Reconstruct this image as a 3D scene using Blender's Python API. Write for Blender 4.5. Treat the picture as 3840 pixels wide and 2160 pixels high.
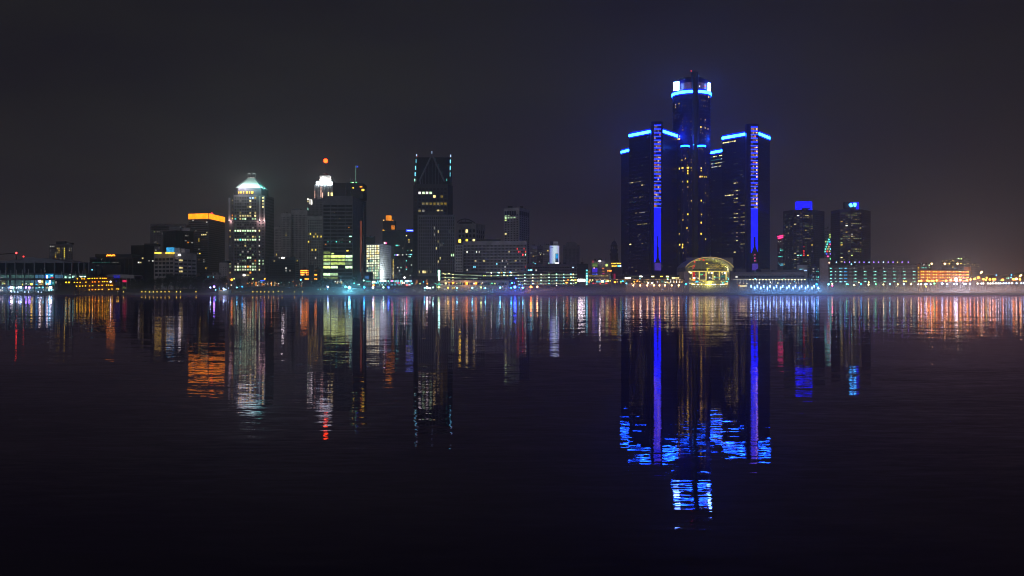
import bpy, bmesh, math, random
from mathutils import Vector, Matrix

# ------------------------------------------------------------------ camera, sky, light
sc = bpy.context.scene
for o in list(bpy.data.objects):
    bpy.data.objects.remove(o)
F = 3700.0          # focal length in pixels of the 3840 px wide photograph
CAMH = 2.4          # metres above the river
HORIZON = 1093.0    # pixel row of the horizon
GZ = 1.2            # level of the far bank

cam_d = bpy.data.cameras.new('camera')
cam = bpy.data.objects.new('camera', cam_d)
sc.collection.objects.link(cam)
cam.location = (0, 0, CAMH)
cam.rotation_euler = (math.radians(90), 0, 0)
cam_d.sensor_width = 36.0
cam_d.lens = 36.0 * F / 3840.0
cam_d.shift_y = (HORIZON - 1080.0) / 3840.0
cam_d.clip_start = 0.1
cam_d.clip_end = 20000.0
sc.camera = cam

world = bpy.data.worlds.new('World')
sc.world = world
world.use_nodes = True
nt = world.node_tree
nt.nodes.clear()
w_out = nt.nodes.new('ShaderNodeOutputWorld')
w_bg = nt.nodes.new('ShaderNodeBackground')
w_tc = nt.nodes.new('ShaderNodeTexCoord')
w_sep = nt.nodes.new('ShaderNodeSeparateXYZ')
w_ramp = nt.nodes.new('ShaderNodeValToRGB')
w_map = nt.nodes.new('ShaderNodeMapping')
w_noise = nt.nodes.new('ShaderNodeTexNoise')
w_nr = nt.nodes.new('ShaderNodeValToRGB')
w_mix = nt.nodes.new('ShaderNodeMixRGB')
w_abs = nt.nodes.new('ShaderNodeMath'); w_abs.operation = 'ABSOLUTE'
nt.links.new(w_tc.outputs['Generated'], w_sep.inputs[0])
nt.links.new(w_sep.outputs['Z'], w_abs.inputs[0])
nt.links.new(w_abs.outputs[0], w_ramp.inputs[0])
cr = w_ramp.color_ramp
cr.elements[0].position = 0.0; cr.elements[0].color = (0.0400, 0.0305, 0.0355, 1)
cr.elements[1].position = 1.0; cr.elements[1].color = (0.0070, 0.0067, 0.0086, 1)
for p, c in ((0.03, (0.0285, 0.0228, 0.0265)), (0.09, (0.0172, 0.0150, 0.0172)),
             (0.18, (0.0122, 0.0115, 0.0126)), (0.29, (0.0092, 0.0088, 0.0110))):
    e = cr.elements.new(p); e.color = (*c, 1)
w_map.inputs['Scale'].default_value = (2.2, 2.2, 7.0)
nt.links.new(w_tc.outputs['Generated'], w_map.inputs[0])
nt.links.new(w_map.outputs[0], w_noise.inputs['Vector'])
w_noise.inputs['Scale'].default_value = 1.1
w_noise.inputs['Detail'].default_value = 5
w_nr.color_ramp.elements[0].position = 0.36; w_nr.color_ramp.elements[0].color = (0.70, 0.63, 0.88, 1)
w_nr.color_ramp.elements[1].position = 0.60; w_nr.color_ramp.elements[1].color = (1.10, 1.09, 1.02, 1)
nt.links.new(w_noise.outputs['Fac'], w_nr.inputs[0])
w_mix.blend_type = 'MULTIPLY'; w_mix.inputs[0].default_value = 1.0
nt.links.new(w_ramp.outputs[0], w_mix.inputs[1])
nt.links.new(w_nr.outputs[0], w_mix.inputs[2])
nt.links.new(w_mix.outputs[0], w_bg.inputs[0])
w_bg.inputs[1].default_value = 1.22
nt.links.new(w_bg.outputs[0], w_out.inputs[0])

# faint sky glow of the near bank's city, from behind the camera
sun_d = bpy.data.lights.new('sun', 'SUN')
sun_d.energy = 0.30
sun_d.angle = math.radians(50)
sun_d.color = (0.86, 0.86, 1.0)
sun = bpy.data.objects.new('sun', sun_d)
sc.collection.objects.link(sun)
sun.rotation_euler = (math.radians(58), 0, math.radians(-12))

vs = sc.view_settings
sc.display_settings.display_device = 'sRGB'
vs.view_transform = 'Standard'
vs.look = 'None'
vs.exposure = 0.0
vs.gamma = 1.0
vs.use_curve_mapping = False
sc.render.engine = 'CYCLES'
sc.cycles.use_denoising = True
try:
    sc.cycles.denoiser = 'OPENIMAGEDENOISE'
    sc.cycles.denoising_prefilter = 'ACCURATE'
except Exception:
    pass
sc.cycles.max_bounces = 6
sc.cycles.diffuse_bounces = 2
sc.cycles.glossy_bounces = 3
sc.cycles.volume_bounces = 1
sc.cycles.transparent_max_bounces = 12
sc.cycles.use_light_tree = True
sc.cycles.volume_step_rate = 1.0
sc.cycles.volume_max_steps = 64
sc.cycles.sample_clamp_indirect = 3.0
sc.cycles.pixel_filter_type = 'BLACKMAN_HARRIS'
sc.cycles.filter_width = 1.05

# ------------------------------------------------------------------ helpers
C = sc.collection
R = random.Random(7)

def PX(px, D): return (px - 1920.0) * D / F
def PZ(py, D): return CAMH + (HORIZON - py) * D / F

def noise_mix(nt, col, amt, scale):
    tc = nt.nodes.new('ShaderNodeTexCoord'); n = nt.nodes.new('ShaderNodeTexNoise')
    n.inputs['Scale'].default_value = scale; n.inputs['Detail'].default_value = 6
    r = nt.nodes.new('ShaderNodeValToRGB')
    r.color_ramp.elements[0].position = 0.3; r.color_ramp.elements[1].position = 0.7
    r.color_ramp.elements[0].color = tuple(c * (1 - amt) for c in col) + (1,)
    r.color_ramp.elements[1].color = tuple(min(1, c * (1 + amt)) for c in col) + (1,)
    nt.links.new(tc.outputs['Object'], n.inputs['Vector']); nt.links.new(n.outputs['Fac'], r.inputs[0])
    return r.outputs[0]

MATS = {}
def mat(name, col=(0.3, 0.3, 0.3), rough=0.7, metal=0.0, amt=0.25, scale=0.15):
    if name in MATS: return MATS[name]
    m = bpy.data.materials.new(name); m.use_nodes = True
    b = m.node_tree.nodes['Principled BSDF']
    b.inputs['Roughness'].default_value = rough
    b.inputs['Metallic'].default_value = metal
    if 'glass' in name: b.inputs['Specular IOR Level'].default_value = 0.12; b.inputs['Roughness'].default_value = 0.35
    if amt > 0:
        m.node_tree.links.new(noise_mix(m.node_tree, col, amt, scale), b.inputs['Base Color'])
    else:
        b.inputs['Base Color'].default_value = (*col, 1)
    MATS[name] = m
    return m

def emat(name, col, strength, sample=False, vary=0.0, vscale=0.5):
    """a light source: lamp, LED strip, lit window or screen"""
    if name in MATS: return MATS[name]
    m = bpy.data.materials.new(name); m.use_nodes = True
    b = m.node_tree.nodes['Principled BSDF']
    b.inputs['Base Color'].default_value = (0.02, 0.02, 0.02, 1)
    b.inputs['Roughness'].default_value = 0.3
    b.inputs['Emission Color'].default_value = (*col, 1)
    b.inputs['Emission Strength'].default_value = strength
    if vary > 0:
        nt = m.node_tree
        tc = nt.nodes.new('ShaderNodeTexCoord'); n = nt.nodes.new('ShaderNodeTexNoise')
        geo = nt.nodes.new('ShaderNodeNewGeometry')
        n.inputs['Scale'].default_value = vscale; n.inputs['Detail'].default_value = 3
        mr = nt.nodes.new('ShaderNodeMapRange')
        mr.inputs['From Min'].default_value = 0.3; mr.inputs['From Max'].default_value = 0.7
        mr.inputs['To Min'].default_value = strength * (1 - vary); mr.inputs['To Max'].default_value = strength * (1 + vary)
        nt.links.new(geo.outputs['Position'], n.inputs['Vector'])
        nt.links.new(n.outputs['Fac'], mr.inputs['Value'])
        nt.links.new(mr.outputs[0], b.inputs['Emission Strength'])
    m.cycles.emission_sampling = 'FRONT_BACK' if sample else 'NONE'
    MATS[name] = m
    return m

HUE = {'yel': (1.0, 0.66, 0.06), 'wy': (1.0, 0.80, 0.30), 'gw': (0.62, 0.95, 0.50), 'yg': (0.72, 0.95, 0.22),
       'cy': (0.18, 0.78, 1.0), 'te': (0.10, 0.75, 0.60), 'wh': (1.0, 0.95, 0.85), 'or': (1.0, 0.28, 0.02),
       'rd': (1.0, 0.03, 0.03), 'pk': (1.0, 0.10, 0.35), 'bl': (0.04, 0.10, 1.0), 'pu': (0.35, 0.18, 1.0),
       'bw': (0.45, 0.65, 1.0), 'gr': (0.15, 1.0, 0.35), 'mi': (0.45, 1.0, 0.75), 'wa': (1.0, 0.55, 0.20),
       'lb': (0.02, 0.45, 1.0), 'ro': (1.0, 0.55, 0.42), 'pw': (0.95, 1.0, 0.62)}
HUENAME = {'yel': 'yellow', 'wy': 'pale yellow', 'gw': 'greenish', 'yg': 'yellow green', 'cy': 'cyan', 'te': 'teal',
           'wh': 'white', 'or': 'orange', 'rd': 'red', 'pk': 'pink', 'bl': 'deep blue', 'pu': 'violet',
           'bw': 'bluish white', 'gr': 'green', 'mi': 'mint green', 'wa': 'amber', 'lb': 'light blue', 'ro': 'rose', 'pw': 'pale white'}
def lit(key):
    """'yel3' -> yellow light of level 3"""
    h, lv = key.rstrip('0123456789'), key[len(key.rstrip('0123456789')):]
    s = {'': 1.0, '1': 0.07, '2': 0.22, '3': 0.85, '4': 2.1, '5': 6.0, '6': 13.0, '7': 20.0}[lv]
    return emat('light_%s_%s' % (h, lv or 'n'), HUE[h], s, vary=0.5 if lv in '1234' else 0.0, vscale=0.45)

WALLS = {
    'glass': ((0.012, 0.013, 0.022), 0.12, 0.0), 'navy': ((0.022, 0.020, 0.060), 0.5, 0.0), 'blueglass': ((0.009, 0.007, 0.09), 0.18, 0.0),
    'black': ((0.012, 0.011, 0.016), 0.5, 0.0), 'dark': ((0.045, 0.042, 0.055), 0.6, 0.0),
    'mid': ((0.17, 0.155, 0.18), 0.75, 0.0), 'stone': ((0.42, 0.385, 0.39), 0.85, 0.0),
    'pale': ((0.58, 0.55, 0.56), 0.85, 0.0), 'white': ((0.78, 0.78, 0.80), 0.7, 0.0),
    'brick': ((0.16, 0.09, 0.07), 0.85, 0.0), 'steel': ((0.25, 0.25, 0.28), 0.4, 0.6),
    'pink': ((0.42, 0.30, 0.29), 0.8, 0.0), 'foliage': ((0.035, 0.05, 0.025), 0.8, 0.0), 'bark': ((0.05, 0.035, 0.025), 0.9, 0.0),
    'yellowpaint': ((0.72, 0.66, 0.25), 0.6, 0.0), 'redpaint': ((0.6, 0.03, 0.03), 0.6, 0.0),
    'concrete': ((0.26, 0.25, 0.26), 0.9, 0.0), 'copper': ((0.42, 0.60, 0.55), 0.7, 0.0),
}
def wm(k):
    c, r, me = WALLS[k]
    return mat('surface_' + k, c, r, me, 0.0 if 'glass' in k else 0.25)

class MB:
    """collects geometry, builds ONE mesh object"""
    def __init__(s): s.v = []; s.f = []
    def box(s, x0, x1, y0, y1, z0, z1):
        s.prism([(x0, y0), (x1, y0), (x1, y1), (x0, y1)], z0, z1)
    def prism(s, pts, z0, z1, pts1=None):
        n = len(pts); b = len(s.v); q = pts1 or pts
        s.v += [(x, y, z0) for x, y in pts] + [(x, y, z1) for x, y in q]
        s.f.append(tuple(b + i for i in reversed(range(n)))); s.f.append(tuple(b + n + i for i in range(n)))
        for i in range(n):
            j = (i + 1) % n
            s.f.append((b + i, b + j, b + n + j, b + n + i))
    def fbox(s, fr, u0, u1, z0, z1, n0, n1):
        o, U, N = fr
        pts = [o + U * u0 + N * n0, o + U * u1 + N * n0, o + U * u1 + N * n1, o + U * u0 + N * n1]
        s.prism([(p.x, p.y) for p in pts], z0, z1)
    def ngon(s, c, r, n, z0, z1, r1=None, ph=0.0, c1=None):
        c1 = c1 or c; r1 = r if r1 is None else r1
        a = [(c[0] + r * math.cos(ph + 2 * math.pi * i / n), c[1] + r * math.sin(ph + 2 * math.pi * i / n)) for i in range(n)]
        b = [(c1[0] + r1 * math.cos(ph + 2 * math.pi * i / n), c1[1] + r1 * math.sin(ph + 2 * math.pi * i / n)) for i in range(n)]
        s.prism(a, z0, z1, b)
    def tube(s, a, b, r, n=6, r2=None):
        a = Vector(a); b = Vector(b); d = (b - a).normalized(); r2 = r if r2 is None else r2
        t = Vector((0, 0, 1)) if abs(d.z) < 0.9 else Vector((1, 0, 0))
        u = d.cross(t).normalized(); w = d.cross(u)
        k = len(s.v)
        for p, rr in ((a, r), (b, r2)):
            for i in range(n):
                an = 2 * math.pi * i / n
                s.v.append(tuple(p + (u * math.cos(an) + w * math.sin(an)) * rr))
        s.f.append(tuple(k + i for i in range(n))); s.f.append(tuple(k + n + i for i in reversed(range(n))))
        for i in range(n):
            j = (i + 1) % n
            s.f.append((k + i, k + n + i, k + n + j, k + j))
    def ball(s, c, r, seg=10, rings=6, sz=1.0):
        k = len(s.v)
        s.v.append((c[0], c[1], c[2] + r * sz))
        for i in range(1, rings):
            th = math.pi * i / rings
            for j in range(seg):
                ph = 2 * math.pi * j / seg
                s.v.append((c[0] + r * math.sin(th) * math.cos(ph), c[1] + r * math.sin(th) * math.sin(ph), c[2] + r * sz * math.cos(th)))
        s.v.append((c[0], c[1], c[2] - r * sz))
        for j in range(seg): s.f.append((k, k + 1 + j, k + 1 + (j + 1) % seg))
        for i in range(rings - 2):
            for j in range(seg):
                a = k + 1 + i * seg; b = a + seg
                s.f.append((a + j, b + j, b + (j + 1) % seg, a + (j + 1) % seg))
        e = len(s.v) - 1; a = k + 1 + (rings - 2) * seg
        for j in range(seg): s.f.append((a + j, e, a + (j + 1) % seg))
    def build(s, name, m, parent=None, kind=None, label=None, smooth=False, origin=None):
        me = bpy.data.meshes.new(name)
        org = Vector(parent.location) if parent is not None else Vector(origin or (0, 0, 0))
        me.from_pydata([(x - org.x, y - org.y, z - org.z) for x, y, z in s.v], [], s.f)
        me.validate(); me.update()
        bm = bmesh.new(); bm.from_mesh(me); bmesh.ops.recalc_face_normals(bm, faces=bm.faces[:]); bm.to_mesh(me); bm.free()
        me.materials.append(m)
        if smooth:
            for p in me.polygons: p.use_smooth = True
        o = bpy.data.objects.new(name, me); C.objects.link(o)
        if parent is not None:
            o.parent = parent
        else:
            o.location = org
        if kind: o['kind'] = kind
        if label: o['label'] = label
        return o

def empty(name, loc, label=None, cat=None, group=None):
    o = bpy.data.objects.new(name, None); C.objects.link(o); o.location = loc
    o.empty_display_size = 1.0
    tag(o, label, cat, group)
    return o
def tag(o, label=None, cat=None, group=None, kind=None):
    if label: o['label'] = label
    if cat: o['category'] = cat
    if group: o['group'] = group
    if kind: o['kind'] = kind
    return o

UNIT = {}
def unit_box(m):
    """shared box mesh, -0.5..0.5 in every axis, with material m"""
    if m.name not in UNIT:
        me = bpy.data.meshes.new('pane')
        v = [(x, y, z) for z in (-.5, .5) for x, y in ((-.5, -.5), (.5, -.5), (.5, .5), (-.5, .5))]
        me.from_pydata(v, [], [(3, 2, 1, 0), (4, 5, 6, 7), (0, 1, 5, 4), (1, 2, 6, 5), (2, 3, 7, 6), (3, 0, 4, 7)])
        me.materials.append(m); UNIT[m.name] = me
    return UNIT[m.name]
def piece(name, m, parent, loc, size, rz=0.0, rx=0.0):
    o = bpy.data.objects.new(name, unit_box(m)); C.objects.link(o)
    o.parent = parent
    o.location = Vector(loc) - parent.location
    o.rotation_euler = (rx, 0, rz); o.scale = size
    return o

def frame_of(p0, p1):
    p0 = Vector((p0[0], p0[1])); p1 = Vector((p1[0], p1[1]))
    U = (p1 - p0).normalized(); N = Vector((U.y, -U.x))
    mid = (p0 + p1) / 2
    if N.dot(-mid) < 0: N = -N
    return p0, U, N

def cell_of(fr, L, px, py):
    """where the sight line through a pixel of the photograph meets a face: (u, z)"""
    o, U, N = fr
    k = (px - 1920.0) / F
    den = U.x - k * U.y
    t = (k * o.y - o.x) / den if abs(den) > 1e-6 else L / 2
    D = o.y + U.y * t
    return t, PZ(py, D)

class Building:
    def __init__(s, name, label, cat, poly, ytop, ref=0, depth=30.0, wall='stone', core='glass', group=None, zb=GZ, ztop=None, plant=True):
        s.plant = plant
        s.poly = [(PX(px, D), D) for px, D in poly]
        s.H = ztop if ztop is not None else PZ(ytop, poly[ref][1])
        s.zb = zb
        cx = sum(p[0] for p in s.poly) / len(s.poly); cy = sum(p[1] for p in s.poly) / len(s.poly)
        s.root = empty(name, (cx, cy, zb), label, cat, group)
        s.wall = MB(); s.core = MB(); s.wallm = wall; s.corem = core
        back = [(x * (y + depth) / y, y + depth) for x, y in reversed(s.poly)]
        s.full = s.poly + back
        ins = [(x * (y + 0.5) / y, y + 0.5) for x, y in s.poly]
        bki = [(x * (y + depth - .5) / y, y + depth - .5) for x, y in reversed(s.poly)]
        s.core.prism(ins + bki, zb, s.H - 0.3)
        s.wall.prism(s.full, s.H - 0.3, s.H)           # roof slab
        s.wall.prism(s.full, zb, zb + 0.3)
        s.done = set(); s.nwin = 0; s.rest = MB()
        s.depth = depth; s.back = back
        s.n = 0
    def solid(s, i, z0=None, z1=None):
        fr = frame_of(s.poly[i], s.poly[i + 1]); L = (Vector(s.poly[i + 1]) - Vector(s.poly[i])).length
        s.wall.fbox(fr, 0, L, z0 or s.zb + 0.3, z1 or s.H - 0.3, -0.45, 0.0)
        s.done.add(i)
    def facade(s, i, cols, rows, y0=None, y1=None, z0=None, z1=None, wf=0.6, hf=0.6, mu=0.6, lights=(), rnd=None, dark='glass', cap=150,
               first=True, rec=0.3, seed=1, minpx=8.0, fins=0.0):
        """cols x rows of windows between photo rows y0 (top) and y1 (bottom) of face i"""
        a, b = s.poly[i], s.poly[i + 1]
        fr = frame_of(a, b); o, U, N = fr
        L = (Vector(b) - Vector(a)).length
        Dm = (a[1] + b[1]) / 2
        zt = z1 if z1 is not None else PZ(y0, a[1])
        zl = z0 if z0 is not None else (PZ(y1, a[1]) if y1 is not None else s.zb + 1)
        zl = max(zl, s.zb + 0.35); zt = min(zt, s.H - 0.35)
        if first:
            if zt < s.H - 0.4: s.wall.fbox(fr, 0, L, zt, s.H - 0.3, -0.45, 0.0)
        if zl > s.zb + 0.4: s.wall.fbox(fr, 0, L, s.zb + 0.3, zl, -0.45, 0.0) if first is not None and first != 'upper' else None
        cw = (L - 2 * mu) / cols; rh = (zt - zl) / rows
        ow, oh = cw * wf, rh * hf
        s.wall.fbox(fr, 0, mu + (cw - ow) / 2, zl, zt, -0.45, 0.0)
        s.wall.fbox(fr, L - mu - (cw - ow) / 2, L, zl, zt, -0.45, 0.0)
        if wf < 0.985:
            for c in range(1, cols):
                u = mu + c * cw
                s.wall.fbox(fr, u - (cw - ow) / 2, u + (cw - ow) / 2, zl, zt, -0.45, fins)
        for r in range(rows + 1):
            z = zt - r * rh
            za, zb_ = z - (rh - oh) / 2, z + (rh - oh) / 2
            if r == 0: zb_ = zt
            if r == rows: za = zl
            s.wall.fbox(fr, mu * 0.5, L - mu * 0.5, za, zb_, -0.45, -0.03)
        litc = {}
        rg = random.Random(seed * 77 + i)
        if rnd:
            for rr in rnd:
                p, keys = rr[0], rr[1]
                ra, rb = (rr[2], rr[3]) if len(rr) > 2 else (0, rows)
                for r in range(ra, min(rb, rows)):
                    for c in range(cols):
                        if rg.random() < p: litc[(c, r)] = rg.choice(keys)
        for e in lights:
            if len(e) == 3:
                u, z = cell_of(fr, L, e[0], e[1])
                c, r = int((u - mu) / cw), int((zt - z) / rh)
                if 0 <= c < cols and 0 <= r < rows: litc[(c, r)] = e[2]
            else:      # row: y, x0, x1, keys, probability
                for k in range(400):
                    px = e[1] + (e[2] - e[1]) * k / 399.0
                    u, z = cell_of(fr, L, px, e[0])
                    c, r = int((u - mu) / cw), int((zt - z) / rh)
                    if 0 <= c < cols and 0 <= r < rows and (c, r, 'seen') not in litc:
                        litc[(c, r, 'seen')] = 1
                        if rg.random() < e[4]: litc[(c, r)] = rg.choice(e[3])
        rz = math.atan2(U.y, U.x)
        darkm = wm(dark) if dark else None
        small = min(ow, cw) * F / Dm < minpx
        for r in range(rows):
            for c in range(cols):
                key = litc.get((c, r))
                if key is None and darkm is None: continue
                u = mu + (c + 0.5) * cw; z = zt - (r + 0.5) * rh
                p = o + U * u + N * (-rec)
                if key is None and (small or s.nwin >= cap):
                    s.rest.fbox(fr, u - ow / 2, u + ow / 2, z - oh / 2, z + oh / 2, -rec - 0.04, -rec + 0.04)
                    s.restm = darkm
                else:
                    w_ = ow; uu = u
                    piece('window', lit(key) if key else darkm, s.root, (p.x, p.y, z), (w_, 0.08, oh), rz)
                    if key is None: s.nwin += 1
        s.done.add(i)
        return fr, L
    def done_(s):
        for i in range(len(s.poly) - 1):
            if i not in s.done: s.solid(i)
        for j in range(3):      # remaining sides
            pass
        f = s.full; n = len(s.poly)
        for a, b in ((f[n - 1], f[n]), (f[-1], f[0])):
            o = Vector(a); U = (Vector(b) - o); L = U.length; U.normalize(); N = Vector((U.y, -U.x))
            ctr = Vector((sum(p[0] for p in f) / len(f), sum(p[1] for p in f) / len(f)))
            if N.dot(o - ctr) < 0: N = -N
            s.wall.fbox((o, U, N), 0.01, L - 0.01, s.zb + 0.3, s.H - 0.3, -0.4, -0.01)
        if s.plant:
            rg = random.Random(int(s.H * 37)); (xa, ya), (xb, yb) = s.poly[0], s.poly[-1]; w = xb - xa
            pm = MB()
            for q in range(rg.randint(2, 4)):
                t = rg.uniform(.12, .8); x = xa + w * t; y = max(ya, yb) + rg.uniform(4, max(5, s.depth * .5)); a = min(w * .12, rg.uniform(1.2, 4))
                pm.box(x, x + a, y, y + a * 1.2, s.H, s.H + rg.uniform(.9, 2.4))
            x = xa + w * rg.uniform(.2, .8); y = max(ya, yb) + 4; pm.tube((x, y, s.H), (x, y, s.H + rg.uniform(3, 6.5)), .09, 4)
            pm.build('roof_unit', wm('dark'), s.root)
        s.core.build('core', wm(s.corem), s.root)
        s.wall.build('wall', wm(s.wallm), s.root)
        if s.rest.f: s.rest.build('windows', s.restm, s.root, kind='stuff')
        return s
    def part(s, name, mb, m, **k): return mb.build(name, wm(m) if isinstance(m, str) else m, s.root, **k)

def Lz(ox, oy, sc_, pts):
    return [(ox + p[0] / sc_, oy + p[1] / sc_, p[2]) for p in pts]

def point_light(parent, loc, color, power, radius=0.25):
    l = bpy.data.lights.new('lamp_light', 'POINT'); l.energy = power * 3.0; l.color = color; l.shadow_soft_size = radius
    o = bpy.data.objects.new('lamp_light', l); C.objects.link(o)
    o.visible_glossy = False     # a lamp's lit globe is what the river mirrors; added fills have none
    o.parent = parent; o.location = Vector(loc) - parent.location
    return o
# ------------------------------------------------------------------ river, bank, haze
def water_material():
    m = bpy.data.materials.new('river_water'); m.use_nodes = True
    nt = m.node_tree; b = nt.nodes['Principled BSDF']
    nt.nodes.remove(b)
    out = nt.nodes['Material Output']
    dif = nt.nodes.new('ShaderNodeBsdfDiffuse'); dif.inputs['Color'].default_value = (0.004, 0.001, 0.012, 1)
    glo = nt.nodes.new('ShaderNodeBsdfGlossy'); glo.inputs['Color'].default_value = (0.90, 0.76, 1.0, 1); glo.inputs['Roughness'].default_value = 0.02
    fre = nt.nodes.new('ShaderNodeFresnel'); fre.inputs['IOR'].default_value = 1.285
    mix = nt.nodes.new('ShaderNodeMixShader')
    nt.links.new(fre.outputs[0], mix.inputs[0]); nt.links.new(dif.outputs[0], mix.inputs[1]); nt.links.new(glo.outputs[0], mix.inputs[2])
    nt.links.new(mix.outputs[0], out.inputs['Surface'])
    geo = nt.nodes.new('ShaderNodeNewGeometry')
    def mapped(sx, sy):
        mp = nt.nodes.new('ShaderNodeMapping'); mp.inputs['Scale'].default_value = (sx, sy, 1)
        nt.links.new(geo.outputs['Position'], mp.inputs[0]); return mp.outputs[0]
    def noise(vec, scale, detail, rough=0.5, dist=0.0):
        n = nt.nodes.new('ShaderNodeTexNoise'); n.inputs['Scale'].default_value = scale
        n.inputs['Detail'].default_value = detail; n.inputs['Roughness'].default_value = rough
        n.inputs['Distortion'].default_value = dist
        nt.links.new(vec, n.inputs['Vector']); return n
    def math_(op, a, b_=None, v=None):
        n = nt.nodes.new('ShaderNodeMath'); n.operation = op
        nt.links.new(a, n.inputs[0])
        if b_ is not None: nt.links.new(b_, n.inputs[1])
        elif v is not None: n.inputs[1].default_value = v
        return n.outputs[0]
    # ripple slopes: small chop, wider ripples and slow undulation, crests lying along X
    n1 = noise(mapped(1.15, 5.0), 1.15, 3.0, 0.55, 0.4)
    n2 = noise(mapped(0.30, 0.9), 0.55, 2.0, 0.5, 0.2)
    n3 = noise(mapped(1.6, 5.2), 2.8, 2.0, 0.5)
    def slope(n, k):
        s = nt.nodes.new('ShaderNodeVectorMath'); s.operation = 'SUBTRACT'; s.inputs[1].default_value = (0.5, 0.5, 0.5)
        nt.links.new(n.outputs['Color'], s.inputs[0])
        t = nt.nodes.new('ShaderNodeVectorMath'); t.operation = 'MULTIPLY'; t.inputs[1].default_value = k
        nt.links.new(s.outputs[0], t.inputs[0]); return t.outputs[0]
    def vadd(a, b_):
        t = nt.nodes.new('ShaderNodeVectorMath'); t.operation = 'ADD'
        nt.links.new(a, t.inputs[0]); nt.links.new(b_, t.inputs[1]); return t.outputs[0]
    sl = vadd(vadd(slope(n1, (0.020, 0.052, 0)), slope(n2, (0.008, 0.026, 0))), slope(n3, (0.012, 0.024, 0)))
    # calm lanes and rougher lanes
    ln = noise(mapped(0.012, 0.05), 1.0, 3.0)
    mr = nt.nodes.new('ShaderNodeMapRange'); mr.inputs['From Min'].default_value = 0.35; mr.inputs['From Max'].default_value = 0.65
    mr.inputs['To Min'].default_value = 0.75; mr.inputs['To Max'].default_value = 1.25
    nt.links.new(ln.outputs['Fac'], mr.inputs['Value'])
    sc2 = nt.nodes.new('ShaderNodeVectorMath'); sc2.operation = 'SCALE'
    nt.links.new(sl, sc2.inputs[0]); nt.links.new(mr.outputs[0], sc2.inputs['Scale'])
    up = nt.nodes.new('ShaderNodeVectorMath'); up.operation = 'ADD'; up.inputs[1].default_value = (0, 0, 1)
    nt.links.new(sc2.outputs[0], up.inputs[0])
    nm = nt.nodes.new('ShaderNodeVectorMath'); nm.operation = 'NORMALIZE'
    nt.links.new(up.outputs[0], nm.inputs[0])
    for n_ in (glo, fre): nt.links.new(nm.outputs[0], n_.inputs['Normal'])
    return m

SHORE = 740.0
mb = MB(); mb.v = [(-1990, -60, 0), (1990, -60, 0), (1990, SHORE + 2, 0), (-1990, SHORE + 2, 0)]; mb.f = [(0, 1, 2, 3)]
river = mb.build('river', water_material()); tag(river, 'calm dark river with long light reflections', None, None, 'structure')

def ground_material():
    m = mat('bank_ground', (0.07, 0.068, 0.07), 0.9, 0, 0.4, 0.05); return m
mb = MB(); mb.v = [(-1990, SHORE + 1.0, GZ), (1990, SHORE + 1.0, GZ), (1990, 3990, GZ), (-1990, 3990, GZ)]; mb.f = [(0, 1, 2, 3)]
ground = mb.build('ground', ground_material()); tag(ground, 'flat dark ground of the far bank', None, None, 'structure')
mb = MB(); mb.box(-1990, 1990, SHORE, SHORE + 1.2, -1.0, GZ + 0.25)
sea = mb.build('quay_wall', wm('concrete')); tag(sea, 'long low concrete quay wall along the far bank', None, None, 'structure')

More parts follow.
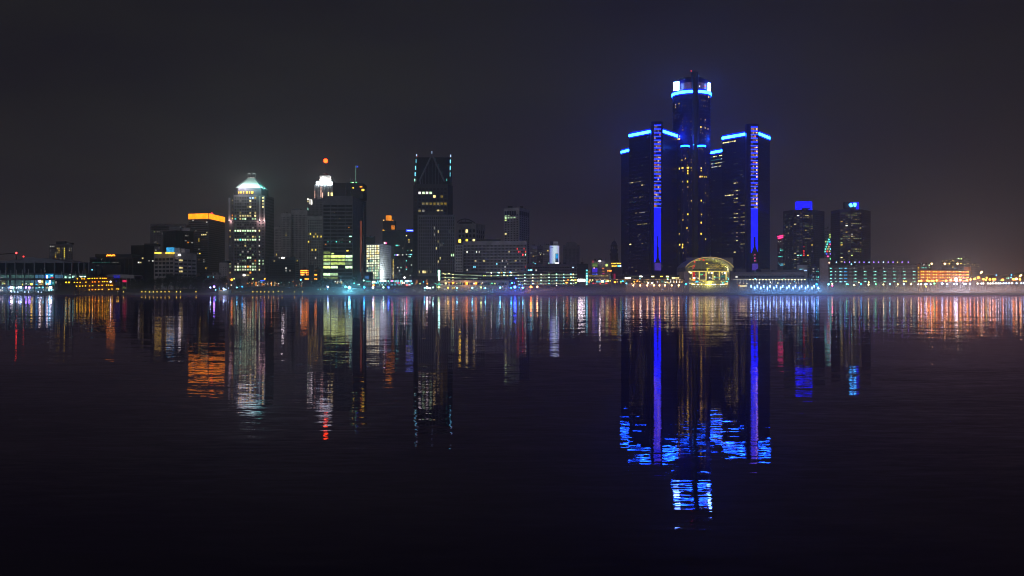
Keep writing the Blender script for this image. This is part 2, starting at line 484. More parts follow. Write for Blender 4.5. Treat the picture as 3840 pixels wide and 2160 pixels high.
def volume_mat(name, col, dens, aniso, falloff=None):
    m = bpy.data.materials.new(name); m.use_nodes = True
    nt = m.node_tree
    nt.nodes.remove(nt.nodes['Principled BSDF'])
    out = nt.nodes['Material Output']
    v = nt.nodes.new('ShaderNodeVolumePrincipled')
    v.inputs['Color'].default_value = (*col, 1)
    v.inputs['Density'].default_value = dens
    v.inputs['Anisotropy'].default_value = aniso
    nt.links.new(v.outputs[0], out.inputs['Volume'])
    return m
def volume_box(name, x0, x1, y0, y1, z0, z1, m, label):
    mb = MB(); mb.box(x0, x1, y0, y1, z0, z1)
    o = mb.build(name, m); tag(o, label, None, None, 'stuff')
    return o
volume_box('haze', -2000, 2000, -70, 4000, -2.0, 300, volume_mat('night_haze', (0.92, 0.94, 1.0), 0.00019, 0.7),
           'thin night haze over river and city')
def mist_mat():
    """mist that thins with height and towards both of its long edges, in soft wisps"""
    m = volume_mat('river_mist', (0.96, 0.94, 1.0), 0.01, 0.3)
    nt = m.node_tree
    v = [n for n in nt.nodes if n.type == 'PRINCIPLED_VOLUME'][0]
    geo = nt.nodes.new('ShaderNodeNewGeometry'); sp = nt.nodes.new('ShaderNodeSeparateXYZ')
    nt.links.new(geo.outputs['Position'], sp.inputs[0])
    def mr(out, a, b, c, d, kind='SMOOTHSTEP'):
        n = nt.nodes.new('ShaderNodeMapRange'); n.interpolation_type = kind
        n.inputs['From Min'].default_value = a; n.inputs['From Max'].default_value = b
        n.inputs['To Min'].default_value = c; n.inputs['To Max'].default_value = d
        nt.links.new(out, n.inputs['Value']); return n.outputs[0]
    def mul(a, b):
        n = nt.nodes.new('ShaderNodeMath'); n.operation = 'MULTIPLY'; nt.links.new(a, n.inputs[0])
        if isinstance(b, float): n.inputs[1].default_value = b
        else: nt.links.new(b, n.inputs[1])
        return n.outputs[0]
    ex = nt.nodes.new('ShaderNodeMath'); ex.operation = 'EXPONENT'
    nt.links.new(mul(sp.outputs['Z'], -1 / MIST_H), ex.inputs[0])
    top = mr(sp.outputs['Z'], MIST_TOP * .6, MIST_TOP, 1.0, 0.0)
    near = mr(sp.outputs['Y'], 612.0, 690.0, 0.0, 1.0); far = mr(sp.outputs['Y'], 765.0, 838.0, 1.0, 0.0)
    mp = nt.nodes.new('ShaderNodeMapping'); mp.inputs['Scale'].default_value = (0.011, 0.02, 0.06)
    nz = nt.nodes.new('ShaderNodeTexNoise'); nz.inputs['Scale'].default_value = 1.0; nz.inputs['Detail'].default_value = 2.0
    nt.links.new(geo.outputs['Position'], mp.inputs[0]); nt.links.new(mp.outputs[0], nz.inputs['Vector'])
    wisp = mr(nz.outputs['Fac'], 0.3, 0.7, 0.45, 1.5)
    west = mr(sp.outputs['X'], -230.0, -90.0, 0.32, 1.0)
    hall = mr(sp.outputs['X'], -345.0, -300.0, 0.75, 0.0)
    wsum = nt.nodes.new('ShaderNodeMath'); wsum.operation = 'MAXIMUM'; nt.links.new(west, wsum.inputs[0]); nt.links.new(hall, wsum.inputs[1]); west = wsum.outputs[0]
    d = mul(mul(mul(mul(mul(ex.outputs[0], top), mul(near, far)), wisp), west), MIST_D)
    nt.links.new(d, v.inputs['Density'])
    return m
MIST_TOP, MIST_H, MIST_D = 20.0, 3.2, 0.0230
volume_box('mist', -760, 800, 610, 840, 0.05, MIST_TOP, mist_mat(), 'low bank of mist on the water along the far shore')
# ------------------------------------------------------------------ the riverside cluster of round and angular towers
LED = emat('led_band', (0.42, 5.0, 62.0), 1.0, sample=True, vary=.35, vscale=.09)
LED_HALO = emat('led_band_edge', (0.002, 0.015, 1.05), 1.0)  # halo of the LED bands, put in as deep blue glowing strips
LEDB = emat('led_blue_wash', (0.010, 0.012, 1.9), 1.0, vary=0.12, vscale=0.1)
LEDS = emat('led_slat', (0.06, 0.15, 6.0), 1.0)
SCREEN = emat('led_screen', (4.0, 9.0, 30.0), 1.0, sample=True)

def led_edge(b, i0, i1, z0, z1, u0=0.0, u1=0.0):
    """LED band set proud of the top edge of faces i0..i1"""
    for i in range(i0, i1):
        a, c = b.poly[i], b.poly[i + 1]
        fr = frame_of(a, c); L = (Vector(c) - Vector(a)).length
        m = MB(); m.fbox(fr, u0 if i == i0 else 0.0, L - (u1 if i == i1 - 1 else 0.0), z0, z1, 0.02, 0.5)
        m.build('light_band', LED, b.root)
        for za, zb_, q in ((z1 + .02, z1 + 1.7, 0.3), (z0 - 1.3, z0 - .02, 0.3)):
            m = MB(); m.fbox(fr, u0 if i == i0 else 0.0, L - (u1 if i == i1 - 1 else 0.0), za, zb_, 0.02, q); m.build('light_band_edge', LED_HALO, b.root)

def square_tower(name, label, poly, ytop, ref, depth, cols, seed, rows=38, bright=0.03, group='dark glass towers ringed with blue light', lights=()):
    b = Building(name, label, 'tower', poly, ytop, ref, depth, wall='blueglass', core='blueglass', group=group, plant=False)
    for i in range(len(b.poly) - 1):
        L = (Vector(b.poly[i + 1]) - Vector(b.poly[i])).length
        n = max(1, int(L / 3.0))
        b.facade(i, n, rows, z0=GZ + 8, z1=b.H - 4.5, wf=0.96, hf=0.24, mu=0.3, dark=None, seed=seed + i, lights=lights,
                 rnd=[(bright * 0.5, ['wy1', 'wh1', 'gw1'], 0, 14), (bright * 1.2, ['wy1', 'wh1', 'wy2', 'wh1', 'wy1'], 10, rows)])
    return b

# left front tower
b = square_tower('glass_tower', 'dark glass tower with blue crown light, beside the domed clock steeple', [(2359, 990), (2443, 962), (2486, 962), (2540, 992)], 487, 1, 34, 10, 3,
    lights=Lz(2300, 660, 3.22, [(608, 750, 'wy4'), (630, 750, 'wy4'), (660, 752, 'wy3'), (735, 758, 'wy4'), (620, 613, 'yel3'), (215, 803, 'wy4'), (340, 797, 'wy2'),
     (350, 797, 'wy2')]) + [(660 / 3.22 * 0 + 660 + 88 / 3.22, 2300 + 205 / 3.22, 2300 + 350 / 3.22, ['wy2', 'wy3', 'wy1'], 0.8),
     (660 + 260 / 3.22, 2300 + 262 / 3.22, 2300 + 355 / 3.22, ['wy1', 'wy2'], 0.8), (660 + 440 / 3.22, 2300 + 205 / 3.22, 2300 + 445 / 3.22, ['wh2', 'wy1', 'wy2'], 0.7),
     (660 + 567 / 3.22, 2300 + 300 / 3.22, 2300 + 440 / 3.22, ['wy2', 'wy1'], 0.8), (660 + 300 / 3.22, 2300 + 580 / 3.22, 2300 + 745 / 3.22, ['wh1', 'wy2'], 0.5),
     (240 + 930 / 3.15, 2300 + 580 / 3.15, 2300 + 750 / 3.15, ['cy3', 'cy2', 'lb3'], 0.8)])
led_edge(b, 0, 1, b.H - 2.7, b.H - 0.1); led_edge(b, 2, 3, b.H - 2.7, b.H - 0.1)
b.done_(); towerL = b
b = square_tower('glass_tower', 'dark glass tower with blue crown light and magenta dots, nearer the far garages', [(2708, 1004), (2803, 975), (2845, 975), (2887, 1004)], 496, 1, 34, 10, 9,
    lights=[(240 + 865 / 3.15, 2700 , 2768, ['wy3', 'wy4', 'wy3'], 0.85), (240 + 880 / 3.15, 2855, 2888, ['wy3', 'wy2'], 0.9), (660 + 237 / 3.22, 2718, 2746, ['wy4', 'wy3'], 1.0),
     (660 + 240 / 3.22, 2855, 2885, ['wy2', 'wy3'], 0.8), (660 + 1022 / 3.22, 2845, 2887, ['wy2', 'wy3', 'wy2'], 0.7)] +
     [(660 + y / 3.22, 2300 + 1455 / 3.22, 2300 + 1500 / 3.22, ['wy2', 'wy2', 'wy3'], 0.8) for y in (100, 188, 235, 273, 318, 448, 490, 535, 710, 800, 930)] +
     [(660 + y / 3.22, 2300 + 1535 / 3.22, 2300 + 1570 / 3.22, ['wy2', 'wy2'], 0.8) for y in (355, 445, 487, 532, 575, 665, 800, 840)])
led_edge(b, 0, 1, b.H - 2.7, b.H - 0.1); led_edge(b, 2, 3, b.H - 2.7, b.H - 0.1)
b.done_(); towerR = b
b = square_tower('glass_tower', 'narrow dark slab with short blue crown light, nearest the domed clock steeple', [(2329, 1122), (2364, 1102)], 557, 1, 30, 6, 21, bright=0.02)
led_edge(b, 0, 1, b.H - 2.7, b.H - 0.1); b.done_()
b = square_tower('glass_tower', 'dark slab with rows of white windows between the round tower and its angular neighbour', [(2659, 1125), (2712, 1105)], 560, 1, 30, 6, 33, bright=0.06,
    lights=[(240 + 1035 / 3.15, 2661, 2712, ['wy4', 'wy3'], 0.8)] + [(240 + y / 3.15, 2662, 2712, ['wh2', 'wy3', 'wh3', 'cy2'], 0.85) for y in (1085, 1130, 1165, 1200)])
led_edge(b, 0, 1, b.H - 2.7, b.H - 0.1); b.done_()

def elevator_shaft(T, x0, x1, D, ytop, xs0, xs1, n, ystart, yend, ybase, label_, seed):
    rg = random.Random(seed)
    m = MB()
    xa, xb = PX(x0, D), PX(x1, D); w = xb - xa
    zt = PZ(ytop, D)
    pts = [(xa, D + 8), (xa, D + 1.6), (xa + w * .22, D), (xb - w * .22, D), (xb, D + 1.6), (xb, D + 8)]
    m.prism(pts, GZ, zt)
    m.build('elevator_shaft', wm('blueglass'), T.root)
    sa, sb = PX(xs0, D), PX(xs1, D)
    step = (yend - ystart) / n
    for k in range(n + 1):
        y = ystart + k * step
        piece('light_slat', LEDS, T.root, ((sa + sb) / 2, D - 0.35, PZ(y, D)), (sb - sa, 0.5, 0.75))
        if k < n:
            zc = PZ(y + step / 2, D); h = step * D / F * 0.62
            # lit lift lobby behind the slat: floor of warm panes
            W = (sb - sa) / 4
            for q in range(4):
                if rg.random() < 0.72:
                    key = rg.choice(['wa2', 'or3', 'or2', 'wa3', 'wy2']) if q != 3 else rg.choice((['wa4', 'wa4', 'ro4', 'wa3'] if seed == 8 else ['wa2', 'wa3', 'or3', 'wa2']))
                    hh = h * rg.uniform(0.35, 0.95)
                    piece('window', lit(key), T.root, (sa + (q + 0.5) * W, D - 0.1, zc + rg.uniform(-0.4, 0.4)), (W * 0.8, 0.1, hh))
    z1, z0 = PZ(yend + 1, D), PZ(ybase, D)
    piece('light_panel', LEDB, T.root, ((sa + sb) / 2, D - 0.2, (z0 + z1) / 2), (sb - sa, 0.3, z1 - z0 - 1.0))
    return sa, sb, z0, z1

sa, sb, z0, z1 = elevator_shaft(towerL, 2443, 2486, 954, 455, 2453, 2478, 22, 470, 779, 986, '', 4)
# dark mast and dome in front of the lit panel, violet base
m = MB(); cx = (sa + sb) / 2
m.box(cx - 1.0, cx + 1.0, 952.4, 953.2, PZ(985, 953), PZ(925, 953)); m.box(cx - 0.5, cx + 0.5, 952.5, 953.1, PZ(925, 953), PZ(884, 953))
m.ngon((cx, 952), 2.6, 12, PZ(985, 952), PZ(968, 952), 1.0); m.build('lift_car', wm('black'), towerL.root)
piece('base_panel', emat('violet_wash', (0.06, 0.03, 0.32), 1.0), towerL.root, (cx + .3, 953.4, PZ(1000, 953)), (6.2, 0.5, PZ(986, 953) - PZ(1014, 953)))
sa, sb, z0, z1 = elevator_shaft(towerR, 2801, 2846, 967, 464, 2816, 2841, 22, 477, 783, 950, '', 8)
m = MB(); cx = (sa + sb) / 2
m.prism([(cx - 3.6, 964.9), (cx + 3.6, 964.9), (cx + 3.6, 965.6), (cx - 3.6, 965.6)], PZ(985, 965), PZ(951, 965))
m.prism([(cx - 3.3, 964.9), (cx + 3.3, 964.9), (cx + 3.3, 965.6), (cx - 3.3, 965.6)], PZ(951, 965), PZ(925, 965), [(cx - 0.9, 964.9), (cx + .9, 964.9), (cx + .9, 965.6), (cx - .9, 965.6)])
m.box(cx - 0.8, cx + 0.8, 965, 965.6, PZ(925, 965), PZ(888, 965)); m.build('lift_car', wm('black'), towerR.root)
for y in (955, 968, 978): piece('signal_light', lit('pk3'), towerR.root, (cx, 964.6, PZ(y, 965)), (1.0, 0.3, 1.3))
piece('base_panel', MATS['violet_wash'], towerR.root, (cx + .3, 965.0, PZ(1001, 965)), (5.6, 0.5, PZ(988, 965) - PZ(1013, 965)))

# central cylinder
cD, cR = 1004.0, 19.3
ccx = PX(2593, cD); CC = (ccx, cD)
zr = PZ(343, 985)
root = empty('round_tower', (ccx, cD, GZ), 'tallest round dark glass tower with bright blue ring below its crown', 'tower')
m = MB(); m.ngon(CC, cR - 0.35, 64, GZ, zr - 1.0); m.build('core', wm('blueglass'), root)
m = MB()
nf = 50
for k in range(nf + 1):
    z = GZ + 8 + k * (zr - 6 - GZ - 8) / nf
    m.ngon(CC, cR, 64, z - 0.7, z + 0.7)
m.build('wall', wm('blueglass'), root)
def arc_part(name, matl, r0, r1, z0, z1, a0, a1, n=18, c=CC, par=root):
    mm = MB(); k = len(mm.v)
    for i in range(n + 1):
        a = math.radians(a0 + (a1 - a0) * i / n)
        for r, z in ((r0, z0), (r1, z0), (r1, z1), (r0, z1)):
            mm.v.append((c[0] + r * math.cos(a), c[1] + r * math.sin(a), z))
    for i in range(n):
        for q in range(4):
            p = k + i * 4; s_ = p + 4; q2 = (q + 1) % 4
            mm.f.append((p + q, s_ + q, s_ + q2, p + q2))
    mm.f.append((k, k + 1, k + 2, k + 3)); mm.f.append(tuple(k + n * 4 + t for t in (3, 2, 1, 0)))
    return mm.build(name, matl, par)
arc_part('light_band', LED, cR + 0.05, cR + 0.6, zr - 1.3, zr + 1.3, 150, 267)
arc_part('light_band', LED, cR + 0.05, cR + 0.6, zr - 1.3, zr + 1.3, 280, 395)
dr = 17.9
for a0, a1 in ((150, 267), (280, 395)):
    arc_part('light_band_edge', LED_HALO, cR - 1.0, cR + 0.4, zr + 1.32, zr + 2.9, a0, a1); arc_part('light_band_edge', LED_HALO, cR + 0.02, cR + 0.3, zr - 2.6, zr - 1.32, a0, a1)
m = MB(); m.ngon(CC, dr, 48, zr - 1.0, zr + 13.2); m.build('crown_drum', wm('blueglass'), root)
drum_lit = emat('crown_glazing', (0.055, 0.030, 0.085), 1.0, vary=0.6, vscale=0.9)
arc_part('crown_window', drum_lit, dr + 0.02, dr + 0.15, zr + 3.2, zr + 9.6, 222, 268)
arc_part('crown_window', drum_lit, dr + 0.02, dr + 0.15, zr + 3.2, zr + 9.6, 282, 318)
m = MB(); m.ngon(CC, dr - 4.5, 32, zr + 13.2, zr + 16.0); m.build('roof', wm('black'), root)
# elevator shaft rising past the crown
sx = PX(2608, 984); m = MB(); m.ngon((sx, 986.5), 3.6, 16, GZ, zr + 18.5); m.ball((sx, 986.5, zr + 18.5), 3.6, 16, 10, 0.55)
m.build('elevator_shaft', wm('black'), root)
def panel_at(px0, px1, y0, y1, D, rz):
    w = (px1 - px0) * D / F / math.cos(rz)
    piece('logo_screen', SCREEN, root, (PX((px0 + px1) / 2, D), D, PZ((y0 + y1) / 2, D)), (w, 0.6, (y1 - y0) * D / F), rz)
panel_at(2527, 2546, 307, 339, 988, math.radians(-28)); panel_at(2654, 2665, 311, 341, 990, math.radians(40))
piece('signal_light', lit('wh4'), root, (PX(2624, 984), 984.6, PZ(323, 984)), (0.9, 0.4, 1.2)); piece('signal_light', lit('rd4'), root, (PX(2644, 986), 986.0, PZ(323, 985)), (1.1, 0.4, 1.0))
m = MB(); m.tube((PX(2592, 990), 990, zr + 15), (PX(2592, 990), 990, PZ(268, 990)), 0.12); m.build('mast', wm('black'), root)
m = MB(); m.ball((PX(2592, 990), 990, PZ(266, 990)), 0.5); m.build('beacon', lit('rd5'), root)
# lobes at the foot of the cylinder
for lx in (2569, 2630):
    D = 981.5; lc = (PX(lx, D + 3.5), D + 3.5); r_ = 4.0
    m = MB(); m.ngon(lc, r_, 20, GZ, PZ(547, D)); m.build('stair_lobe', wm('blueglass'), root)
    arc_part('light_band', emat('led_band_dim', (0.10, 1.6, 16.0), 1.0, sample=True), r_ + .05, r_ + .4, PZ(550, D), PZ(544, D), 175, 365, 12, lc)
m = MB(); m.box(PX(2600, 979), PX(2603, 979), 979, 980, PZ(560, 979), PZ(505, 979)); m.build('light_fin', emat('fin_blue', (0.02, 0.02, 0.35), 1.0), root)
m = MB(); m.ball((PX(2601, 978), 978, PZ(543, 978)), 0.7); m.build('signal_light', lit('lb4'), root)
def cyl_window(px, py, key, c=CC, r=cR):
    k = (px - 1920.0) / F
    # nearest intersection of the sight line with the cylinder
    A = 1 + k * k; B_ = -2 * (k * c[0] + c[1]); Cc = c[0] ** 2 + c[1] ** 2 - (r + 0.03) ** 2
    disc = B_ * B_ - 4 * A * Cc
    if disc < 0: return
    y = (-B_ - math.sqrt(disc)) / (2 * A); x = k * y
    for lx in (2569, 2630):
        if abs(px - lx) < 14 and py > 552:
            y -= 8.5 - abs(px - lx) * .2; x = k * y
            break
    rz = math.atan2(x - c[0], -(y - c[1])) if y > 980 else 0.0
    piece('window', lit(key), root, (x, y, PZ(py, y)), (.8 if key[-1] in '12' else 1.0, 0.25, {'4': 1.6, '3': 1.4}.get(key[-1], 1.25)), rz)
W1 = [(735,480,3),(735,512,3),(776,468,3),(776,503,1),(1033,745,4),(1042,745,3),(1085,658,3),(1085,755,3),(1118,765,3),(820,745,2),(820,778,2),(810,778,1),(830,778,1),(917,678,2),(917,773,2),
 (820,650,1),(820,685,1),(1035,650,2),(1085,720,1),(1035,780,2),(1055,815,2),(1030,808,2),(775,820,1),(782,853,3),(765,885,4),(782,885,4),(1085,855,2),(1085,883,2),(1115,920,1),(852,1115,3),
 (812,1135,3),(920,1130,2),(920,1160,2),(877,1160,1),(877,1195,2),(780,1235,4),(812,1228,4),(825,1228,3),(873,1225,4),(887,1225,4),(920,1225,3),(880,1260,4),(880,1292,4),(925,1258,2),
 (823,1265,2),(1085,1170,4),(1085,1135,2),(1085,1205,2),(1038,1230,4),(1038,1260,3),(1115,1245,1),(1115,1280,1),(1025,1330,4),(1040,1330,3),(1055,1330,3),(1080,1332,3),(1098,1332,3),(877,1388,4),
 (818,1390,3),(925,1388,1),(1090,1425,2),(818,490,1),(835,490,1),(855,490,1),(1040,430,1),(1060,432,2),(1082,432,2),(1040,492,1),(1065,495,2),(1085,497,2),(1112,500,1),(1112,440,1),(1040,362,2),
 (1082,370,2),(1128,390,4),(718,610,1),(738,640,1),(718,640,1),(775,622,1),(868,680,1),(1085,690,1),(1118,815,1),(1130,832,1),(1100,825,1),(1050,1010,2),(1065,1035,1),(1010,1000,2),(1035,1000,2),
 (1120,985,1),(950,1065,2),(950,1100,1),(880,1035,1),(835,1078,1),(1120,1310,1),(1038,910,1),(922,838,2)]
W2 = [(837,70,2),(896,68,4),(900,133,3),(838,165,2),(843,195,1),(945,165,1),(945,65,1),(1113,105,2),(1113,205,3),(1142,240,2),(1142,110,1),(942,298,3),(1062,298,4),(1108,335,2),(1090,320,2),(900,462,4),(840,465,2),
 (1066,465,3),(840,530,3),(900,530,2),(1061,563,4),(890,628,4),(903,660,2),(797,698,3),(1060,697,4),(1113,763,4),(803,829,4),(837,829,4),(833,862,4),(850,862,2),(895,800,2),(905,805,2),(797,930,1),(843,930,2),
 (900,925,1),(945,398,2),(793,405,2),(900,233,1),(945,233,1),(900,298,1),(793,340,1),(793,540,1),(793,570,1),(840,498,1),(895,763,1),(1023,315,1),(945,315,1),(1145,300,1),(1145,470,2),(1145,540,1),(1145,635,2),(1145,695,1),(877,895,1),(948,765,1),(1113,535,1),(950,830,1),(843,697,1),(1150,900,1)]
dim = lambda l_: {4: 4, 3: 3, 2: 2, 1: 1}[l_]
rg = random.Random(5)
for x, y, l_ in W1: cyl_window(2300 + x / 3.15, 240 + y / 3.15, (('yel' if l_ > 2 else 'wa') if x < 1020 or x > 1030 else 'wa') + str(dim(l_)))
for x, y, l_ in W2: cyl_window(2300 + x / 3.22, 660 + y / 3.22, ('yel' if l_ > 2 else rg.choice(['wa', 'wy'])) + str(dim(l_)))
# ------------------------------------------------------------------ downtown, west to east
def roof_box(b, px0, px1, ytop, D, depth, m='dark', name='roof_box', zb=None):
    k = MB(); x0, x1 = PX(px0, D), PX(px1, D)
    k.box(x0, x1, D, D + depth, zb if zb is not None else b.H, PZ(ytop, D))
    return b.part(name, k, m)

# hotel block behind the convention hall
b = Building('hotel_block', 'grey slab hotel with a column of yellow windows behind the convention hall', 'building', [(184, 1500), (272, 1492)], 916, 0, 24, wall='mid')
b.facade(0, 13, 14, 920, 1030, wf=0.45, hf=0.5, minpx=0, cap=60, lights=Lz(0, 860, 5.152, [(972, 316, 'wh3'), (1008, 316, 'wh3'), (1044, 314, 'wh3'), (1112, 353, 'yel4'), (1147, 350, 'wy3'), (1147, 393, 'yel4'), (1147, 432, 'yel3'),
  (1113, 433, 'wy3'), (1075, 433, 'wh2'), (1081, 470, 'yel3'), (1081, 548, 'yel4'), (1224, 357, 'wh2'), (1256, 358, 'yel4'), (1256, 398, 'yel4'), (1256, 436, 'yel4'), (1256, 476, 'yel4'),
  (1256, 512, 'yel4'), (1256, 590, 'yel4'), (1327, 363, 'wh2'), (1388, 368, 'wh2'), (1350, 404, 'wy3'), (1388, 404, 'wh2'), (972, 502, 'wh1'), (1005, 502, 'wh1'), (1038, 502, 'wh1'), (966, 398, 'wh2'), (1186, 551, 'wh2'), (1228, 551, 'wh2')]))
roof_box(b, 210, 243, 905, 1496, 14, 'dark'); roof_box(b, 243, 262, 909, 1498, 14, 'mid'); b.done_()

# convention hall: see the waterfront section
# dark office with orange sign
b = Building('office_block', 'low dark glass office with an orange rooftop sign', 'building', [(336, 1010), (498, 1000)], 965, 0, 40, wall='dark', core='glass')
b.facade(0, 11, 1, 972, 1033, wf=0.93, hf=0.97, mu=0.5, dark='glass', minpx=0, fins=0.25)
roof_box(b, 357, 494, 953, 1004, 26, 'black')
m = MB(); rg = random.Random(2)
for k in range(13):      # script-like neon strokes
    x = PX(399 + k * 2.5, 1003.5); m.tube((x, 1003.4, PZ(958.5 + rg.uniform(-2, 2), 1003)), (x + 0.75, 1003.4, PZ(955.5 + rg.uniform(-1.5, 2), 1003)), 0.26, 5)
b.part('sign_lettering', m, lit('or5'))
piece('sign_glow', lit('or2'), b.root, (PX(415, 1003.8), 1003.8, PZ(962, 1003)), (9.5, 0.1, 1.0))
for x0, x1, y, key in ((344, 412, 984, 'te1'), (418, 446, 984, 'wh1')):
    piece('window', lit(key), b.root, (PX((x0 + x1) / 2, 1003), 1003.7, PZ(y, 1003)), ((x1 - x0) * .27, 0.3, 0.8))
b.done_()
# dark block
b = Building('office_block', 'plain dark block with a few lit windows beside the orange signed office', 'building', [(491, 1080), (540, 1072), (578, 1090)], 919, 1, 40, wall='black', core='glass')
b.facade(0, 6, 12, 926, 1020, wf=0.8, hf=0.6, lights=Lz(450, 760, 4.14, [(350, 857, 'wy3'), (385, 857, 'wh2'), (393, 903, 'wh2'), (288, 940, 'wh4'), (312, 940, 'wy3'), (326, 940, 'wy3')]))
b.facade(1, 5, 12, 926, 1020, wf=0.8, hf=0.6, lights=Lz(450, 760, 4.14, [(446, 905, 'wh2'), (513, 903, 'wh3'), (518, 641, 'wh3')]), seed=3)
roof_box(b, 541, 577, 913, 1080, 20, 'black'); b.done_()
# stone tower with crown parapet
b = Building('office_tower', 'grey stone tower with toothed parapet behind the black glass box', 'tower', [(562, 1250), (697, 1240)], 851, 0, 40, wall='mid', core='glass')
b.facade(0, 22, 16, 858, 980, wf=0.55, hf=0.45, cap=120, minpx=0, lights=Lz(450, 760, 4.14, [(525, 442, 'yg3'), (538, 442, 'yg3'), (585, 437, 'wh2'), (605, 437, 'wh2'), (645, 475, 'wh2'), (592, 643, 'yel3'), (555, 607, 'wh2'), (600, 707, 'wh2'), (545, 746, 'wh3'), (560, 746, 'wh3')]) )
m = MB()
for k in range(16):
    xa = PX(563 + k * 8.4, 1241); m.box(xa, xa + 1.9, 1241.5, 1243, b.H, PZ(839, 1242))
m.box(PX(562, 1242), PX(697, 1242), 1243.2, 1262, b.H, PZ(841, 1242)); b.part('parapet', m, 'mid'); b.done_()
b = Building('office_tower', 'black glass box tower with pale roof plant, in front of the stone tower', 'tower', [(612, 1180), (658, 1160), (727, 1178)], 864, 1, 35, wall='black', core='glass')
b.facade(0, 6, 20, 872, 1000, wf=0.85, hf=0.7, lights=Lz(450, 760, 4.14, [(700, 520, 'wy2'), (712, 520, 'wy3'), (702, 588, 'yel4'), (715, 588, 'yel4'), (700, 651, 'yel4'), (713, 651, 'yel4'), (700, 685, 'yel4'), (713, 685, 'yel4'), (703, 719, 'yel4'), (787, 478, 'or3'), (832, 477, 'wh2')]))
b.facade(1, 8, 20, 872, 1000, wf=0.85, hf=0.7, lights=Lz(450, 760, 4.14, [(1033, 507, 'wh2'), (1067, 507, 'wh1'), (1033, 603, 'wh2'), (1067, 610, 'or3'), (1133, 612, 'wh2')]), seed=2)
roof_box(b, 635, 674, 850, 1165, 14, 'mid'); roof_box(b, 676, 712, 856, 1172, 16, 'stone'); b.done_()
# low white building with uplights
b = Building('office_block', 'low white building with yellow uplit parapet and a cyan glowing roof box', 'building', [(577, 905), (652, 895), (737, 925)], 945, 1, 30, wall='stone', core='glass')
b.facade(0, 5, 5, 966, 1038, wf=0.82, hf=0.62, cap=60, minpx=0)
b.facade(1, 5, 5, 968, 1038, wf=0.85, hf=0.45, cap=60, minpx=0, seed=4, lights=[(685, 978, 'wy3'), (685, 1005, 'wy3'), (685, 1019, 'wy3')])
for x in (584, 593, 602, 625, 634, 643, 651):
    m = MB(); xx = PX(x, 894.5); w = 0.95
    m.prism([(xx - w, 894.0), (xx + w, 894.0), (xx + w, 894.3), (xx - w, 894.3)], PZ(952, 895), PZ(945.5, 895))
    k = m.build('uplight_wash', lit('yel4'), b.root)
x = 624; m = MB(); m.box(PX(624, 900), PX(649, 900), 900, 910, b.H, PZ(928, 900)); b.part('glowing_roof_box', m, emat('cyan_box', (0.04, 0.42, 0.85), 1.0, vary=0.6, vscale=0.25))
roof_box(b, 650, 674, 929, 903, 14, 'stone'); roof_box(b, 675, 693, 933, 906, 14, 'stone'); roof_box(b, 694, 720, 950, 912, 14, 'mid')
piece('sign', lit('wh5'), b.root, (PX(673, 898), 898.4, PZ(956, 898)), (2.1, 0.3, 1.6)); b.done_()
# yellow crown tower
b = Building('office_tower', 'ribbed office tower crowned by a wide glowing yellow band and small red beacon', 'tower', [(706, 1300), (782, 1290), (843, 1358)], 799, 1, 50, wall='mid', core='glass')
L1 = Lz(450, 760, 4.14, [(1137, 280, 'wh3'), (1343, 313, 'wh3'), (1172, 434, 'wh2'), (1276, 505, 'wy4'), (1306, 505, 'wy4'), (1326, 505, 'wy4'), (1350, 466, 'wy3'), (1224, 553, 'yel3'), (1222, 590, 'yel3'), (1220, 728, 'wh2'), (1170, 778, 'wh2'), (1205, 778, 'wh2'), (1238, 778, 'yel4'), (1182, 812, 'wh3'), (1225, 890, 'wa2'), (1307, 887, 'wh2'), (1302, 928, 'wh2'), (1326, 1003, 'yel3')])
L2 = Lz(450, 760, 4.14, [(1402, 285, 'wh3'), (1486, 450, 'wy3'), (1547, 460, 'wh3'), (1390, 512, 'wa3'), (1505, 528, 'wh2'), (1545, 537, 'wy2'), (1608, 545, 'wh2'), (1580, 652, 'wy3'), (1606, 655, 'wy3'), (1580, 615, 'wh2'), (1512, 607, 'wy2'), (1453, 744, 'wy3'), (1575, 764, 'wh2'), (1532, 877, 'wy2'), (1547, 905, 'wy3'), (1488, 1017, 'wy3')])
b.facade(0, 20, 26, 823, 1025, wf=0.97, hf=0.55, mu=0.4, dark=None, lights=L1)
b.facade(1, 18, 26, 823, 1025, wf=0.97, hf=0.55, mu=0.4, dark=None, lights=L2, seed=2)
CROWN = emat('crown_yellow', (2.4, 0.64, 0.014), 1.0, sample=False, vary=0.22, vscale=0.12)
for i, (ya, yb) in enumerate(((800, 820), (800, 820))):
    a, c = b.poly[i], b.poly[i + 1]; fr = frame_of(a, c); L = (Vector(c) - Vector(a)).length
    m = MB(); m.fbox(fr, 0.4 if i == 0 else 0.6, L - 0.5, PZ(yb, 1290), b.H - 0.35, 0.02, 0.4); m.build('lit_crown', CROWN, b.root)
m = MB(); m.ball((PX(794, 1310), 1310, b.H + 1.0), 1.7, 10, 6, 0.6); b.part('beacon', m, lit('rd5')); b.done_()
# small pale block and canopy pavilion below it
b = Building('stone_block', 'small pale corner block with three columns of windows at the yellow crowned tower', 'building', [(822, 1000), (853, 1000)], 985, 0, 30, wall='stone', core='glass')
b.facade(0, 3, 5, 999, 1040, wf=0.3, hf=0.45, minpx=0); roof_box(b, 830, 852, 978, 1003, 12, 'dark'); b.done_()
b = Building('pavilion', 'low pavilion with stepped pale roof and cyan lights beneath', 'pavilion', [(775, 960), (822, 960)], 1030, 0, 20, wall='stone', core='glass')
b.facade(0, 12, 1, 1035, 1043, wf=0.5, hf=0.5, lights=[(1040, 778, 802, ['cy4', 'cy3'], 0.8)]); roof_box(b, 796, 817, 1022, 966, 10, 'stone'); b.done_()

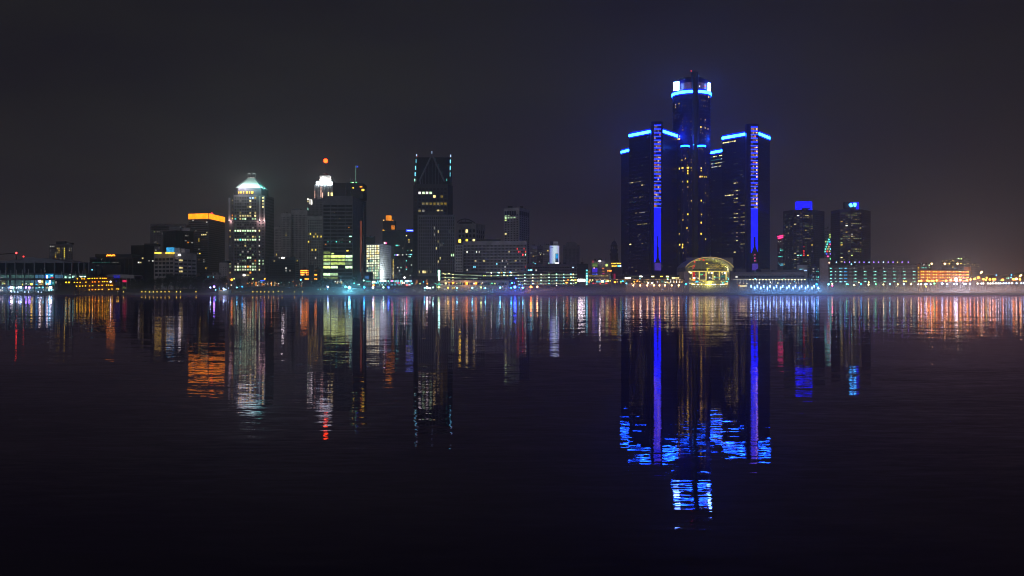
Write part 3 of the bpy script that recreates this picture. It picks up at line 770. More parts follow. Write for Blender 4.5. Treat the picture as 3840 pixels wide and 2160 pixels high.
# pyramid roofed tower
D0 = 1120
b = Building('pyramid_tower', 'tall masonry tower with a floodlit green and white pyramid roof', 'tower', [(857, D0 + 6), (876, D0), (964, D0), (995, D0 + 2), (1027, D0 + 36)], 731, 2, 40, wall='stone', core='glass')
o3 = lambda pts: Lz(820, 600, 2.84, pts)
rowl = lambda y, x0, x1, keys, p: (600 + y / 2.84, 820 + x0 / 2.84, 820 + x1 / 2.84, keys, p)
b.wallm = 'mid'
FL = [rowl(757, 155, 410, ['gw4', 'pw4', 'gw4'], 1.0), rowl(640, 160, 410, ['te3', 'gw3', 'gw4', 'wy3'], 0.95), rowl(860, 155, 410, ['te4', 'gw4', 'pw3', 'gw3'], 0.92), rowl(1147, 160, 410, ['pw4', 'gw3', 'pw3', 'gw3'], 0.9),
      rowl(1182, 160, 410, ['gw3', 'pw3', 'gw4'], 0.9), rowl(1076, 160, 410, ['wy2', 'gw2', 'wh1'], 0.6), rowl(572, 215, 330, ['wy3', 'yel4', 'wy2'], 0.8), rowl(606, 180, 330, ['wy3', 'wy2'], 0.7)] + o3([
     (340, 395, 'bw4'), (371, 395, 'bw4'), (401, 398, 'yel3'), (338, 430, 'wy4'), (338, 468, 'wy2'), (337, 499, 'wy4'), (313, 499, 'wy2'), (398, 576, 'wy3'), (397, 606, 'wy4'), (368, 829, 'wy3'), (397, 829, 'wy2'), (281, 900, 'wy3'),
     (262, 970, 'wh2'), (313, 970, 'wh2'), (310, 1040, 'gw4'), (341, 1043, 'gw4'), (395, 1076, 'or3'), (368, 1112, 'gw3'), (396, 1115, 'wy2'), (310, 1147, 'or4'), (338, 1185, 'or4'), (260, 685, 'wh1'), (309, 722, 'wh1'), (372, 900, 'wh1')])
b.facade(2 - 1, 9, 26, 736, 1028, wf=0.66, hf=0.55, cap=240, minpx=0, lights=FL, rnd=[(.12, ['wh1', 'wh2', 'gw1', 'gw2'])])
b.facade(2, 2, 26, 736, 1028, wf=0.35, hf=0.5, minpx=0, cap=280, seed=2, lights=o3([(467, 402, 'wy4'), (467, 436, 'wy4'), (467, 474, 'wy3'), (467, 506, 'wy4'), (452, 758, 'wy4'), (452, 829, 'gw3'), (451, 865, 'wh3'), (451, 902, 'wh3'),
     (451, 970, 'wh2'), (451, 1009, 'wh2'), (451, 1076, 'gw4'), (451, 1112, 'gw4'), (479, 1076, 'gw3'), (479, 1112, 'gw3'), (451, 1147, 'wy2'), (451, 1182, 'wy4')]))
b.facade(0, 2, 26, 736, 1028, wf=0.35, hf=0.5, minpx=0, cap=300, seed=4, lights=o3([(132, 436, 'wy3'), (132, 470, 'wy2'), (132, 518, 'wy2'), (132, 597, 'or4'), (132, 629, 'yel4'), (115, 757, 'wy4'), (116, 829, 'yel3'), (116, 900, 'wh2'),
     (114, 1112, 'wy3'), (114, 1147, 'gw3'), (114, 1185, 'wy3'), (113, 1245, 'wy3')]))
b.facade(3, 8, 26, 736, 1028, wf=0.97, hf=0.45, mu=0.3, dark=None, seed=5, lights=o3([(573, 668, 'wh3'), (497, 765, 'wh2'), (536, 516, 'wh1'), (512, 1115, 'te3'), (512, 1150, 'wh2')]))
# octagonal attic, windows in it and pyramid
m = MB(); cx = PX(941, D0 + 20); cyy = D0 + 20
oct_ = [(PX(877, D0 + 8), D0 + 8), (PX(892, D0 + 2), D0 + 2), (PX(980, D0 + 3), D0 + 3), (PX(1007, D0 + 26), D0 + 26), (PX(1000, D0 + 40), D0 + 40), (PX(880, D0 + 40), D0 + 40)]
m.prism(oct_, b.H, PZ(703, D0)); b.part('attic', m, 'dark')
for x0, x1 in ((894, 897.5), (901, 907.5), (912.5, 916), (922, 928.5), (933.5, 937), (941, 950)):
    piece('window', lit('yel4'), b.root, (PX((x0 + x1) / 2, D0 + 2), D0 + 1.9, PZ(721.5, D0 + 2)), ((x1 - x0) * .303, 0.3, 2.6))
def pyr_mat():
    m = bpy.data.materials.new('pyramid_roof'); m.use_nodes = True
    b_ = m.node_tree.nodes['Principled BSDF']; b_.inputs['Base Color'].default_value = (0.45, 0.62, 0.58, 1); b_.inputs['Roughness'].default_value = 0.7
    return m
zt = PZ(669, D0 + 18); ze = PZ(703, D0)
m = MB()
base = [(PX(883, D0 + 6), D0 + 6), (PX(896, D0 + 3), D0 + 3), (PX(978, D0 + 4), D0 + 4), (PX(1003, D0 + 25), D0 + 25), (PX(998, D0 + 38), D0 + 38), (PX(884, D0 + 38), D0 + 38)]
top = [(cx - 4.4 + PX(929, D0 + 16) - cx + 4.4 + 0, D0 + 15), (PX(932, D0 + 14), D0 + 14), (PX(953, D0 + 14), D0 + 14), (PX(957, D0 + 18), D0 + 18), (PX(955, D0 + 24), D0 + 24), (PX(930, D0 + 24), D0 + 24)]
mid_ = [((p[0] * .64 + q[0] * .36), p[1] * .64 + q[1] * .36) for p, q in zip(base, top)]
m.prism(base, ze, ze + (zt - ze) * 0.42, mid_); m.prism(mid_, ze + (zt - ze) * 0.42, zt, top)
roof = b.part('pyramid_roof', m, pyr_mat())
m = MB(); m.prism([(p[0], p[1]) for p in top], zt, zt + 0.5); m.build('roof_cap', lit('wh3'), b.root)
# roof floodlights along the eaves
for x, col, pw in ((895, (1.0, 0.93, 0.9), 4200), (915, (0.95, 1, 0.95), 4200), (936, (0.85, 1, 0.93), 3400), (958, (0.45, 1.0, 0.85), 2300), (975, (0.3, 1.0, 0.85), 2300), (990, (0.25, 1.0, 0.85), 2300)):
    yy = D0 - 2.0 if x < 980 else D0 + 10
    point_light(b.root, (PX(x, yy), yy, ze + 0.3), col, pw, 0.8)
m = MB()
for xa, xb, lean in ((930, 938, 0), (949, 957, 1.4)):
    a1 = PX(xa, D0 + 19); a2 = PX(xb, D0 + 19)
    for aa in (a1, a2): m.tube((aa, D0 + 19, zt), (aa, D0 + 19, PZ(643, D0)), 0.22)
    m.tube((a1 - .5, D0 + 19, PZ(641.5, D0)), (a2 + .3, D0 + 19, PZ(643.5, D0)), 0.3)
b.part('roof_frame', m, 'pale')
# rose floodlit corner piers
for x0, x1, y0, y1, cyy_ in ((857.5, 865, 742, 829, D0 + 4.5), (971.5, 977, 735, 829, D0 + 0.2), (989, 993.5, 735, 829, D0 + 1.2)):
    piece('corner_pier', wm('pale'), b.root, (PX((x0 + x1) / 2, cyy_), cyy_ - .45, PZ((y0 + y1) / 2, cyy_)), ((x1 - x0) * .303, 0.6, (y1 - y0) * .303))
for x, y_, pw in ((861, D0 + 1.5, 260), (974.5, D0 - 2.2, 330), (991.5, D0 - 1.2, 330)):
    point_light(b.root, (PX(x, y_), y_, PZ(831, y_)), (1.0, 0.62, 0.55), pw * 1.6, 0.3)
m = MB(); m.fbox(frame_of(b.poly[1], b.poly[2]), -0.5, 28, PZ(831.5, D0), PZ(829.5, D0), 0.02, 0.4); b.part('ledge', m, 'stone')
piece('sign', lit('wh5'), b.root, (PX(916, D0), D0 - .8, PZ(1032, D0)), (2.6, 0.3, 1.6)); piece('sign', lit('wy3'), b.root, (PX(930, D0), D0 - .8, PZ(1032, D0)), (3.0, 0.3, 1.2))
b.done_()

# stepped stone buildings between the pyramid tower and the crowned skyscraper
b = Building('stone_block', 'narrow stone block wedged behind the pyramid roofed tower', 'building', [(1028, 1330), (1055, 1330)], 851, 0, 30, wall='stone')
b.facade(0, 5, 14, 858, 1000, wf=0.4, hf=0.55, minpx=0, lights=[(1038, 951, 'yel4')]); b.done_()
b = Building('stone_tower', 'broad stone tower with stepped top and a close grid of small dark windows', 'tower', [(1053, 1300), (1092, 1300)], 800, 0, 36, wall='stone')
b.facade(0, 7, 24, 812, 1010, wf=0.42, hf=0.6, minpx=0, cap=170, lights=Lz(820, 600, 2.84, [(797, 768, 'yel4'), (800, 825, 'yel4'), (722, 800, 'yel3'), (715, 770, 'wy2')])); b.done_()
b = Building('stone_tower', 'taller middle stone tower with sloping shoulder, grid of dark windows, no crown light', 'tower', [(1092, 1306), (1152, 1306)], 787, 0, 36, wall='stone')
b.facade(0, 11, 25, 804, 1010, wf=0.42, hf=0.6, minpx=0, cap=280, seed=3, lights=[(1131, 871, 'wy2')])
m = MB(); m.prism([(PX(1118, 1307), 1307), (PX(1152, 1307), 1307), (PX(1152, 1307), 1325), (PX(1118, 1307), 1325)], b.H, b.H + 0.1)
k0, k1 = PX(1094, 1308), PX(1125, 1308); m.box(k0, k1, 1308, 1325, b.H, PZ(782, 1308)); b.part('roof_box', m, 'mid'); b.done_()
b = Building('stone_tower', 'pale stone block with round-cornered windows directly beside the ribbon windowed tower', 'tower', [(1152, 1240), (1209, 1240)], 811, 0, 36, wall='stone')
b.facade(0, 8, 20, 822, 1022, wf=0.5, hf=0.6, minpx=0, cap=170, seed=8, lights=Lz(1100, 560, 2.634, [(144, 848, 'yel2'), (167, 848, 'yel4'), (208, 850, 'yel4'), (247, 849, 'yel4'), (270, 849, 'yel4'), (225, 826, 'yel3'), (148, 921, 'yel4'), (235, 918, 'wh1'), (187, 1006, 'yel4'), (227, 1006, 'yel4'), (226, 1082, 'wh3'), (82, 820, 'yel2')])); b.done_()
# crowned skyscraper with red globe
b = Building('stepped_skyscraper', 'stepped art deco skyscraper with white floodlit crown under a glowing red globe', 'tower', [(1152, 1390), (1215, 1390)], 745, 0, 40, wall='mid')
b.facade(0, 12, 10, 750, 815, wf=0.4, hf=0.6, minpx=0, cap=120, seed=1)
DD = 1394
def tier(x0, x1, y0, y1, dy, matn, name='tier', dp=26):
    m = MB(); m.box(PX(x0, DD + dy), PX(x1, DD + dy), DD + dy, DD + dy + dp, PZ(y1, DD + dy), PZ(y0, DD + dy)); return b.part(name, m, matn)
tier(1178, 1248, 694, 747, 2, 'mid'); tier(1184, 1246.5, 678, 694, 5, 'pale', dp=22); tier(1198.5, 1242, 659, 678, 9, 'pale', dp=16)
m = MB(); c = (PX(1220, 1411), 1411); m.ngon(c, 7.0, 8, PZ(659, 1411), PZ(650, 1411), 2.2); m.tube((c[0], c[1], PZ(650, 1411)), (c[0], c[1], PZ(611, 1411)), 0.45, 8, 0.2); b.part('spire', m, 'dark')
m = MB(); m.ball((PX(1221, 1411), 1411, PZ(603, 1411)), 3.0, 16, 10); b.part('globe', m, emat('globe_red', (14.0, 0.55, 0.04), 1.0, sample=True), smooth=True)
# fluted piers give the crown its vertical shadow lines
m = MB()
for k in range(9): m.box(PX(1186 + k * 7.3, DD + 4.6), PX(1188.6 + k * 7.3, DD + 4.6), DD + 4.4, DD + 5.0, PZ(693, DD), PZ(678, DD))
for k in range(8): m.box(PX(1200 + k * 5.6, DD + 8.6), PX(1201.8 + k * 5.6, DD + 8.6), DD + 8.4, DD + 9.0, PZ(677.5, DD), PZ(660, DD))
for x in (1178, 1191, 1199, 1212, 1228, 1240, 1246): m.box(PX(x, DD + 1.6), PX(x + 4, DD + 1.6), DD + 1.2, DD + 2, PZ(745, DD), PZ(696, DD))
b.part('pier', m, 'pale')
for x, col, pw, y in ((1188, (.8, 1, .95), 420, 694), (1197, (.8, 1, .95), 420, 694), (1207, (.75, 1, 1), 420, 694), (1218, (.75, 1, 1), 420, 694), (1229, (.75, 1, 1), 420, 694), (1240, (.8, 1, .95), 420, 694)):
    point_light(b.root, (PX(x, DD + 1.2), DD + 1.2, PZ(y, DD) + 1.4), col, pw * 2.2, 0.4)
for x in (1202, 1212, 1222, 1232, 1240): point_light(b.root, (PX(x, DD + 6.2), DD + 6.2, PZ(679.5, DD) + 1.6), (1, .97, .9), 1100, 0.4)
for x0, x1, y0, y1, key in ((1178, 1181.5, 715, 742, 'ro3'), (1188, 1190.5, 730, 738, 'ro2'), (1202.5, 1204, 700, 738, 'ro4'), (1207.5, 1210, 722, 741, 'ro4'), (1229.5, 1233, 721, 734, 'wy4'), (1240, 1247, 722, 734, 'wy4'), (1208.5, 1210.5, 706, 712, 'wh2'), (1207, 1210.5, 689, 692, 'wh5')):
    piece('window', lit(key), b.root, (PX((x0 + x1) / 2, DD), DD + 0.9, PZ((y0 + y1) / 2, DD)), ((x1 - x0) * .375, 0.3, (y1 - y0) * .375))
for x0, x1, y0, y1, key in ((1152.5, 1157, 744, 750, 'wh4'), (1153, 1157, 753, 758, 'wy3'), (1159, 1164, 746, 766, 'wh3'), (1165.5, 1171, 750, 767, 'wh4'), (1153, 1156, 779, 789, 'mi3'), (1163, 1170, 737 + 10, 750, 'wh3')):
    piece('window', lit(key), b.root, (PX((x0 + x1) / 2, 1390), 1389.9, PZ((y0 + y1) / 2, 1390)), ((x1 - x0) * .375, 0.3, (y1 - y0) * .375))
b.done_()
# low dark grid block in front, and ribbed annex
b = Building('office_block', 'low dark brown block with square grid windows and a white roof sign', 'building', [(1008, 980), (1108, 985)], 965, 0, 30, wall='dark')
b.facade(0, 13, 8, 974, 1046, wf=0.75, hf=0.68, minpx=0, cap=110, lights=Lz(820, 600, 2.84, [(596, 1085, 'wy2'), (710, 1147, 'wh3'), (710, 1181, 'wh2'), (727, 1181, 'wh2'), (755, 1181, 'wh2'), (836, 1046, 'yel4')]))
piece('roof_sign', lit('wh6'), b.root, (PX(1059, 980), 982, PZ(966, 980)), (2.7, 0.3, 1.0)); piece('roof_sign', lit('wh3'), b.root, (PX(1043, 980), 982, PZ(967, 980)), (2.2, 0.3, 0.5)); b.done_()
b = Building('stone_block', 'striped pale annex between the brown grid block and the orange lit building', 'building', [(1108, 1000), (1124, 1000)], 968, 0, 30, wall='stone')
b.facade(0, 4, 11, 974, 1050, wf=0.96, hf=0.5, minpx=0, lights=[(1115, 968, 'yel4')]); b.done_()
# orange lit brick building and dark tower stub
b = Building('brick_building', 'low brick building with bright orange lit window strips', 'building', [(1124, 960), (1202, 960)], 1008, 0, 22, wall='brick', core='black')
b.facade(0, 14, 5, 1011, 1050, wf=0.85, hf=0.5, dark='glass', minpx=0, lights=[(1013, 1126, 1138, ['or5'], 1), (1021, 1126, 1138, ['or5'], 1), (1034, 1126, 1138, ['or5', 'wa4'], 1), (1017, 1146, 1160, ['or4', 'or5'], .9), (1026, 1146, 1160, ['or4', 'or5'], 1), (1034, 1148, 1158, ['or4'], .8), (1043, 1147, 1160, ['or5'], 1),
   (1034, 1181, 1186, ['or5'], 1), (1043, 1181, 1186, ['or5'], 1), (1018, 1180, 1196, ['or2', 'or3'], .6)]); b.done_()
b = Building('stair_tower', 'plain dark concrete stair tower rising from the orange lit building', 'building', [(1158, 950), (1178, 950)], 993, 0, 9, wall='dark'); b.done_()

# ribbon window tower
b = Building('ribbon_tower', 'tall office tower with wide ribbon windows, lower floors lit yellow green', 'tower', [(1211, 1100), (1323, 1100), (1352, 1150), (1374, 1172)], 735, 0, 40, wall='mid', core='glass')
o4 = lambda pts: Lz(1100, 560, 2.634, pts)
r4 = lambda y, x0, x1, keys, p: (560 + y / 2.634, 1100 + x0 / 2.634, 1100 + x1 / 2.634, keys, p)
b.facade(0, 4, 21, 766, 1049, wf=0.94, hf=0.66, mu=0.3, minpx=0, cap=120, lights=[r4(1061, 292, 586, ['yg4', 'yg3', 'gw4'], 1), r4(1090, 292, 586, ['yg3', 'gw3'], 1), r4(1118, 292, 586, ['gw3', 'yg3', 'gw2'], 1), r4(1176, 292, 432, ['gw4', 'yg4'], 1), r4(1176, 520, 586, ['gw4'], 1),
   r4(1233, 292, 432, ['gw3', 'gw4'], 1), r4(1262, 292, 432, ['yg2'], 1)] + o4([(325, 1030, 'yg2'), (480, 1145, 'yg3')]))
for x, y, w, h, key in ((405, 625, 6, 5, 'wy3'), (459, 684, 5, 5, 'yel3'), (549, 772, 6, 6, 'or4'), (564, 860, 24, 8, 'mi4'), (535, 1001, 19, 11, 'yel4'), (390, 1030, 24, 10, 'yg4'), (343, 914, 10, 5, 'te3'), (375, 914, 5, 5, 'te3'), (425, 914, 12, 7, 'te4'), (452, 914, 6, 5, 'te3'), (480, 916, 5, 5, 'te3'), (559, 914, 7, 7, 'mi4'),
   (320, 938, 7, 6, 'or4'), (352, 886, 3, 6, 'wh2'), (472, 886, 3, 6, 'wh2'), (487, 886, 3, 6, 'wh2'), (407, 774, 3, 4, 'wh2'), (428, 803, 3, 4, 'wh2'), (480, 797, 5, 4, 'wh2'), (532, 628, 4, 5, 'wh2'), (532, 657, 3, 5, 'wh1'), (568, 712, 3, 5, 'wh2'), (382, 628, 16, 4, 'wh1'), (447, 975, 4, 3, 'wh2'), (638, 760, 3, 6, 'wh3')):
    px = 1100 + x / 2.634; py = 560 + y / 2.634
    yy = 1099.6 if px < 1322 else 1124
    piece('window', lit(key), b.root, (PX(px, yy), yy, PZ(py, yy)), (w / 2.634 * .297, 0.2, h / 2.634 * .297 * 1.2))
b.facade(2, 2, 40, 730, 1000, wf=0.9, hf=0.4, mu=0.2, dark=None, fins=1.0)
m = MB(); m.box(PX(1248, 1125), PX(1300, 1125), 1125, 1150, b.H, PZ(686, 1125)); m.box(PX(1300, 1128), PX(1318, 1128), 1127, 1150, b.H, PZ(684, 1125)); m.box(PX(1318, 1132), PX(1362, 1132), 1131, 1160, b.H, PZ(687, 1132)); b.part('penthouse', m, 'dark')
piece('window', lit('or4'), b.root, (PX(1354, 1131), 1130.9, PZ(700.5, 1131)), (2.8, 0.3, 1.2)); piece('window', lit('yel4'), b.root, (PX(1361, 1131), 1130.9, PZ(712.5, 1131)), (3.0, 0.3, 2.2)); piece('window', lit('yel4'), b.root, (PX(1324.5, 1131), 1130.8, PZ(704.5, 1131)), (1.3, 0.3, 1.3))
m = MB(); fx = PX(1334, 1135); m.tube((fx, 1135, b.H), (fx, 1135, PZ(621, 1135)), 0.32); b.part('flagpole', m, lit('mi2'))
m = MB(); m.box(fx + .3, fx + 2.7, 1134.9, 1135.1, PZ(628, 1135), PZ(622, 1135)); b.part('flag', m, lit('bl3'))
m = MB()
for a, c_ in (((1311, 677), (1316, 665)), ((1316, 682), (1314, 668)), ((1318, 680), (1324, 670))): m.tube((PX(a[0], 1133), 1133, PZ(a[1], 1133)), (PX(c_[0], 1133), 1133, PZ(c_[1], 1133)), 0.16)
b.part('antenna', m, 'pale')
for x, key in ((1317, 'gr3'), (1324, 'gw4'), (1336, 'gr4')): piece('floodlight', lit(key), b.root, (PX(x, 1131), 1130.8, PZ(684, 1131)), (1.5, .4, .8))
# rust red lit edge strip of the side wall
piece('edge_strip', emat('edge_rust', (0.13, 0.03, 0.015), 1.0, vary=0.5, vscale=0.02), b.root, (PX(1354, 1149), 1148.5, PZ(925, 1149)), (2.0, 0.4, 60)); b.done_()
b = Building('stair_tower', 'slim rust coloured stair tower at the foot of the ribbon windowed tower', 'building', [(1354, 960), (1364, 960)], 948, 0, 8, wall='brick'); b.done_()

# white lit grid building
b = Building('grid_building', 'white lit cube building with honeycomb window grid and louvred side', 'building', [(1373, 1050), (1424, 1040), (1467, 1085)], 914, 1, 30, wall='white', core='dark')
b.facade(0, 8, 14, 919, 1047, wf=0.62, hf=0.66, mu=0.3, minpx=0, cap=10, dark='glass', rnd=[(0.98, ['pw4', 'pw4', 'pw4', 'wy4'], 0, 6), (0.95, ['pw4', 'gw4', 'pw3', 'pw4', 'mi3'], 6, 14)])
fr, L = b.facade(1, 1, 16, 919, 1047, wf=0.995, hf=0.10, mu=0.05, dark='dark', minpx=0)
for k, (u, z) in enumerate(((6, 2), (12, 2), (3, 2))):
    p = fr[0] + fr[1] * u + fr[2] * 5.2; point_light(b.root, (p.x, p.y, GZ + 6), (0.75, 1.0, 0.95), 420, 0.5)
for k, u in enumerate((2, 9)):  # unseen fill lights hung before the side wall to brighten it
    p = fr[0] + fr[1] * u + fr[2] * 12; point_light(b.root, (p.x, p.y, GZ + 20), (0.85, 1.0, .97), 3000, 0.5)
b.done_()
b = Building('office_block', 'dark sloping roofed block rising behind the honeycomb cube', 'building', [(1373, 1120), (1407, 1120)], 888, 0, 20, wall='black'); b.done_()
# orange crowned tower
b = Building('crowned_tower', 'slim stone tower with an orange floodlit stepped crown', 'tower', [(1435, 1420), (1484, 1420)], 862, 0, 26, wall='mid')
b.facade(0, 6, 8, 870, 960, wf=0.4, hf=0.6, minpx=0)
m = MB(); m.box(PX(1436, 1424), PX(1480, 1424), 1424, 1444, b.H, PZ(827, 1424)); b.part('tier', m, 'dark')
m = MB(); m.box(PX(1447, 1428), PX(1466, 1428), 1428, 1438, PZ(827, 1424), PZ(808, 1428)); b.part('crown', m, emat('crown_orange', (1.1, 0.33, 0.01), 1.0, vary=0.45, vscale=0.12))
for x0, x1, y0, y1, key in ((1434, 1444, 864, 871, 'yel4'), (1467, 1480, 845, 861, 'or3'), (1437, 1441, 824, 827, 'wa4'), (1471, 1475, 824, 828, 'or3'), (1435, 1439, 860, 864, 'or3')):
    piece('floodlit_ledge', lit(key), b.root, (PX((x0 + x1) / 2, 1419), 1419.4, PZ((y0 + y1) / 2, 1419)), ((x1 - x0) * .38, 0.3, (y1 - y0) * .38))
b.done_()
b = Building('office_tower', 'plain dark slab with a blue roof sign on its taller neighbour', 'tower', [(1434, 1340), (1520, 1330)], 863, 1, 30, wall='dark', core='dark')
b.facade(0, 14, 14, 880, 1045, wf=0.7, hf=0.4, dark=None, lights=Lz(1340, 760, 4.14, [(595, 686, 'te4'), (617, 686, 'te4'), (648, 686, 'wh2'), (690, 688, 'wh2'), (537, 795, 'cy3'), (580, 797, 'te3'), (605, 797, 'pu4'), (620, 797, 'wh4'), (652, 802, 'wy2'), (663, 802, 'wy2'), (697, 802, 'wh3'), (538, 875, 'cy5'), (620, 1015, 'wh3'), (670, 1020, 'mi3'), (642, 1057, 'wh3'), (562, 848, 'te4'), (437, 628, 'pk4')]))
piece('roof_sign', lit('pk4'), b.root, (PX(1446, 1338), 1337, PZ(912, 1338)), (3.2, .4, 2.2)); piece('roof_sign', lit('wh5'), b.root, (PX(1442.5, 1338), 1336.6, PZ(912, 1338)), (1.4, .4, 1.8)); piece('roof_sign', lit('cy5'), b.root, (PX(1420, 1338), 1120, PZ(904, 1338)), (.01, .01, .01)) if False else None
b.done_()
b = Building('office_tower', 'dark tower carrying a blue and white horizontal roof sign', 'tower', [(1520, 1300), (1552, 1300)], 860, 0, 30, wall='dark', core='dark')
b.facade(0, 6, 22, 872, 1045, wf=0.75, hf=0.45, dark=None, lights=Lz(1340, 760, 4.14, [(741, 510, 'wy4'), (810, 579, 'yel4'), (806, 614, 'wy3'), (737, 802, 'wh3'), (775, 753, 'te3'), (832, 753, 'wy4'), (850, 753, 'wy4'), (795, 790, 'cy3'), (818, 790, 'cy4'), (848, 790, 'cy4'), (800, 828, 'mi3'), (822, 828, 'mi4'), (735, 912, 'te4'), (740, 988, 'rd4'), (735, 1020, 'te4'), (848, 973, 'wh3'), (825, 1125, 'wh3'), (732, 1163, 'wh5')]))
piece('roof_sign', emat('sign_blue', (0.03, 0.10, 2.2), 1.0), b.root, (PX(1536, 1299), 1299.3, PZ(864.5, 1299)), (9.6, .4, 2.8)); piece('sign_lettering', lit('bw4'), b.root, (PX(1537.5, 1299), 1299.0, PZ(864.5, 1299)), (8.0, .4, 1.2)); b.done_()
b = Building('lit_annex', 'thin vertical strip building edged with amber window dots beside the honeycomb cube', 'building', [(1467, 1110), (1478, 1110)], 925, 0, 12, wall='mid')
b.facade(0, 2, 22, 930, 1046, wf=0.6, hf=0.55, dark='glass', minpx=0, lights=[(y, 1473, 1478, ['yel4', 'wy4'], 1) for y in range(973, 1046, 5)]); b.done_()

# twin-gabled dark tower
D1 = 1180
b = Building('gabled_tower', 'tall dark tower with pointed gable crown outlined by cyan light dashes', 'tower', [(1550, D1 + 14), (1565, D1), (1679, D1), (1698, D1 + 24)], 690, 1, 34, wall='dark', core='glass')
o6 = lambda pts: Lz(1500, 560, 2.635, pts); r6 = lambda y, x0, x1, keys, p: (560 + y / 2.635, 1500 + x0 / 2.635, 1500 + x1 / 2.635, keys, p)
b.facade(1, 8, 24, 703, 1026, wf=0.66, hf=0.62, mu=0.6, minpx=0, cap=200, lights=[r6(421, 175, 300, ['wh4', 'gw4'], 1), r6(539, 175, 435, ['yel2', 'yel2', 'wy2'], .75)] + o6([(323, 455, 'wy4'), (400, 455, 'wh2'), (418, 455, 'yel2'), (390, 598, 'wy3'), (427, 598, 'wy2'), (195, 598, 'wy2'), (248, 622, 'wh2')]))
b.facade(0, 1, 22, 700, 1026, wf=0.6, hf=0.55, mu=0.3, minpx=0, cap=230, lights=o6([(148, 421, 'wh3'), (148, 477, 'bw4'), (148, 738, 'wy4'), (148, 823, 'yg4'), (150, 1172, 'yel4'), (150, 1202, 'yel4'), (150, 1232, 'yel4')]))
b.facade(2, 3, 22, 700, 1026, wf=0.8, hf=0.5, mu=0.3, minpx=0, cap=260, dark='glass', lights=o6([(508, 470, 'wh2'), (518, 512, 'wy3'), (505, 558, 'wh2')]))
m = MB(); xg0, xg1 = PX(1564, D1 + 4), PX(1687, D1 + 4)
m.box(xg0, xg1, D1 + 3, D1 + 30, b.H, PZ(590, D1 + 3)); b.part('upper_block', m, 'glass')
m = MB(); gx = PX(1619, D1); 
def rib(x0, y0, x1, y1, w=0.7, dy=0.0): m.tube((PX(x0, D1 + dy), D1 + 1.6 + dy, PZ(y0, D1)), (PX(x1, D1 + dy), D1 + 1.6 + dy, PZ(y1, D1)), w, 4)
rib(1572, 680, 1618, 583, 1.1); rib(1667, 680, 1621, 583, 1.1); rib(1576, 690, 1576, 674, .8)
for k in range(7):
    x = 1583 + k * 12.3; yt = 585 + abs(x - 1619) * 2.1
    m.box(PX(x, D1) - .25, PX(x, D1) + .25, D1 + 2.2, D1 + 2.9, b.H, PZ(yt, D1))
m.prism([(PX(1613, D1), D1 + 1.2), (PX(1625, D1), D1 + 1.2), (PX(1625, D1), D1 + 6), (PX(1613, D1), D1 + 6)], PZ(590, D1), PZ(577, D1), [(gx - .5, D1 + 1.2), (gx + .5, D1 + 1.2), (gx + .5, D1 + 6), (gx - .5, D1 + 6)])
b.part('gable_frame', m, 'mid')
m = MB()
for x0, x1 in ((1555, 1564), (1685, 1692)):
    m.prism([(PX(x0, D1 + 6), D1 + 6), (PX(x1, D1 + 6), D1 + 6), (PX(x1, D1 + 6), D1 + 24), (PX(x0, D1 + 6), D1 + 24)], b.H, PZ(592, D1 + 6))
b.part('corner_block', m, 'dark')
for x, y0, y1, key in ((1559, 595, 609, 'cy3'), (1557, 620, 634, 'cy4'), (1555.5, 645, 658, 'cy4'), (1688, 597, 610, 'cy4'), (1687, 620, 635, 'cy4'), (1686, 645, 660, 'cy4'), (1561, 576, 584, 'bw4'), (1689, 578, 587, 'bw4'), (1554, 669, 678, 'mi4'), (1682, 670, 679, 'mi4'), (1675, 670, 679, 'te3'),
     (1619.5, 568, 576, 'bw3'), (1633, 592, 602, 'cy1'), (1645, 616, 628, 'cy1'), (1657.5, 643, 656, 'cy1'), (1564, 583, 586, 'rd3')):
    piece('light_dash', lit(key), b.root, (PX(x, D1 + 1), D1 + (5.6 if x < 1570 or x > 1680 else 0.9), PZ((y0 + y1) / 2, D1 + 1)), (1.0 if y1 - y0 < 14.5 else 1.1, .4, (y1 - y0) * .32))
b.done_()
b = Building('slab_block', 'closely ribbed dark slab built against the front of the gabled tower', 'building', [(1567, 1150), (1706, 1150)], 806, 0, 20, wall='mid', core='glass')
b.facade(0, 19, 17, 811, 1026, wf=0.56, hf=0.72, mu=0.6, minpx=0, cap=290, fins=0.25, lights=o6([(338, 762, 'wh2'), (386, 803, 'wy3'), (484, 800, 'wh1'), (333, 838, 'wh2'), (382, 914, 'wy2'), (366, 989, 'wy3'), (403, 1066, 'wy3'), (381, 1104, 'wy3'), (508, 1057, 'gw4'), (530, 1057, 'gw4'), (400, 948, 'wh1'), (420, 948, 'wh1'), (175, 1216, 'wy4'), (200, 1216, 'wy3'), (225, 1216, 'wy4'), (248, 1216, 'wy4'), (275, 1216, 'wy2'), (300, 1216, 'wy2')]))
m = MB(); m.box(PX(1597, 1152), PX(1665, 1152), 1152, 1166, b.H, PZ(792, 1152)); b.part('roof_box', m, 'dark'); b.done_()

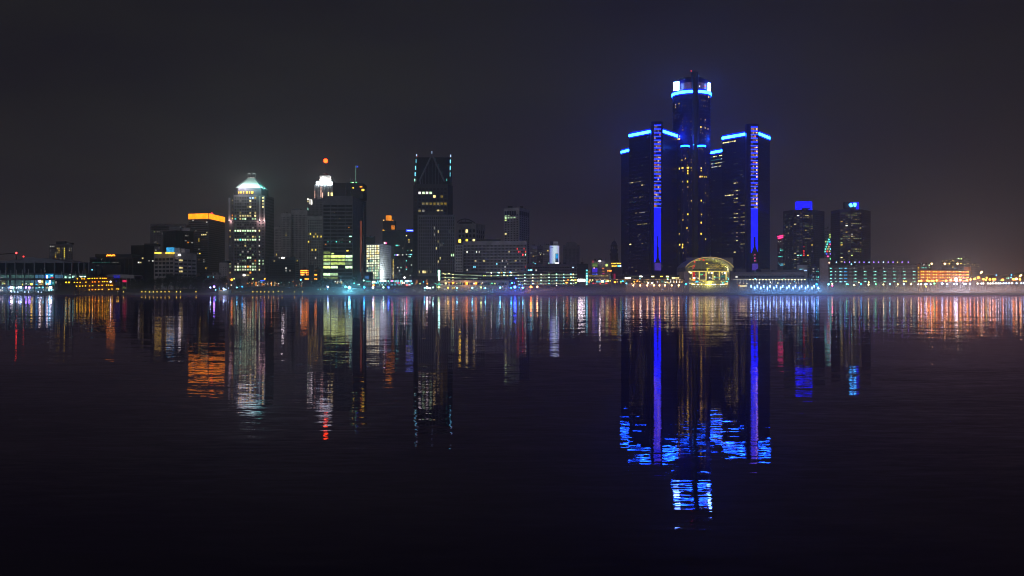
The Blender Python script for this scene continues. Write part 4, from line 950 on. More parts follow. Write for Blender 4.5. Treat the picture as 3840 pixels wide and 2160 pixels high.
# arched crown building, civic slab, square tower
b = Building('arched_block', 'stone block with curved lattice crown beside the ribbed slab', 'building', [(1716, 1280), (1785, 1270), (1818, 1300)], 838, 1, 34, wall='stone')
o7 = lambda pts: Lz(1680, 740, 3.915, pts)
b.facade(0, 5, 8, 858, 1005, wf=0.66, hf=0.62, minpx=0, lights=o7([(271, 442, 'wy3'), (287, 479, 'wy4'), (162, 611, 'yel5'), (280, 617, 'yel4'), (376, 620, 'wy4')]))
b.facade(1, 4, 8, 858, 1005, wf=0.5, hf=0.62, minpx=0, lights=o7([(437, 618, 'yel4')]))
m = MB(); ap = [(1714, 835), (1719, 829), (1730, 823), (1745, 821), (1762, 825), (1778, 834), (1784, 840)]
for p, q in zip(ap, ap[1:]): m.tube((PX(p[0], 1274), 1274, PZ(p[1], 1274)), (PX(q[0], 1274), 1274, PZ(q[1], 1274)), 0.7, 5)
for x, y in ap[1:-1]: m.tube((PX(x, 1274), 1274, PZ(y, 1274)), (PX(x, 1274), 1274, b.H), 0.3, 5)
m.box(PX(1722, 1280), PX(1770, 1280), 1280, 1290, b.H, PZ(832, 1280)); b.part('lattice_crown', m, 'dark'); b.done_()
b = Building('square_tower', 'pale square tower with dark top storeys and green-white lit corner windows', 'tower', [(1889, 1220), (1947, 1205), (1986, 1240)], 778, 1, 34, wall='stone')
b.facade(0, 5, 24, 805, 1010, wf=0.62, hf=0.52, minpx=0, cap=120, lights=o7([(840, 283, 'gw4'), (870, 283, 'gw4'), (895, 283, 'gw3'), (840, 310, 'gw4'), (877, 310, 'gw3'), (920, 307, 'gw3'), (935, 307, 'gw3'), (975, 307, 'gw3'), (1025, 300, 'wh1'), (840, 344, 'yg4'), (842, 536, 'wy4')]))
b.facade(1, 5, 24, 805, 1010, wf=0.62, hf=0.52, minpx=0, cap=220, seed=2, lights=o7([(1098, 504, 'yel4'), (1080, 310, 'wh1'), (1110, 310, 'wh1')]))
m = MB(); fr = frame_of(b.poly[0], b.poly[1])
for k in range(5): m.fbox(fr, 1.6 + k * 3.75, 4.3 + k * 3.75, PZ(806, 1205), PZ(789, 1205), 0.02, 0.2)
fr = frame_of(b.poly[1], b.poly[2])
for k in range(5): m.fbox(fr, 0.8 + k * 7.1, 5.8 + k * 7.1, PZ(806, 1205), PZ(790, 1205), 0.02, 0.2)
b.part('louvre', m, 'glass')
m = MB(); m.box(PX(1904, 1215), PX(1922, 1215), 1215, 1225, b.H, PZ(772, 1215)); m.box(PX(1949, 1215), PX(1962, 1215), 1215, 1225, b.H, PZ(773, 1215)); m.tube((PX(1935, 1215), 1215, b.H), (PX(1935, 1215), 1215, PZ(748, 1215)), 0.15); b.part('roof_plant', m, 'black'); b.done_()
b = Building('civic_block', 'wide pale civic slab with paired window rows and red lit windows at one end', 'building', [(1737, 1150), (1975, 1140)], 903, 1, 30, wall='stone')
b.facade(0, 46, 9, 917, 1018, wf=0.66, hf=0.5, minpx=0, cap=300, lights=o7([(271, 790, 'wh4'), (415, 792, 'wh4'), (455, 790, 'wh3'), (901, 797, 'wy3'), (1020, 742, 'rd4'), (1028, 783, 'rd4'), (1062, 783, 'rd3'), (1098, 834, 'rd5'), (1147, 787, 'pk4'), (1140, 787, 'rd4'), (1117, 740, 'rd3'), (1135, 832, 'mi4'), (402, 928, 'wy3'), (422, 931, 'wh2'), (522, 922, 'wy3'), (543, 922, 'wy3'), (790, 922, 'wh3'), (862, 925, 'wh2'), (977, 921, 'wy2'), (1001, 921, 'wy3'), (1055, 930, 'wh2'),
   (385, 1000, 'cy4'), (395, 1000, 'cy4'), (709, 988, 'cy4'), (878, 988, 'wh2'), (838, 1013, 'wh3'), (271, 1059, 'wh3'), (786, 1048, 'wh2'), (1135, 1013, 'rd3'), (994, 1059, 'wh2'), (832, 1055, 'wh2')]))
m = MB(); m.box(PX(1804, 1150), PX(1877, 1150), 1150, 1165, b.H, PZ(897, 1150)); b.part('roof_box', m, 'dark'); b.done_()
b = Building('civic_annex', 'narrow stone wing with three window columns and yellow lit edge', 'building', [(1707, 1120), (1736, 1120)], 918, 0, 20, wall='stone')
b.facade(0, 4, 9, 921, 1020, wf=0.62, hf=0.5, minpx=0, lights=[(1735, 945, 'yel4'), (1735, 967, 'yel4'), (1735, 999, 'yel5'), (1735, 1012, 'wy3')]); b.done_()
b = Building('far_block', 'pale narrow block of scattered dots east of the civic slab', 'building', [(1988, 1300), (2014, 1300)], 921, 0, 20, wall='stone')
b.facade(0, 6, 14, 928, 1010, wf=0.5, hf=0.5, minpx=0, lights=o7([(1250, 750, 'wh2'), (1205, 822, 'wh3'), (1250, 866, 'yel4'), (1285, 864, 'wh2'), (1250, 955, 'te4'), (1272, 978, 'cy5'), (1183, 993, 'cy4')])); b.done_()
b = Building('far_block', 'dark recessed block just west of the glowing phone billboard', 'building', [(2014, 1340), (2036, 1340)], 922, 0, 20, wall='mid')
b.facade(0, 6, 12, 932, 1010, wf=0.5, hf=0.5, minpx=0, lights=o7([(1340, 818, 'wh3'), (1371, 817, 'wh3'), (1353, 840, 'wy4'), (1385, 786, 'wh2'), (1370, 903, 'wh2'), (1339, 952, 'wh3'), (1352, 982, 'wh3')])); b.done_()
b = Building('far_block', 'stone block touching the glowing phone billboard, with one bright yellow window', 'building', [(2036, 1320), (2062, 1320)], 919, 0, 20, wall='stone')
b.facade(0, 6, 12, 930, 1010, wf=0.5, hf=0.55, minpx=0, lights=o7([(1468, 774, 'yel5'), (1415, 833, 'wh3'), (1447, 836, 'wh2'), (1470, 916, 'wh2'), (1478, 972, 'mi4')])); b.done_()

# billboard building
b = Building('billboard_building', 'building wrapped by a glowing white and blue billboard showing a smartphone', 'building', [(2061, 1200), (2097, 1205)], 920, 0, 18, wall='mid', core='dark')
def billboard_mat():
    m = bpy.data.materials.new('billboard_print'); m.use_nodes = True
    nt = m.node_tree; bs = nt.nodes['Principled BSDF']
    tc = nt.nodes.new('ShaderNodeTexCoord'); sp = nt.nodes.new('ShaderNodeSeparateXYZ')
    nt.links.new(tc.outputs['Generated'], sp.inputs[0])
    rp = nt.nodes.new('ShaderNodeValToRGB')
    for p, c_ in ((0.0, (0.16, 0.18, 0.55)), (0.2, (0.36, 0.46, 0.85)), (0.45, (0.70, 0.88, 1.0)), (0.66, (0.72, 0.90, 1.0))):
        if p == 0.0: rp.color_ramp.elements[0].color = (*c_, 1)
        else: e = rp.color_ramp.elements.new(p); e.color = (*c_, 1)
    rp.color_ramp.elements[-1].position = 1.0; rp.color_ramp.elements[-1].color = (0.38, 0.35, 0.70, 1)
    nt.links.new(sp.outputs['X'], rp.inputs[0])
    bs.inputs['Base Color'].default_value = (0.02, 0.02, 0.02, 1)
    nt.links.new(rp.outputs[0], bs.inputs['Emission Color']); bs.inputs['Emission Strength'].default_value = 0.95
    m.cycles.emission_sampling = 'NONE'
    return m
m = MB(); m.box(PX(2061, 1199), PX(2097, 1199), 1199, 1199.6, PZ(988, 1199), PZ(921, 1199)); b.part('billboard', m, billboard_mat())
piece('phone_picture', wm('black'), b.root, (PX(2088, 1198.6), 1198.8, PZ(967.5, 1198)), (3.5, .3, 10.8))
piece('phone_screen', lit('lb3'), b.root, (PX(2088, 1198.6), 1198.6, PZ(961, 1198)), (3.1, .2, 5.2)); piece('phone_screen', emat('screen_navy', (0.02, 0.03, 0.15), 1), b.root, (PX(2088, 1198.6), 1198.55, PZ(972.5, 1198)), (3.1, .2, 2.0)); piece('phone_screen', lit('lb2'), b.root, (PX(2088, 1198.6), 1198.5, PZ(978.5, 1198)), (2.6, .2, .9))
piece('billboard_lettering', emat('print_violet', (0.10, 0.12, 0.40), 1), b.root, (PX(2069.5, 1198.6), 1198.85, PZ(928.5, 1198)), (3.3, .2, .8))
for x in (2085.5, 2092.5): piece('floodlight', lit('wh5'), b.root, (PX(x, 1198), 1198.4, PZ(986.5, 1198)), (1.3, .4, .8))
roof_box(b, 2064, 2074, 905, 1206, 8, 'dark'); roof_box(b, 2074.5, 2092, 905.5, 1208, 8, 'pale')
piece('sign', lit('cy4'), b.root, (PX(2067.5, 1150), 1190, PZ(995.5, 1190)), (2.6, .3, 1.1)); b.done_()
# art deco silhouette tower
b = Building('deco_tower', 'unlit hazy art deco tower with stepped shoulders and thin antenna', 'tower', [(2111, 1560), (2174, 1560)], 925, 0, 30, wall='mid')
b.facade(0, 12, 10, 932, 990, wf=0.35, hf=0.8, minpx=0)
m = MB(); 
for x0, x1, y in ((2113, 2121, 918), (2166, 2173, 918), (2123, 2162, 912), (2126, 2158, 907)): m.box(PX(x0, 1566), PX(x1, 1566), 1566 + (1 if y == 907 else 0), 1580, b.H, PZ(y, 1566))
m.tube((PX(2138, 1570), 1570, PZ(907, 1570)), (PX(2138, 1570), 1570, PZ(879, 1570)), 0.3); b.part('stepped_top', m, 'mid'); b.done_()
b = Building('low_block', 'long low grey parapet block behind the curved garage decks', 'building', [(1976, 1000), (2165, 1000)], 990, 0, 20, wall='mid', core='dark')
b.facade(0, 20, 2, 998, 1018, wf=0.7, hf=0.4, dark='glass', minpx=0, lights=[(1983, 1013, 'cy4'), (1991, 1013, 'cy5'), (2010, 1013, 'wh3'), (2148, 996, 'bw4')]); b.done_()

# domed clock steeple
b = Building('clock_steeple', 'dark steeple with tiered cornices, bulbous dome and thin spire', 'steeple', [(2289, 1180), (2317, 1180)], 957, 0, 9, wall='dark')
b.solid(0)
cx, cy_ = PX(2303, 1185), 1185
m = MB()
for x0, x1, y0, y1 in ((2288, 2318, 950, 957), (2292, 2315, 940, 950), (2290, 2317, 935, 940)): m.box(PX(x0, 1182), PX(x1, 1182), 1181, 1189, PZ(y1, 1182), PZ(y0, 1182))
for k in range(4): m.box(PX(2293 + k * 6.4, 1182), PX(2295.6 + k * 6.4, 1182), 1181.5, 1188, PZ(935, 1182), PZ(924, 1182))
m.box(PX(2291, 1182), PX(2315.5, 1182), 1181, 1189, PZ(924, 1182), PZ(920, 1182)); b.part('cornice', m, 'dark')
m = MB(); r = 3.3
zs = [(920, 3.4), (914, 3.3), (909, 2.6), (905, 1.5), (903, 0.7)]
for (ya, ra), (yb, rb) in zip(zs, zs[1:]): m.ngon((cx, cy_), ra, 16, PZ(ya, cy_), PZ(yb, cy_), rb)
m.ngon((cx, cy_), 0.5, 8, PZ(903, cy_), PZ(893, cy_), 0.08); b.part('dome', m, 'dark')
for x in (2297, 2303, 2309): piece('arched_opening', wm('black'), b.root, (PX(x, 1180), 1179.9, PZ(966, 1180)), (1.0, .3, 4.2))
b.done_()
# ------------------------------------------------------------------ waterfront, west to east
def strip(parent, name, m, px0, px1, py0, py1, D, th=0.3, dy=0.0):
    return piece(name, m, parent, (PX((px0 + px1) / 2, D), D + dy, PZ((py0 + py1) / 2, D)), ((px1 - px0) * D / F, th, (py1 - py0) * D / F))

# convention hall
DH = 800
root = empty('convention_hall', (PX(100, DH), DH, GZ), 'long dark convention hall with two lit glass galleries over the water', 'building')
x0, x1 = PX(-60, DH), PX(345, DH)
m = MB(); m.box(x0, x1, DH + 6, DH + 60, GZ, PZ(987, DH)); m.build('hall', wm('dark'), root)
m = MB(); rp = [(-60, 981), (20, 980), (62, 975), (92, 973), (100, 967), (140, 966), (178, 969), (215, 974), (270, 983), (345, 987)]
for p, q in zip(rp, rp[1:]):
    xa, xb = PX(p[0], DH + 12), PX(q[0], DH + 12)
    b0 = len(m.v); zb_ = PZ(990, DH + 6)
    for y in (DH + 5.5, DH + 58):
        m.v += [(xa, y, zb_), (xb, y, zb_), (xb, y, PZ(q[1], DH + 12)), (xa, y, PZ(p[1], DH + 12))]
    m.f += [(b0, b0 + 1, b0 + 2, b0 + 3), (b0 + 7, b0 + 6, b0 + 5, b0 + 4), (b0 + 3, b0 + 2, b0 + 6, b0 + 7), (b0, b0 + 4, b0 + 5, b0 + 1)]
m.build('roof', wm('mid'), root)
fins = [-10, 23, 57, 92, 130, 168, 205, 240, 270, 296, 316, 334]
for f in fins: strip(root, 'fin', wm('mid'), f - 1.6, f + 1.6, 984, 1026, DH + 3, 1.4)
for a_, c_ in zip(fins, fins[1:]): strip(root, 'wall_panel', wm('glass'), a_ + 2, c_ - 2, 986, 1024, DH + 5.6, 0.3)
m = MB()
m.box(x0, x1, DH - 2, DH + 6, PZ(1029, DH), PZ(1024, DH)); m.box(x0, x1, DH - 4, DH + 6, PZ(1050.5, DH), PZ(1043.5, DH)); m.box(x0, PX(200, DH), DH - 4, DH + 6, PZ(1074.5, DH), PZ(1070, DH))
m.build('floor_slab', wm('dark'), root)
m = MB(); m.box(x0, x1, DH + 3, DH + 5.8, GZ, PZ(1026, DH)); m.build('gallery_core', wm('black'), root)
GL = emat('gallery_glow', (0.045, 0.105, 0.100), 1.0, vary=0.6, vscale=0.35)
GL2 = emat('gallery_blue', (0.05, 0.15, 0.26), 1.0, vary=0.35, vscale=0.3)
rg = random.Random(12)
up = [(2, 20), (23, 27), (29, 33), (41, 55), (59, 69), (70, 80), (82, 88), (94, 106), (108, 128), (132, 143), (145, 166), (206, 217), (219, 229), (231, 236), (240, 249), (253, 265), (270, 288), (295, 305), (307, 322)]
for a_, c_ in up:
    strip(root, 'window', GL2 if 130 < a_ < 235 else GL, a_, c_, 1030.5, 1043, DH + 2.6)
lo = [(3, 23, 'wy1'), (29, 33, 'mi2'), (42, 56, None), (60, 79, None), (81, 91, None), (94, 112, None), (115, 127, 'b'), (131, 142, 'b'), (144, 163, 'wy2'), (168, 193, 'lb3'), (195, 204, 'te2')]
for a_, c_, k in lo: strip(root, 'window', GL if k is None else GL2 if k == 'b' else lit(k), a_, c_, 1051.5, 1069.5, DH + 2.6)
for a_, c_ in ((1, 24), (30, 56), (58, 74), (76, 96), (98, 128), (131, 165), (168, 197)): strip(root, 'window', GL2, a_, c_, 1076, 1092, DH + 2.6)
bright = [(12, 1062, 6, 4, 'yg3'), (17, 1064, 5, 4, 'wy3'), (9, 1067, 3, 2, 'mi3'), (149, 1055, 7, 7, 'wh6'), (142.5, 1053, 2, 7, 'pu4'), (158, 1056, 6, 8, 'wy4'), (153, 1066, 9, 4, 'wa3'), (118, 1066, 7, 6, 'yel5'), (84, 1067, 2, 6, 'yel4'), (98, 1064, 3, 3, 'wh4'), (107, 1067, 4, 3, 'yg3'),
  (173, 1063, 4, 8, 'cy4'), (177, 1066, 6, 6, 'or4'), (187, 1057, 5, 10, 'wh5'), (184, 1064, 8, 7, 'cy5'), (170, 1058, 4, 6, 'wy3'), (137, 1067, 6, 2, 'lb4'), (137, 1061, 4, 2, 'lb3'), (198, 1061, 6, 4, 'cy3'), (210, 1059, 5, 8, 'wh2'),
  (43, 1078, 10, 9, 'wh6'), (36, 1075, 6, 7, 'bl5'), (53, 1078, 6, 7, 'mi4'), (31, 1080, 3, 6, 'bw4'), (36, 1084, 6, 3, 'pk3'), (62, 1079, 5, 6, 'bw5'), (69, 1078, 3, 7, 'wh5'), (77, 1077.5, 7, 7, 'bw6'), (79, 1089, 4, 6, 'bw4'), (96.5, 1078, 8, 7, 'pu6'), (110, 1078.5, 7, 7, 'pu6'), (116, 1080, 3, 6, 'bw3'), (123, 1079, 3, 6, 'wh3'),
  (137, 1080, 7, 5, 'cy3'), (147, 1078, 5, 4, 'mi4'), (160, 1078, 6, 6, 'cy4'), (168, 1080, 4, 6, 'wh3'), (176, 1079, 5, 6, 'wy3'), (189, 1079, 10, 8, 'wh6'), (184, 1087, 4, 8, 'mi5'), (193, 1086, 5, 9, 'cy5'), (9, 1080, 3, 7, 'wh4'), (3, 1089, 3, 7, 'wh4'), (10, 1090, 3, 4, 'wh4'), (40, 1091, 4, 4, 'wh5'), (52, 1089, 6, 8, 'mi4'), (105, 1087, 2, 4, 'wh4'), (111, 1087, 2, 4, 'wh4'), (91, 1087, 2, 3, 'wh3'), (124, 1090, 2, 4, 'wh3'), (164, 1087, 2, 4, 'wh3'), (199, 1088, 3, 6, 'wh3'),
  (246, 1040, 6, 6, 'mi4'), (261, 1041, 6, 6, 'mi4'), (273, 1038, 4, 7, 'mi4'), (279, 1036, 2, 3, 'wh3'), (304, 1038, 9, 2.4, 'wh5'), (318, 1038, 7, 3, 'mi5'), (262, 1029, 6, 1.5, 'wh4'), (159, 1026, 7, 1.8, 'bw3'), (30, 1036, 2, 8, 'mi2'), (86, 1036, 3, 9, 'mi2'), (7, 1041, 8, 2, 'wh2')]
for x, y, w, h, k in bright: strip(root, 'shop_light', lit(k), x - w / 2, x + w / 2, y - h / 2, y + h / 2, DH + 2.0)
# LED screen
strip(root, 'screen', emat('screen_cyan', (0.01, 0.36, 0.75), 1.0, vary=0.4, vscale=0.4), 171, 200, 1027, 1044, DH - 2.4)
strip(root, 'screen_lettering', lit('wh5'), 174.5, 179, 1033, 1043, DH - 2.8); strip(root, 'screen_lettering', lit('mi4'), 190, 197, 1032, 1036, DH - 2.8); strip(root, 'screen_picture', lit('rd3'), 190, 200, 1039, 1044, DH - 2.8); strip(root, 'screen_picture', lit('bl3'), 169, 174, 1034, 1043, DH - 2.8)
for x, y0 in ((1, 1014), (21, 1013), (41, 1013), (62, 1012), (84, 1011), (107, 1010), (154, 1009), (230, 1018), (266, 1016), (282, 1017), (297, 1016), (310, 1016), (322, 1014)):
    m = MB(); m.tube((PX(x, DH - 3), DH - 3, PZ(1044, DH)), (PX(x, DH - 3), DH - 3, PZ(y0, DH)), 0.16); m.build('mast', wm('stone'), root)
for k in range(12):
    strip(root, 'column', wm('dark'), fins[k] * 1.0 - 1.6, fins[k] + 1.6, 1044, 1097, DH - 1, 1.0) if fins[k] < 205 else None
for x, col in ((25, (.5, .8, 1)), (70, (.35, .6, 1)), (115, (.45, .5, 1)), (160, (.3, .75, 1)), (190, (.3, .8, 1))): point_light(root, (PX(x, DH - 6), 744.0, 5.0), col, 900, .5)  # unseen lights added at the quay to colour the mist blue
# crane jib and two red aviation lights behind the hall
ck = empty('tower_crane', (PX(58, 1000), 1000, GZ), 'distant crane jib with a red warning light over the hall roof', 'crane')
m = MB(); m.tube((PX(61, 1000), 1000, GZ), (PX(61, 1000), 1000, PZ(952, 1000)), 0.5, 4); m.tube((PX(-30, 1000), 1000, PZ(956, 1000)), (PX(35, 1000), 1000, PZ(951, 1000)), 0.35, 4); m.tube((PX(35, 1000), 1000, PZ(951, 1000)), (PX(61, 1000), 1000, PZ(951, 1000)), 0.35, 4)
m.build('jib', wm('black'), ck); m = MB(); m.ball((PX(61, 1000), 1000, PZ(949, 1000)), 0.85); m.build('beacon', lit('rd6'), ck)
ck = empty('antenna_mast', (PX(88, 1000), 1000, GZ), 'short mast with small red beacon at the top edge of the hall roof', 'mast')
m = MB(); m.tube((PX(88, 1000), 1000, GZ), (PX(88, 1000), 1000, PZ(963, 1000)), 0.2); m.build('pole', wm('black'), ck); m = MB(); m.ball((PX(88, 1000), 1000, PZ(962, 1000)), 0.7); m.build('beacon', lit('rd5'), ck)

# curved canopy terminal right of the riverboat
root = empty('canopy_pavilion', (PX(455, 830), 830, GZ), 'low pavilion with pale curved canopy, blue banners and a pink sign', 'pavilion')
m = MB(); cp = [(380, 1040), (395, 1033), (420, 1029.5), (460, 1029), (500, 1031), (510, 1034)]
for p, q in zip(cp, cp[1:]):
    b0 = len(m.v)
    for y in (826, 846): m.v += [(PX(p[0], 830), y, PZ(1044, 830)), (PX(q[0], 830), y, PZ(1044, 830)), (PX(q[0], 830), y, PZ(q[1], 830)), (PX(p[0], 830), y, PZ(p[1], 830))]
    m.f += [(b0, b0 + 1, b0 + 2, b0 + 3), (b0 + 7, b0 + 6, b0 + 5, b0 + 4), (b0 + 3, b0 + 2, b0 + 6, b0 + 7), (b0, b0 + 4, b0 + 5, b0 + 1)]
m.build('canopy', wm('stone'), root)
m = MB(); m.box(PX(384, 832), PX(508, 832), 831, 845, GZ, PZ(1044, 832)); m.build('wall', wm('dark'), root)
for x in (431, 444): strip(root, 'banner', emat('banner_blue', (0.012, 0.012, 0.30), 1), x - 5, x + 5, 1032, 1043, 825.6)
strip(root, 'window', MATS['banner_blue'], 431, 438, 1051, 1056, 830.6)
strip(root, 'sign', emat('sign_rose', (1.0, 0.02, 0.12), 1), 459, 476, 1050, 1058, 830.6)
for x, y in ((462, 1079), (465, 1076), (469, 1080), (460, 1082)): strip(root, 'window', lit('yg2'), x - 1, x + 1, y - 3, y + 3, 830.6)
for k in range(9): strip(root, 'column', wm('stone'), 390 + k * 14, 391.6 + k * 14, 1044, 1090, 829)

# paddle steamer
DB = 724
root = empty('paddle_steamer', (PX(360, DB), DB, 0.0), 'dark multi-deck paddle steamer strung with yellow lights, two tall funnels', 'riverboat')
def bx(mm, a_, c_, y0, y1, n0=-4.5, n1=4.5): mm.box(PX(a_, DB), PX(c_, DB), DB + 4.5 + n0, DB + 4.5 + n1, PZ(y1, DB), PZ(y0, DB))
m = MB(); hb = [(PX(288, DB), DB + 4), (PX(300, DB), DB), (PX(440, DB), DB), (PX(450, DB), DB + 4), (PX(440, DB), DB + 9), (PX(300, DB), DB + 9)]
m.prism(hb, -0.3, PZ(1091, DB)); m.build('hull', wm('dark'), root)
for nm, a_, c_, y0, y1 in (('deck', 283, 446, 1071.5, 1073), ('deck', 280, 432, 1057.5, 1059), ('deck', 280, 422, 1044.5, 1046), ('roof', 279, 408, 1039, 1041)):
    m = MB(); bx(m, a_, c_, y0, y1, -5.2, 5.2); m.build(nm, wm('brick'), root)
for a_, c_, y0, y1 in ((286, 440, 1073, 1091), (284, 428, 1059, 1071.5), (284, 418, 1046, 1057.5), (286, 402, 1041, 1044.5)):
    m = MB(); bx(m, a_, c_, y0, y1, -3.2, 3.2); m.build('cabin', wm('brick'), root)
for r_, (ya, yb, a_, c_) in enumerate(((1073, 1091, 286, 444), (1059, 1071.5, 284, 430), (1046, 1057.5, 284, 420))):
    m = MB()
    for k in range(int((c_ - a_) / 9) + 1): m.tube((PX(a_ + k * 9, DB), DB - .4, PZ(yb, DB)), (PX(a_ + k * 9, DB), DB - .4, PZ(ya, DB)), 0.12, 5)
    bx(m, a_, c_, yb - 3.2, yb - 2.6, -5.0, -4.9); m.build('railing', wm('dark'), root)
for x in (350.5, 373):
    m = MB(); m.tube((PX(x, DB), DB + 4.5, PZ(1040, DB)), (PX(x, DB), DB + 4.5, PZ(999, DB)), 0.5, 10); m.ngon((PX(x, DB), DB + 4.5), 0.7, 10, PZ(1001, DB), PZ(998, DB)); m.build('funnel', wm('black'), root)
m = MB(); c = (PX(373, DB), DB + 4.5); m.ngon(c, 3.2, 12, PZ(1033, DB), PZ(1024, DB), 0.9); bx(m, 363, 388, 1033, 1040, -2.5, 2.5); m.build('pilothouse', wm('black'), root)
m = MB(); pc = (PX(445, DB), DB + 4.5, PZ(1088, DB))
for k in range(8):
    an = math.pi * k / 8
    m.tube((pc[0] - 2.6 * math.cos(an), pc[1] - 3, pc[2] - 2.6 * math.sin(an)), (pc[0] + 2.6 * math.cos(an), pc[1] - 3, pc[2] + 2.6 * math.sin(an)), 0.14, 4)
m.tube((pc[0], pc[1] - 3, pc[2]), (pc[0], pc[1] + 3, pc[2]), 0.4, 8); m.build('paddle_wheel', wm('dark'), root)
bl = lambda x, y: (250 + x / 9.54, 980 + y / 9.54)
bulbs = [(382, 627, 0), (543, 627, 0), (628, 627, 1), (768, 620, 0), (822, 614, 0), (915, 612, 0), (1000, 608, 0), (1088, 607, 1), (1203, 604, 0), (1290, 607, 1), (1360, 607, 1), (1410, 608, 1), (275, 750, 0), (378, 754, 0), (484, 752, 1), (690, 744, 0), (922, 738, 2), (1013, 736, 2), (1150, 733, 2),
  (1286, 727, 0), (1357, 727, 0), (1450, 727, 0), (353, 886, 0), (472, 886, 0), (570, 883, 0), (675, 880, 0), (820, 880, 1), (927, 872, 0), (1148, 860, 0), (1270, 857, 1), (1426, 850, 0), (1502, 849, 0), (1580, 854, 1), (1625, 854, 1), (806, 1021, 0), (918, 1017, 2), (1030, 1013, 1), (1148, 1003, 0), (1270, 1000, 1), (1508, 1003, 0), (1620, 991, 0), (1798, 985, 0), (1855, 990, 0), (85, 750, 0), (30, 750, 0)]
bulb_m = [emat('bulb_yellow', (4.5, 2.6, 0.05), 1.0), emat('bulb_gold', (5.5, 2.0, 0.04), 1.0), emat('bulb_amber', (6.0, 1.3, 0.03), 1.0)]
for x, y, t in bulbs:
    px, py = bl(x, y)
    if px < 262: continue
    strip(root, 'deck_light', bulb_m[t], px - 1.45, px + 1.45, py - 1.2, py + 1.2, DB - 0.9, 0.4)
strip(root, 'deck_light', lit('wh6'), 412.5, 416.5, 1054, 1058.5, DB - 0.9)
for x, pw in ((325, 900), (372, 1500), (410, 900)): point_light(root, (PX(x, DB), DB - 3, PZ(1070, DB)), (1, .6, .15), pw * .035, 0.5)
strip(root, 'flag_light', lit('cy4'), 343.5, 347.5, 1010, 1014, DB + 3)
# moored dark barge beside it
root = empty('moored_barge', (PX(240, DB), DB, 0.0), 'long black moored barge between the hall and the steamer with two yellow lamps', 'barge')
m = MB(); m.prism([(PX(203, DB), DB + 2), (PX(207, DB), DB), (PX(282, DB), DB), (PX(282, DB), DB + 8), (PX(203, DB), DB + 8)], -0.3, PZ(1086, DB)); m.build('hull', wm('black'), root)
m = MB(); m.box(PX(212, DB), PX(276, DB), DB + 2, DB + 7, PZ(1086, DB), PZ(1062, DB)); m.build('cabin', wm('black'), root)
for x in (248, 259): strip(root, 'deck_light', bulb_m[0], x - 2.6, x + 2.6, 1057, 1061, DB + 1.7)
m = MB(); m.box(PX(244, DB), PX(264, DB), DB + 2, DB + 7, PZ(1062, DB), PZ(1055, DB)); m.build('wheelhouse', wm('black'), root)

# small white lit launch at the landing stage
DL = 722
root = empty('work_boat', (PX(838, DL), DL, 0.0), 'small white lit work boat moored at a landing stage', 'boat')
m = MB(); m.prism([(PX(820, DL), DL), (PX(856, DL), DL), (PX(860, DL), DL + 2), (PX(856, DL), DL + 4.5), (PX(820, DL), DL + 4.5)], -0.2, PZ(1089, DL), [(PX(819, DL), DL - .2), (PX(858, DL), DL - .2), (PX(864, DL), DL + 2), (PX(858, DL), DL + 4.7), (PX(819, DL), DL + 4.7)]); m.build('hull', wm('white'), root)
m = MB(); m.box(PX(834, DL), PX(846, DL), DL + 1, DL + 4, PZ(1089, DL), PZ(1082, DL)); m.build('cabin', wm('white'), root)
m = MB(); m.tube((PX(845.5, DL), DL + 2, PZ(1082, DL)), (PX(845.5, DL), DL + 2, PZ(1060, DL)), 0.12); m.build('mast', wm('pale'), root)
for x, y, w, h, k in ((822, 1082, 2, 8, 'cy3'), (857, 1081, 2, 6, 'bw3'), (838, 1081.5, 5, 4, 'bw5'), (827, 1089, 8, 2, 'ro3'), (846, 1086, 10, 2, 'bw4'), (840, 1086, 6, 4, 'bw5')): strip(root, 'deck_light', lit(k), x - w / 2, x + w / 2, y - h / 2, y + h / 2, DL - 0.5, .2)
point_light(root, (PX(838, DL), DL - 2, PZ(1078, DL)), (.75, .9, 1), 120, .3)

# shopping pavilion with many coloured lights
DS = 870
b = Building('market_pavilion', 'long low glass pavilion crowded with cyan, white and red festival lights', 'pavilion', [(1393, DS), (1546, DS - 8)], 1049, 0, 24, wall='black', core='black')
b.facade(0, 44, 3, 1051, 1071, wf=0.86, hf=0.8, mu=0.2, minpx=0, dark='glass', rnd=[(0.55, ['cy3', 'te3', 'cy2', 'bw3', 'mi3', 'wh4', 'te2', 'cy4'])],
   lights=[(1056, 1420, 1465, ['wh4', 'mi4', 'wh5', 'cy3'], .75), (1053, 1480, 1512, ['cy4', 'mi4', 'bw4'], .8), (1063, 1488, 1500, ['rd5', 'pk4', 'lb4', 'rd4'], .9), (1063, 1505, 1517, ['wy4', 'wh5', 'or4'], .9), (1057, 1518, 1546, ['bw5', 'cy4', 'wh5', 'bw4'], .8), (1055, 1466, 1471, ['pk5'], 1), (1063, 1396, 1420, ['cy4', 'te4', 'cy3'], .8)])
strip(b.root, 'roof_light', lit('wy5'), 1396, 1407, 1055, 1061, DS - .4); b.done_()
root = empty('shop_box', (PX(1378, 880), 880, GZ), 'dark shop front with blue window next to the festival pavilion', 'building')
m = MB(); m.box(PX(1365, 880), PX(1392, 880), 880, 890, GZ, PZ(1021, 880)); m.build('wall', wm('dark'), root)
strip(root, 'window', emat('shop_blue', (0.03, .12, .32), 1, vary=.6, vscale=.7), 1370, 1384, 1034, 1045, 879.8); strip(root, 'window', lit('te3'), 1372, 1391, 1053, 1057, 879.8)
for x in (1364, 1371, 1381, 1388): strip(root, 'window', lit('wh2'), x, x + 3, 1059, 1070, 879.8)

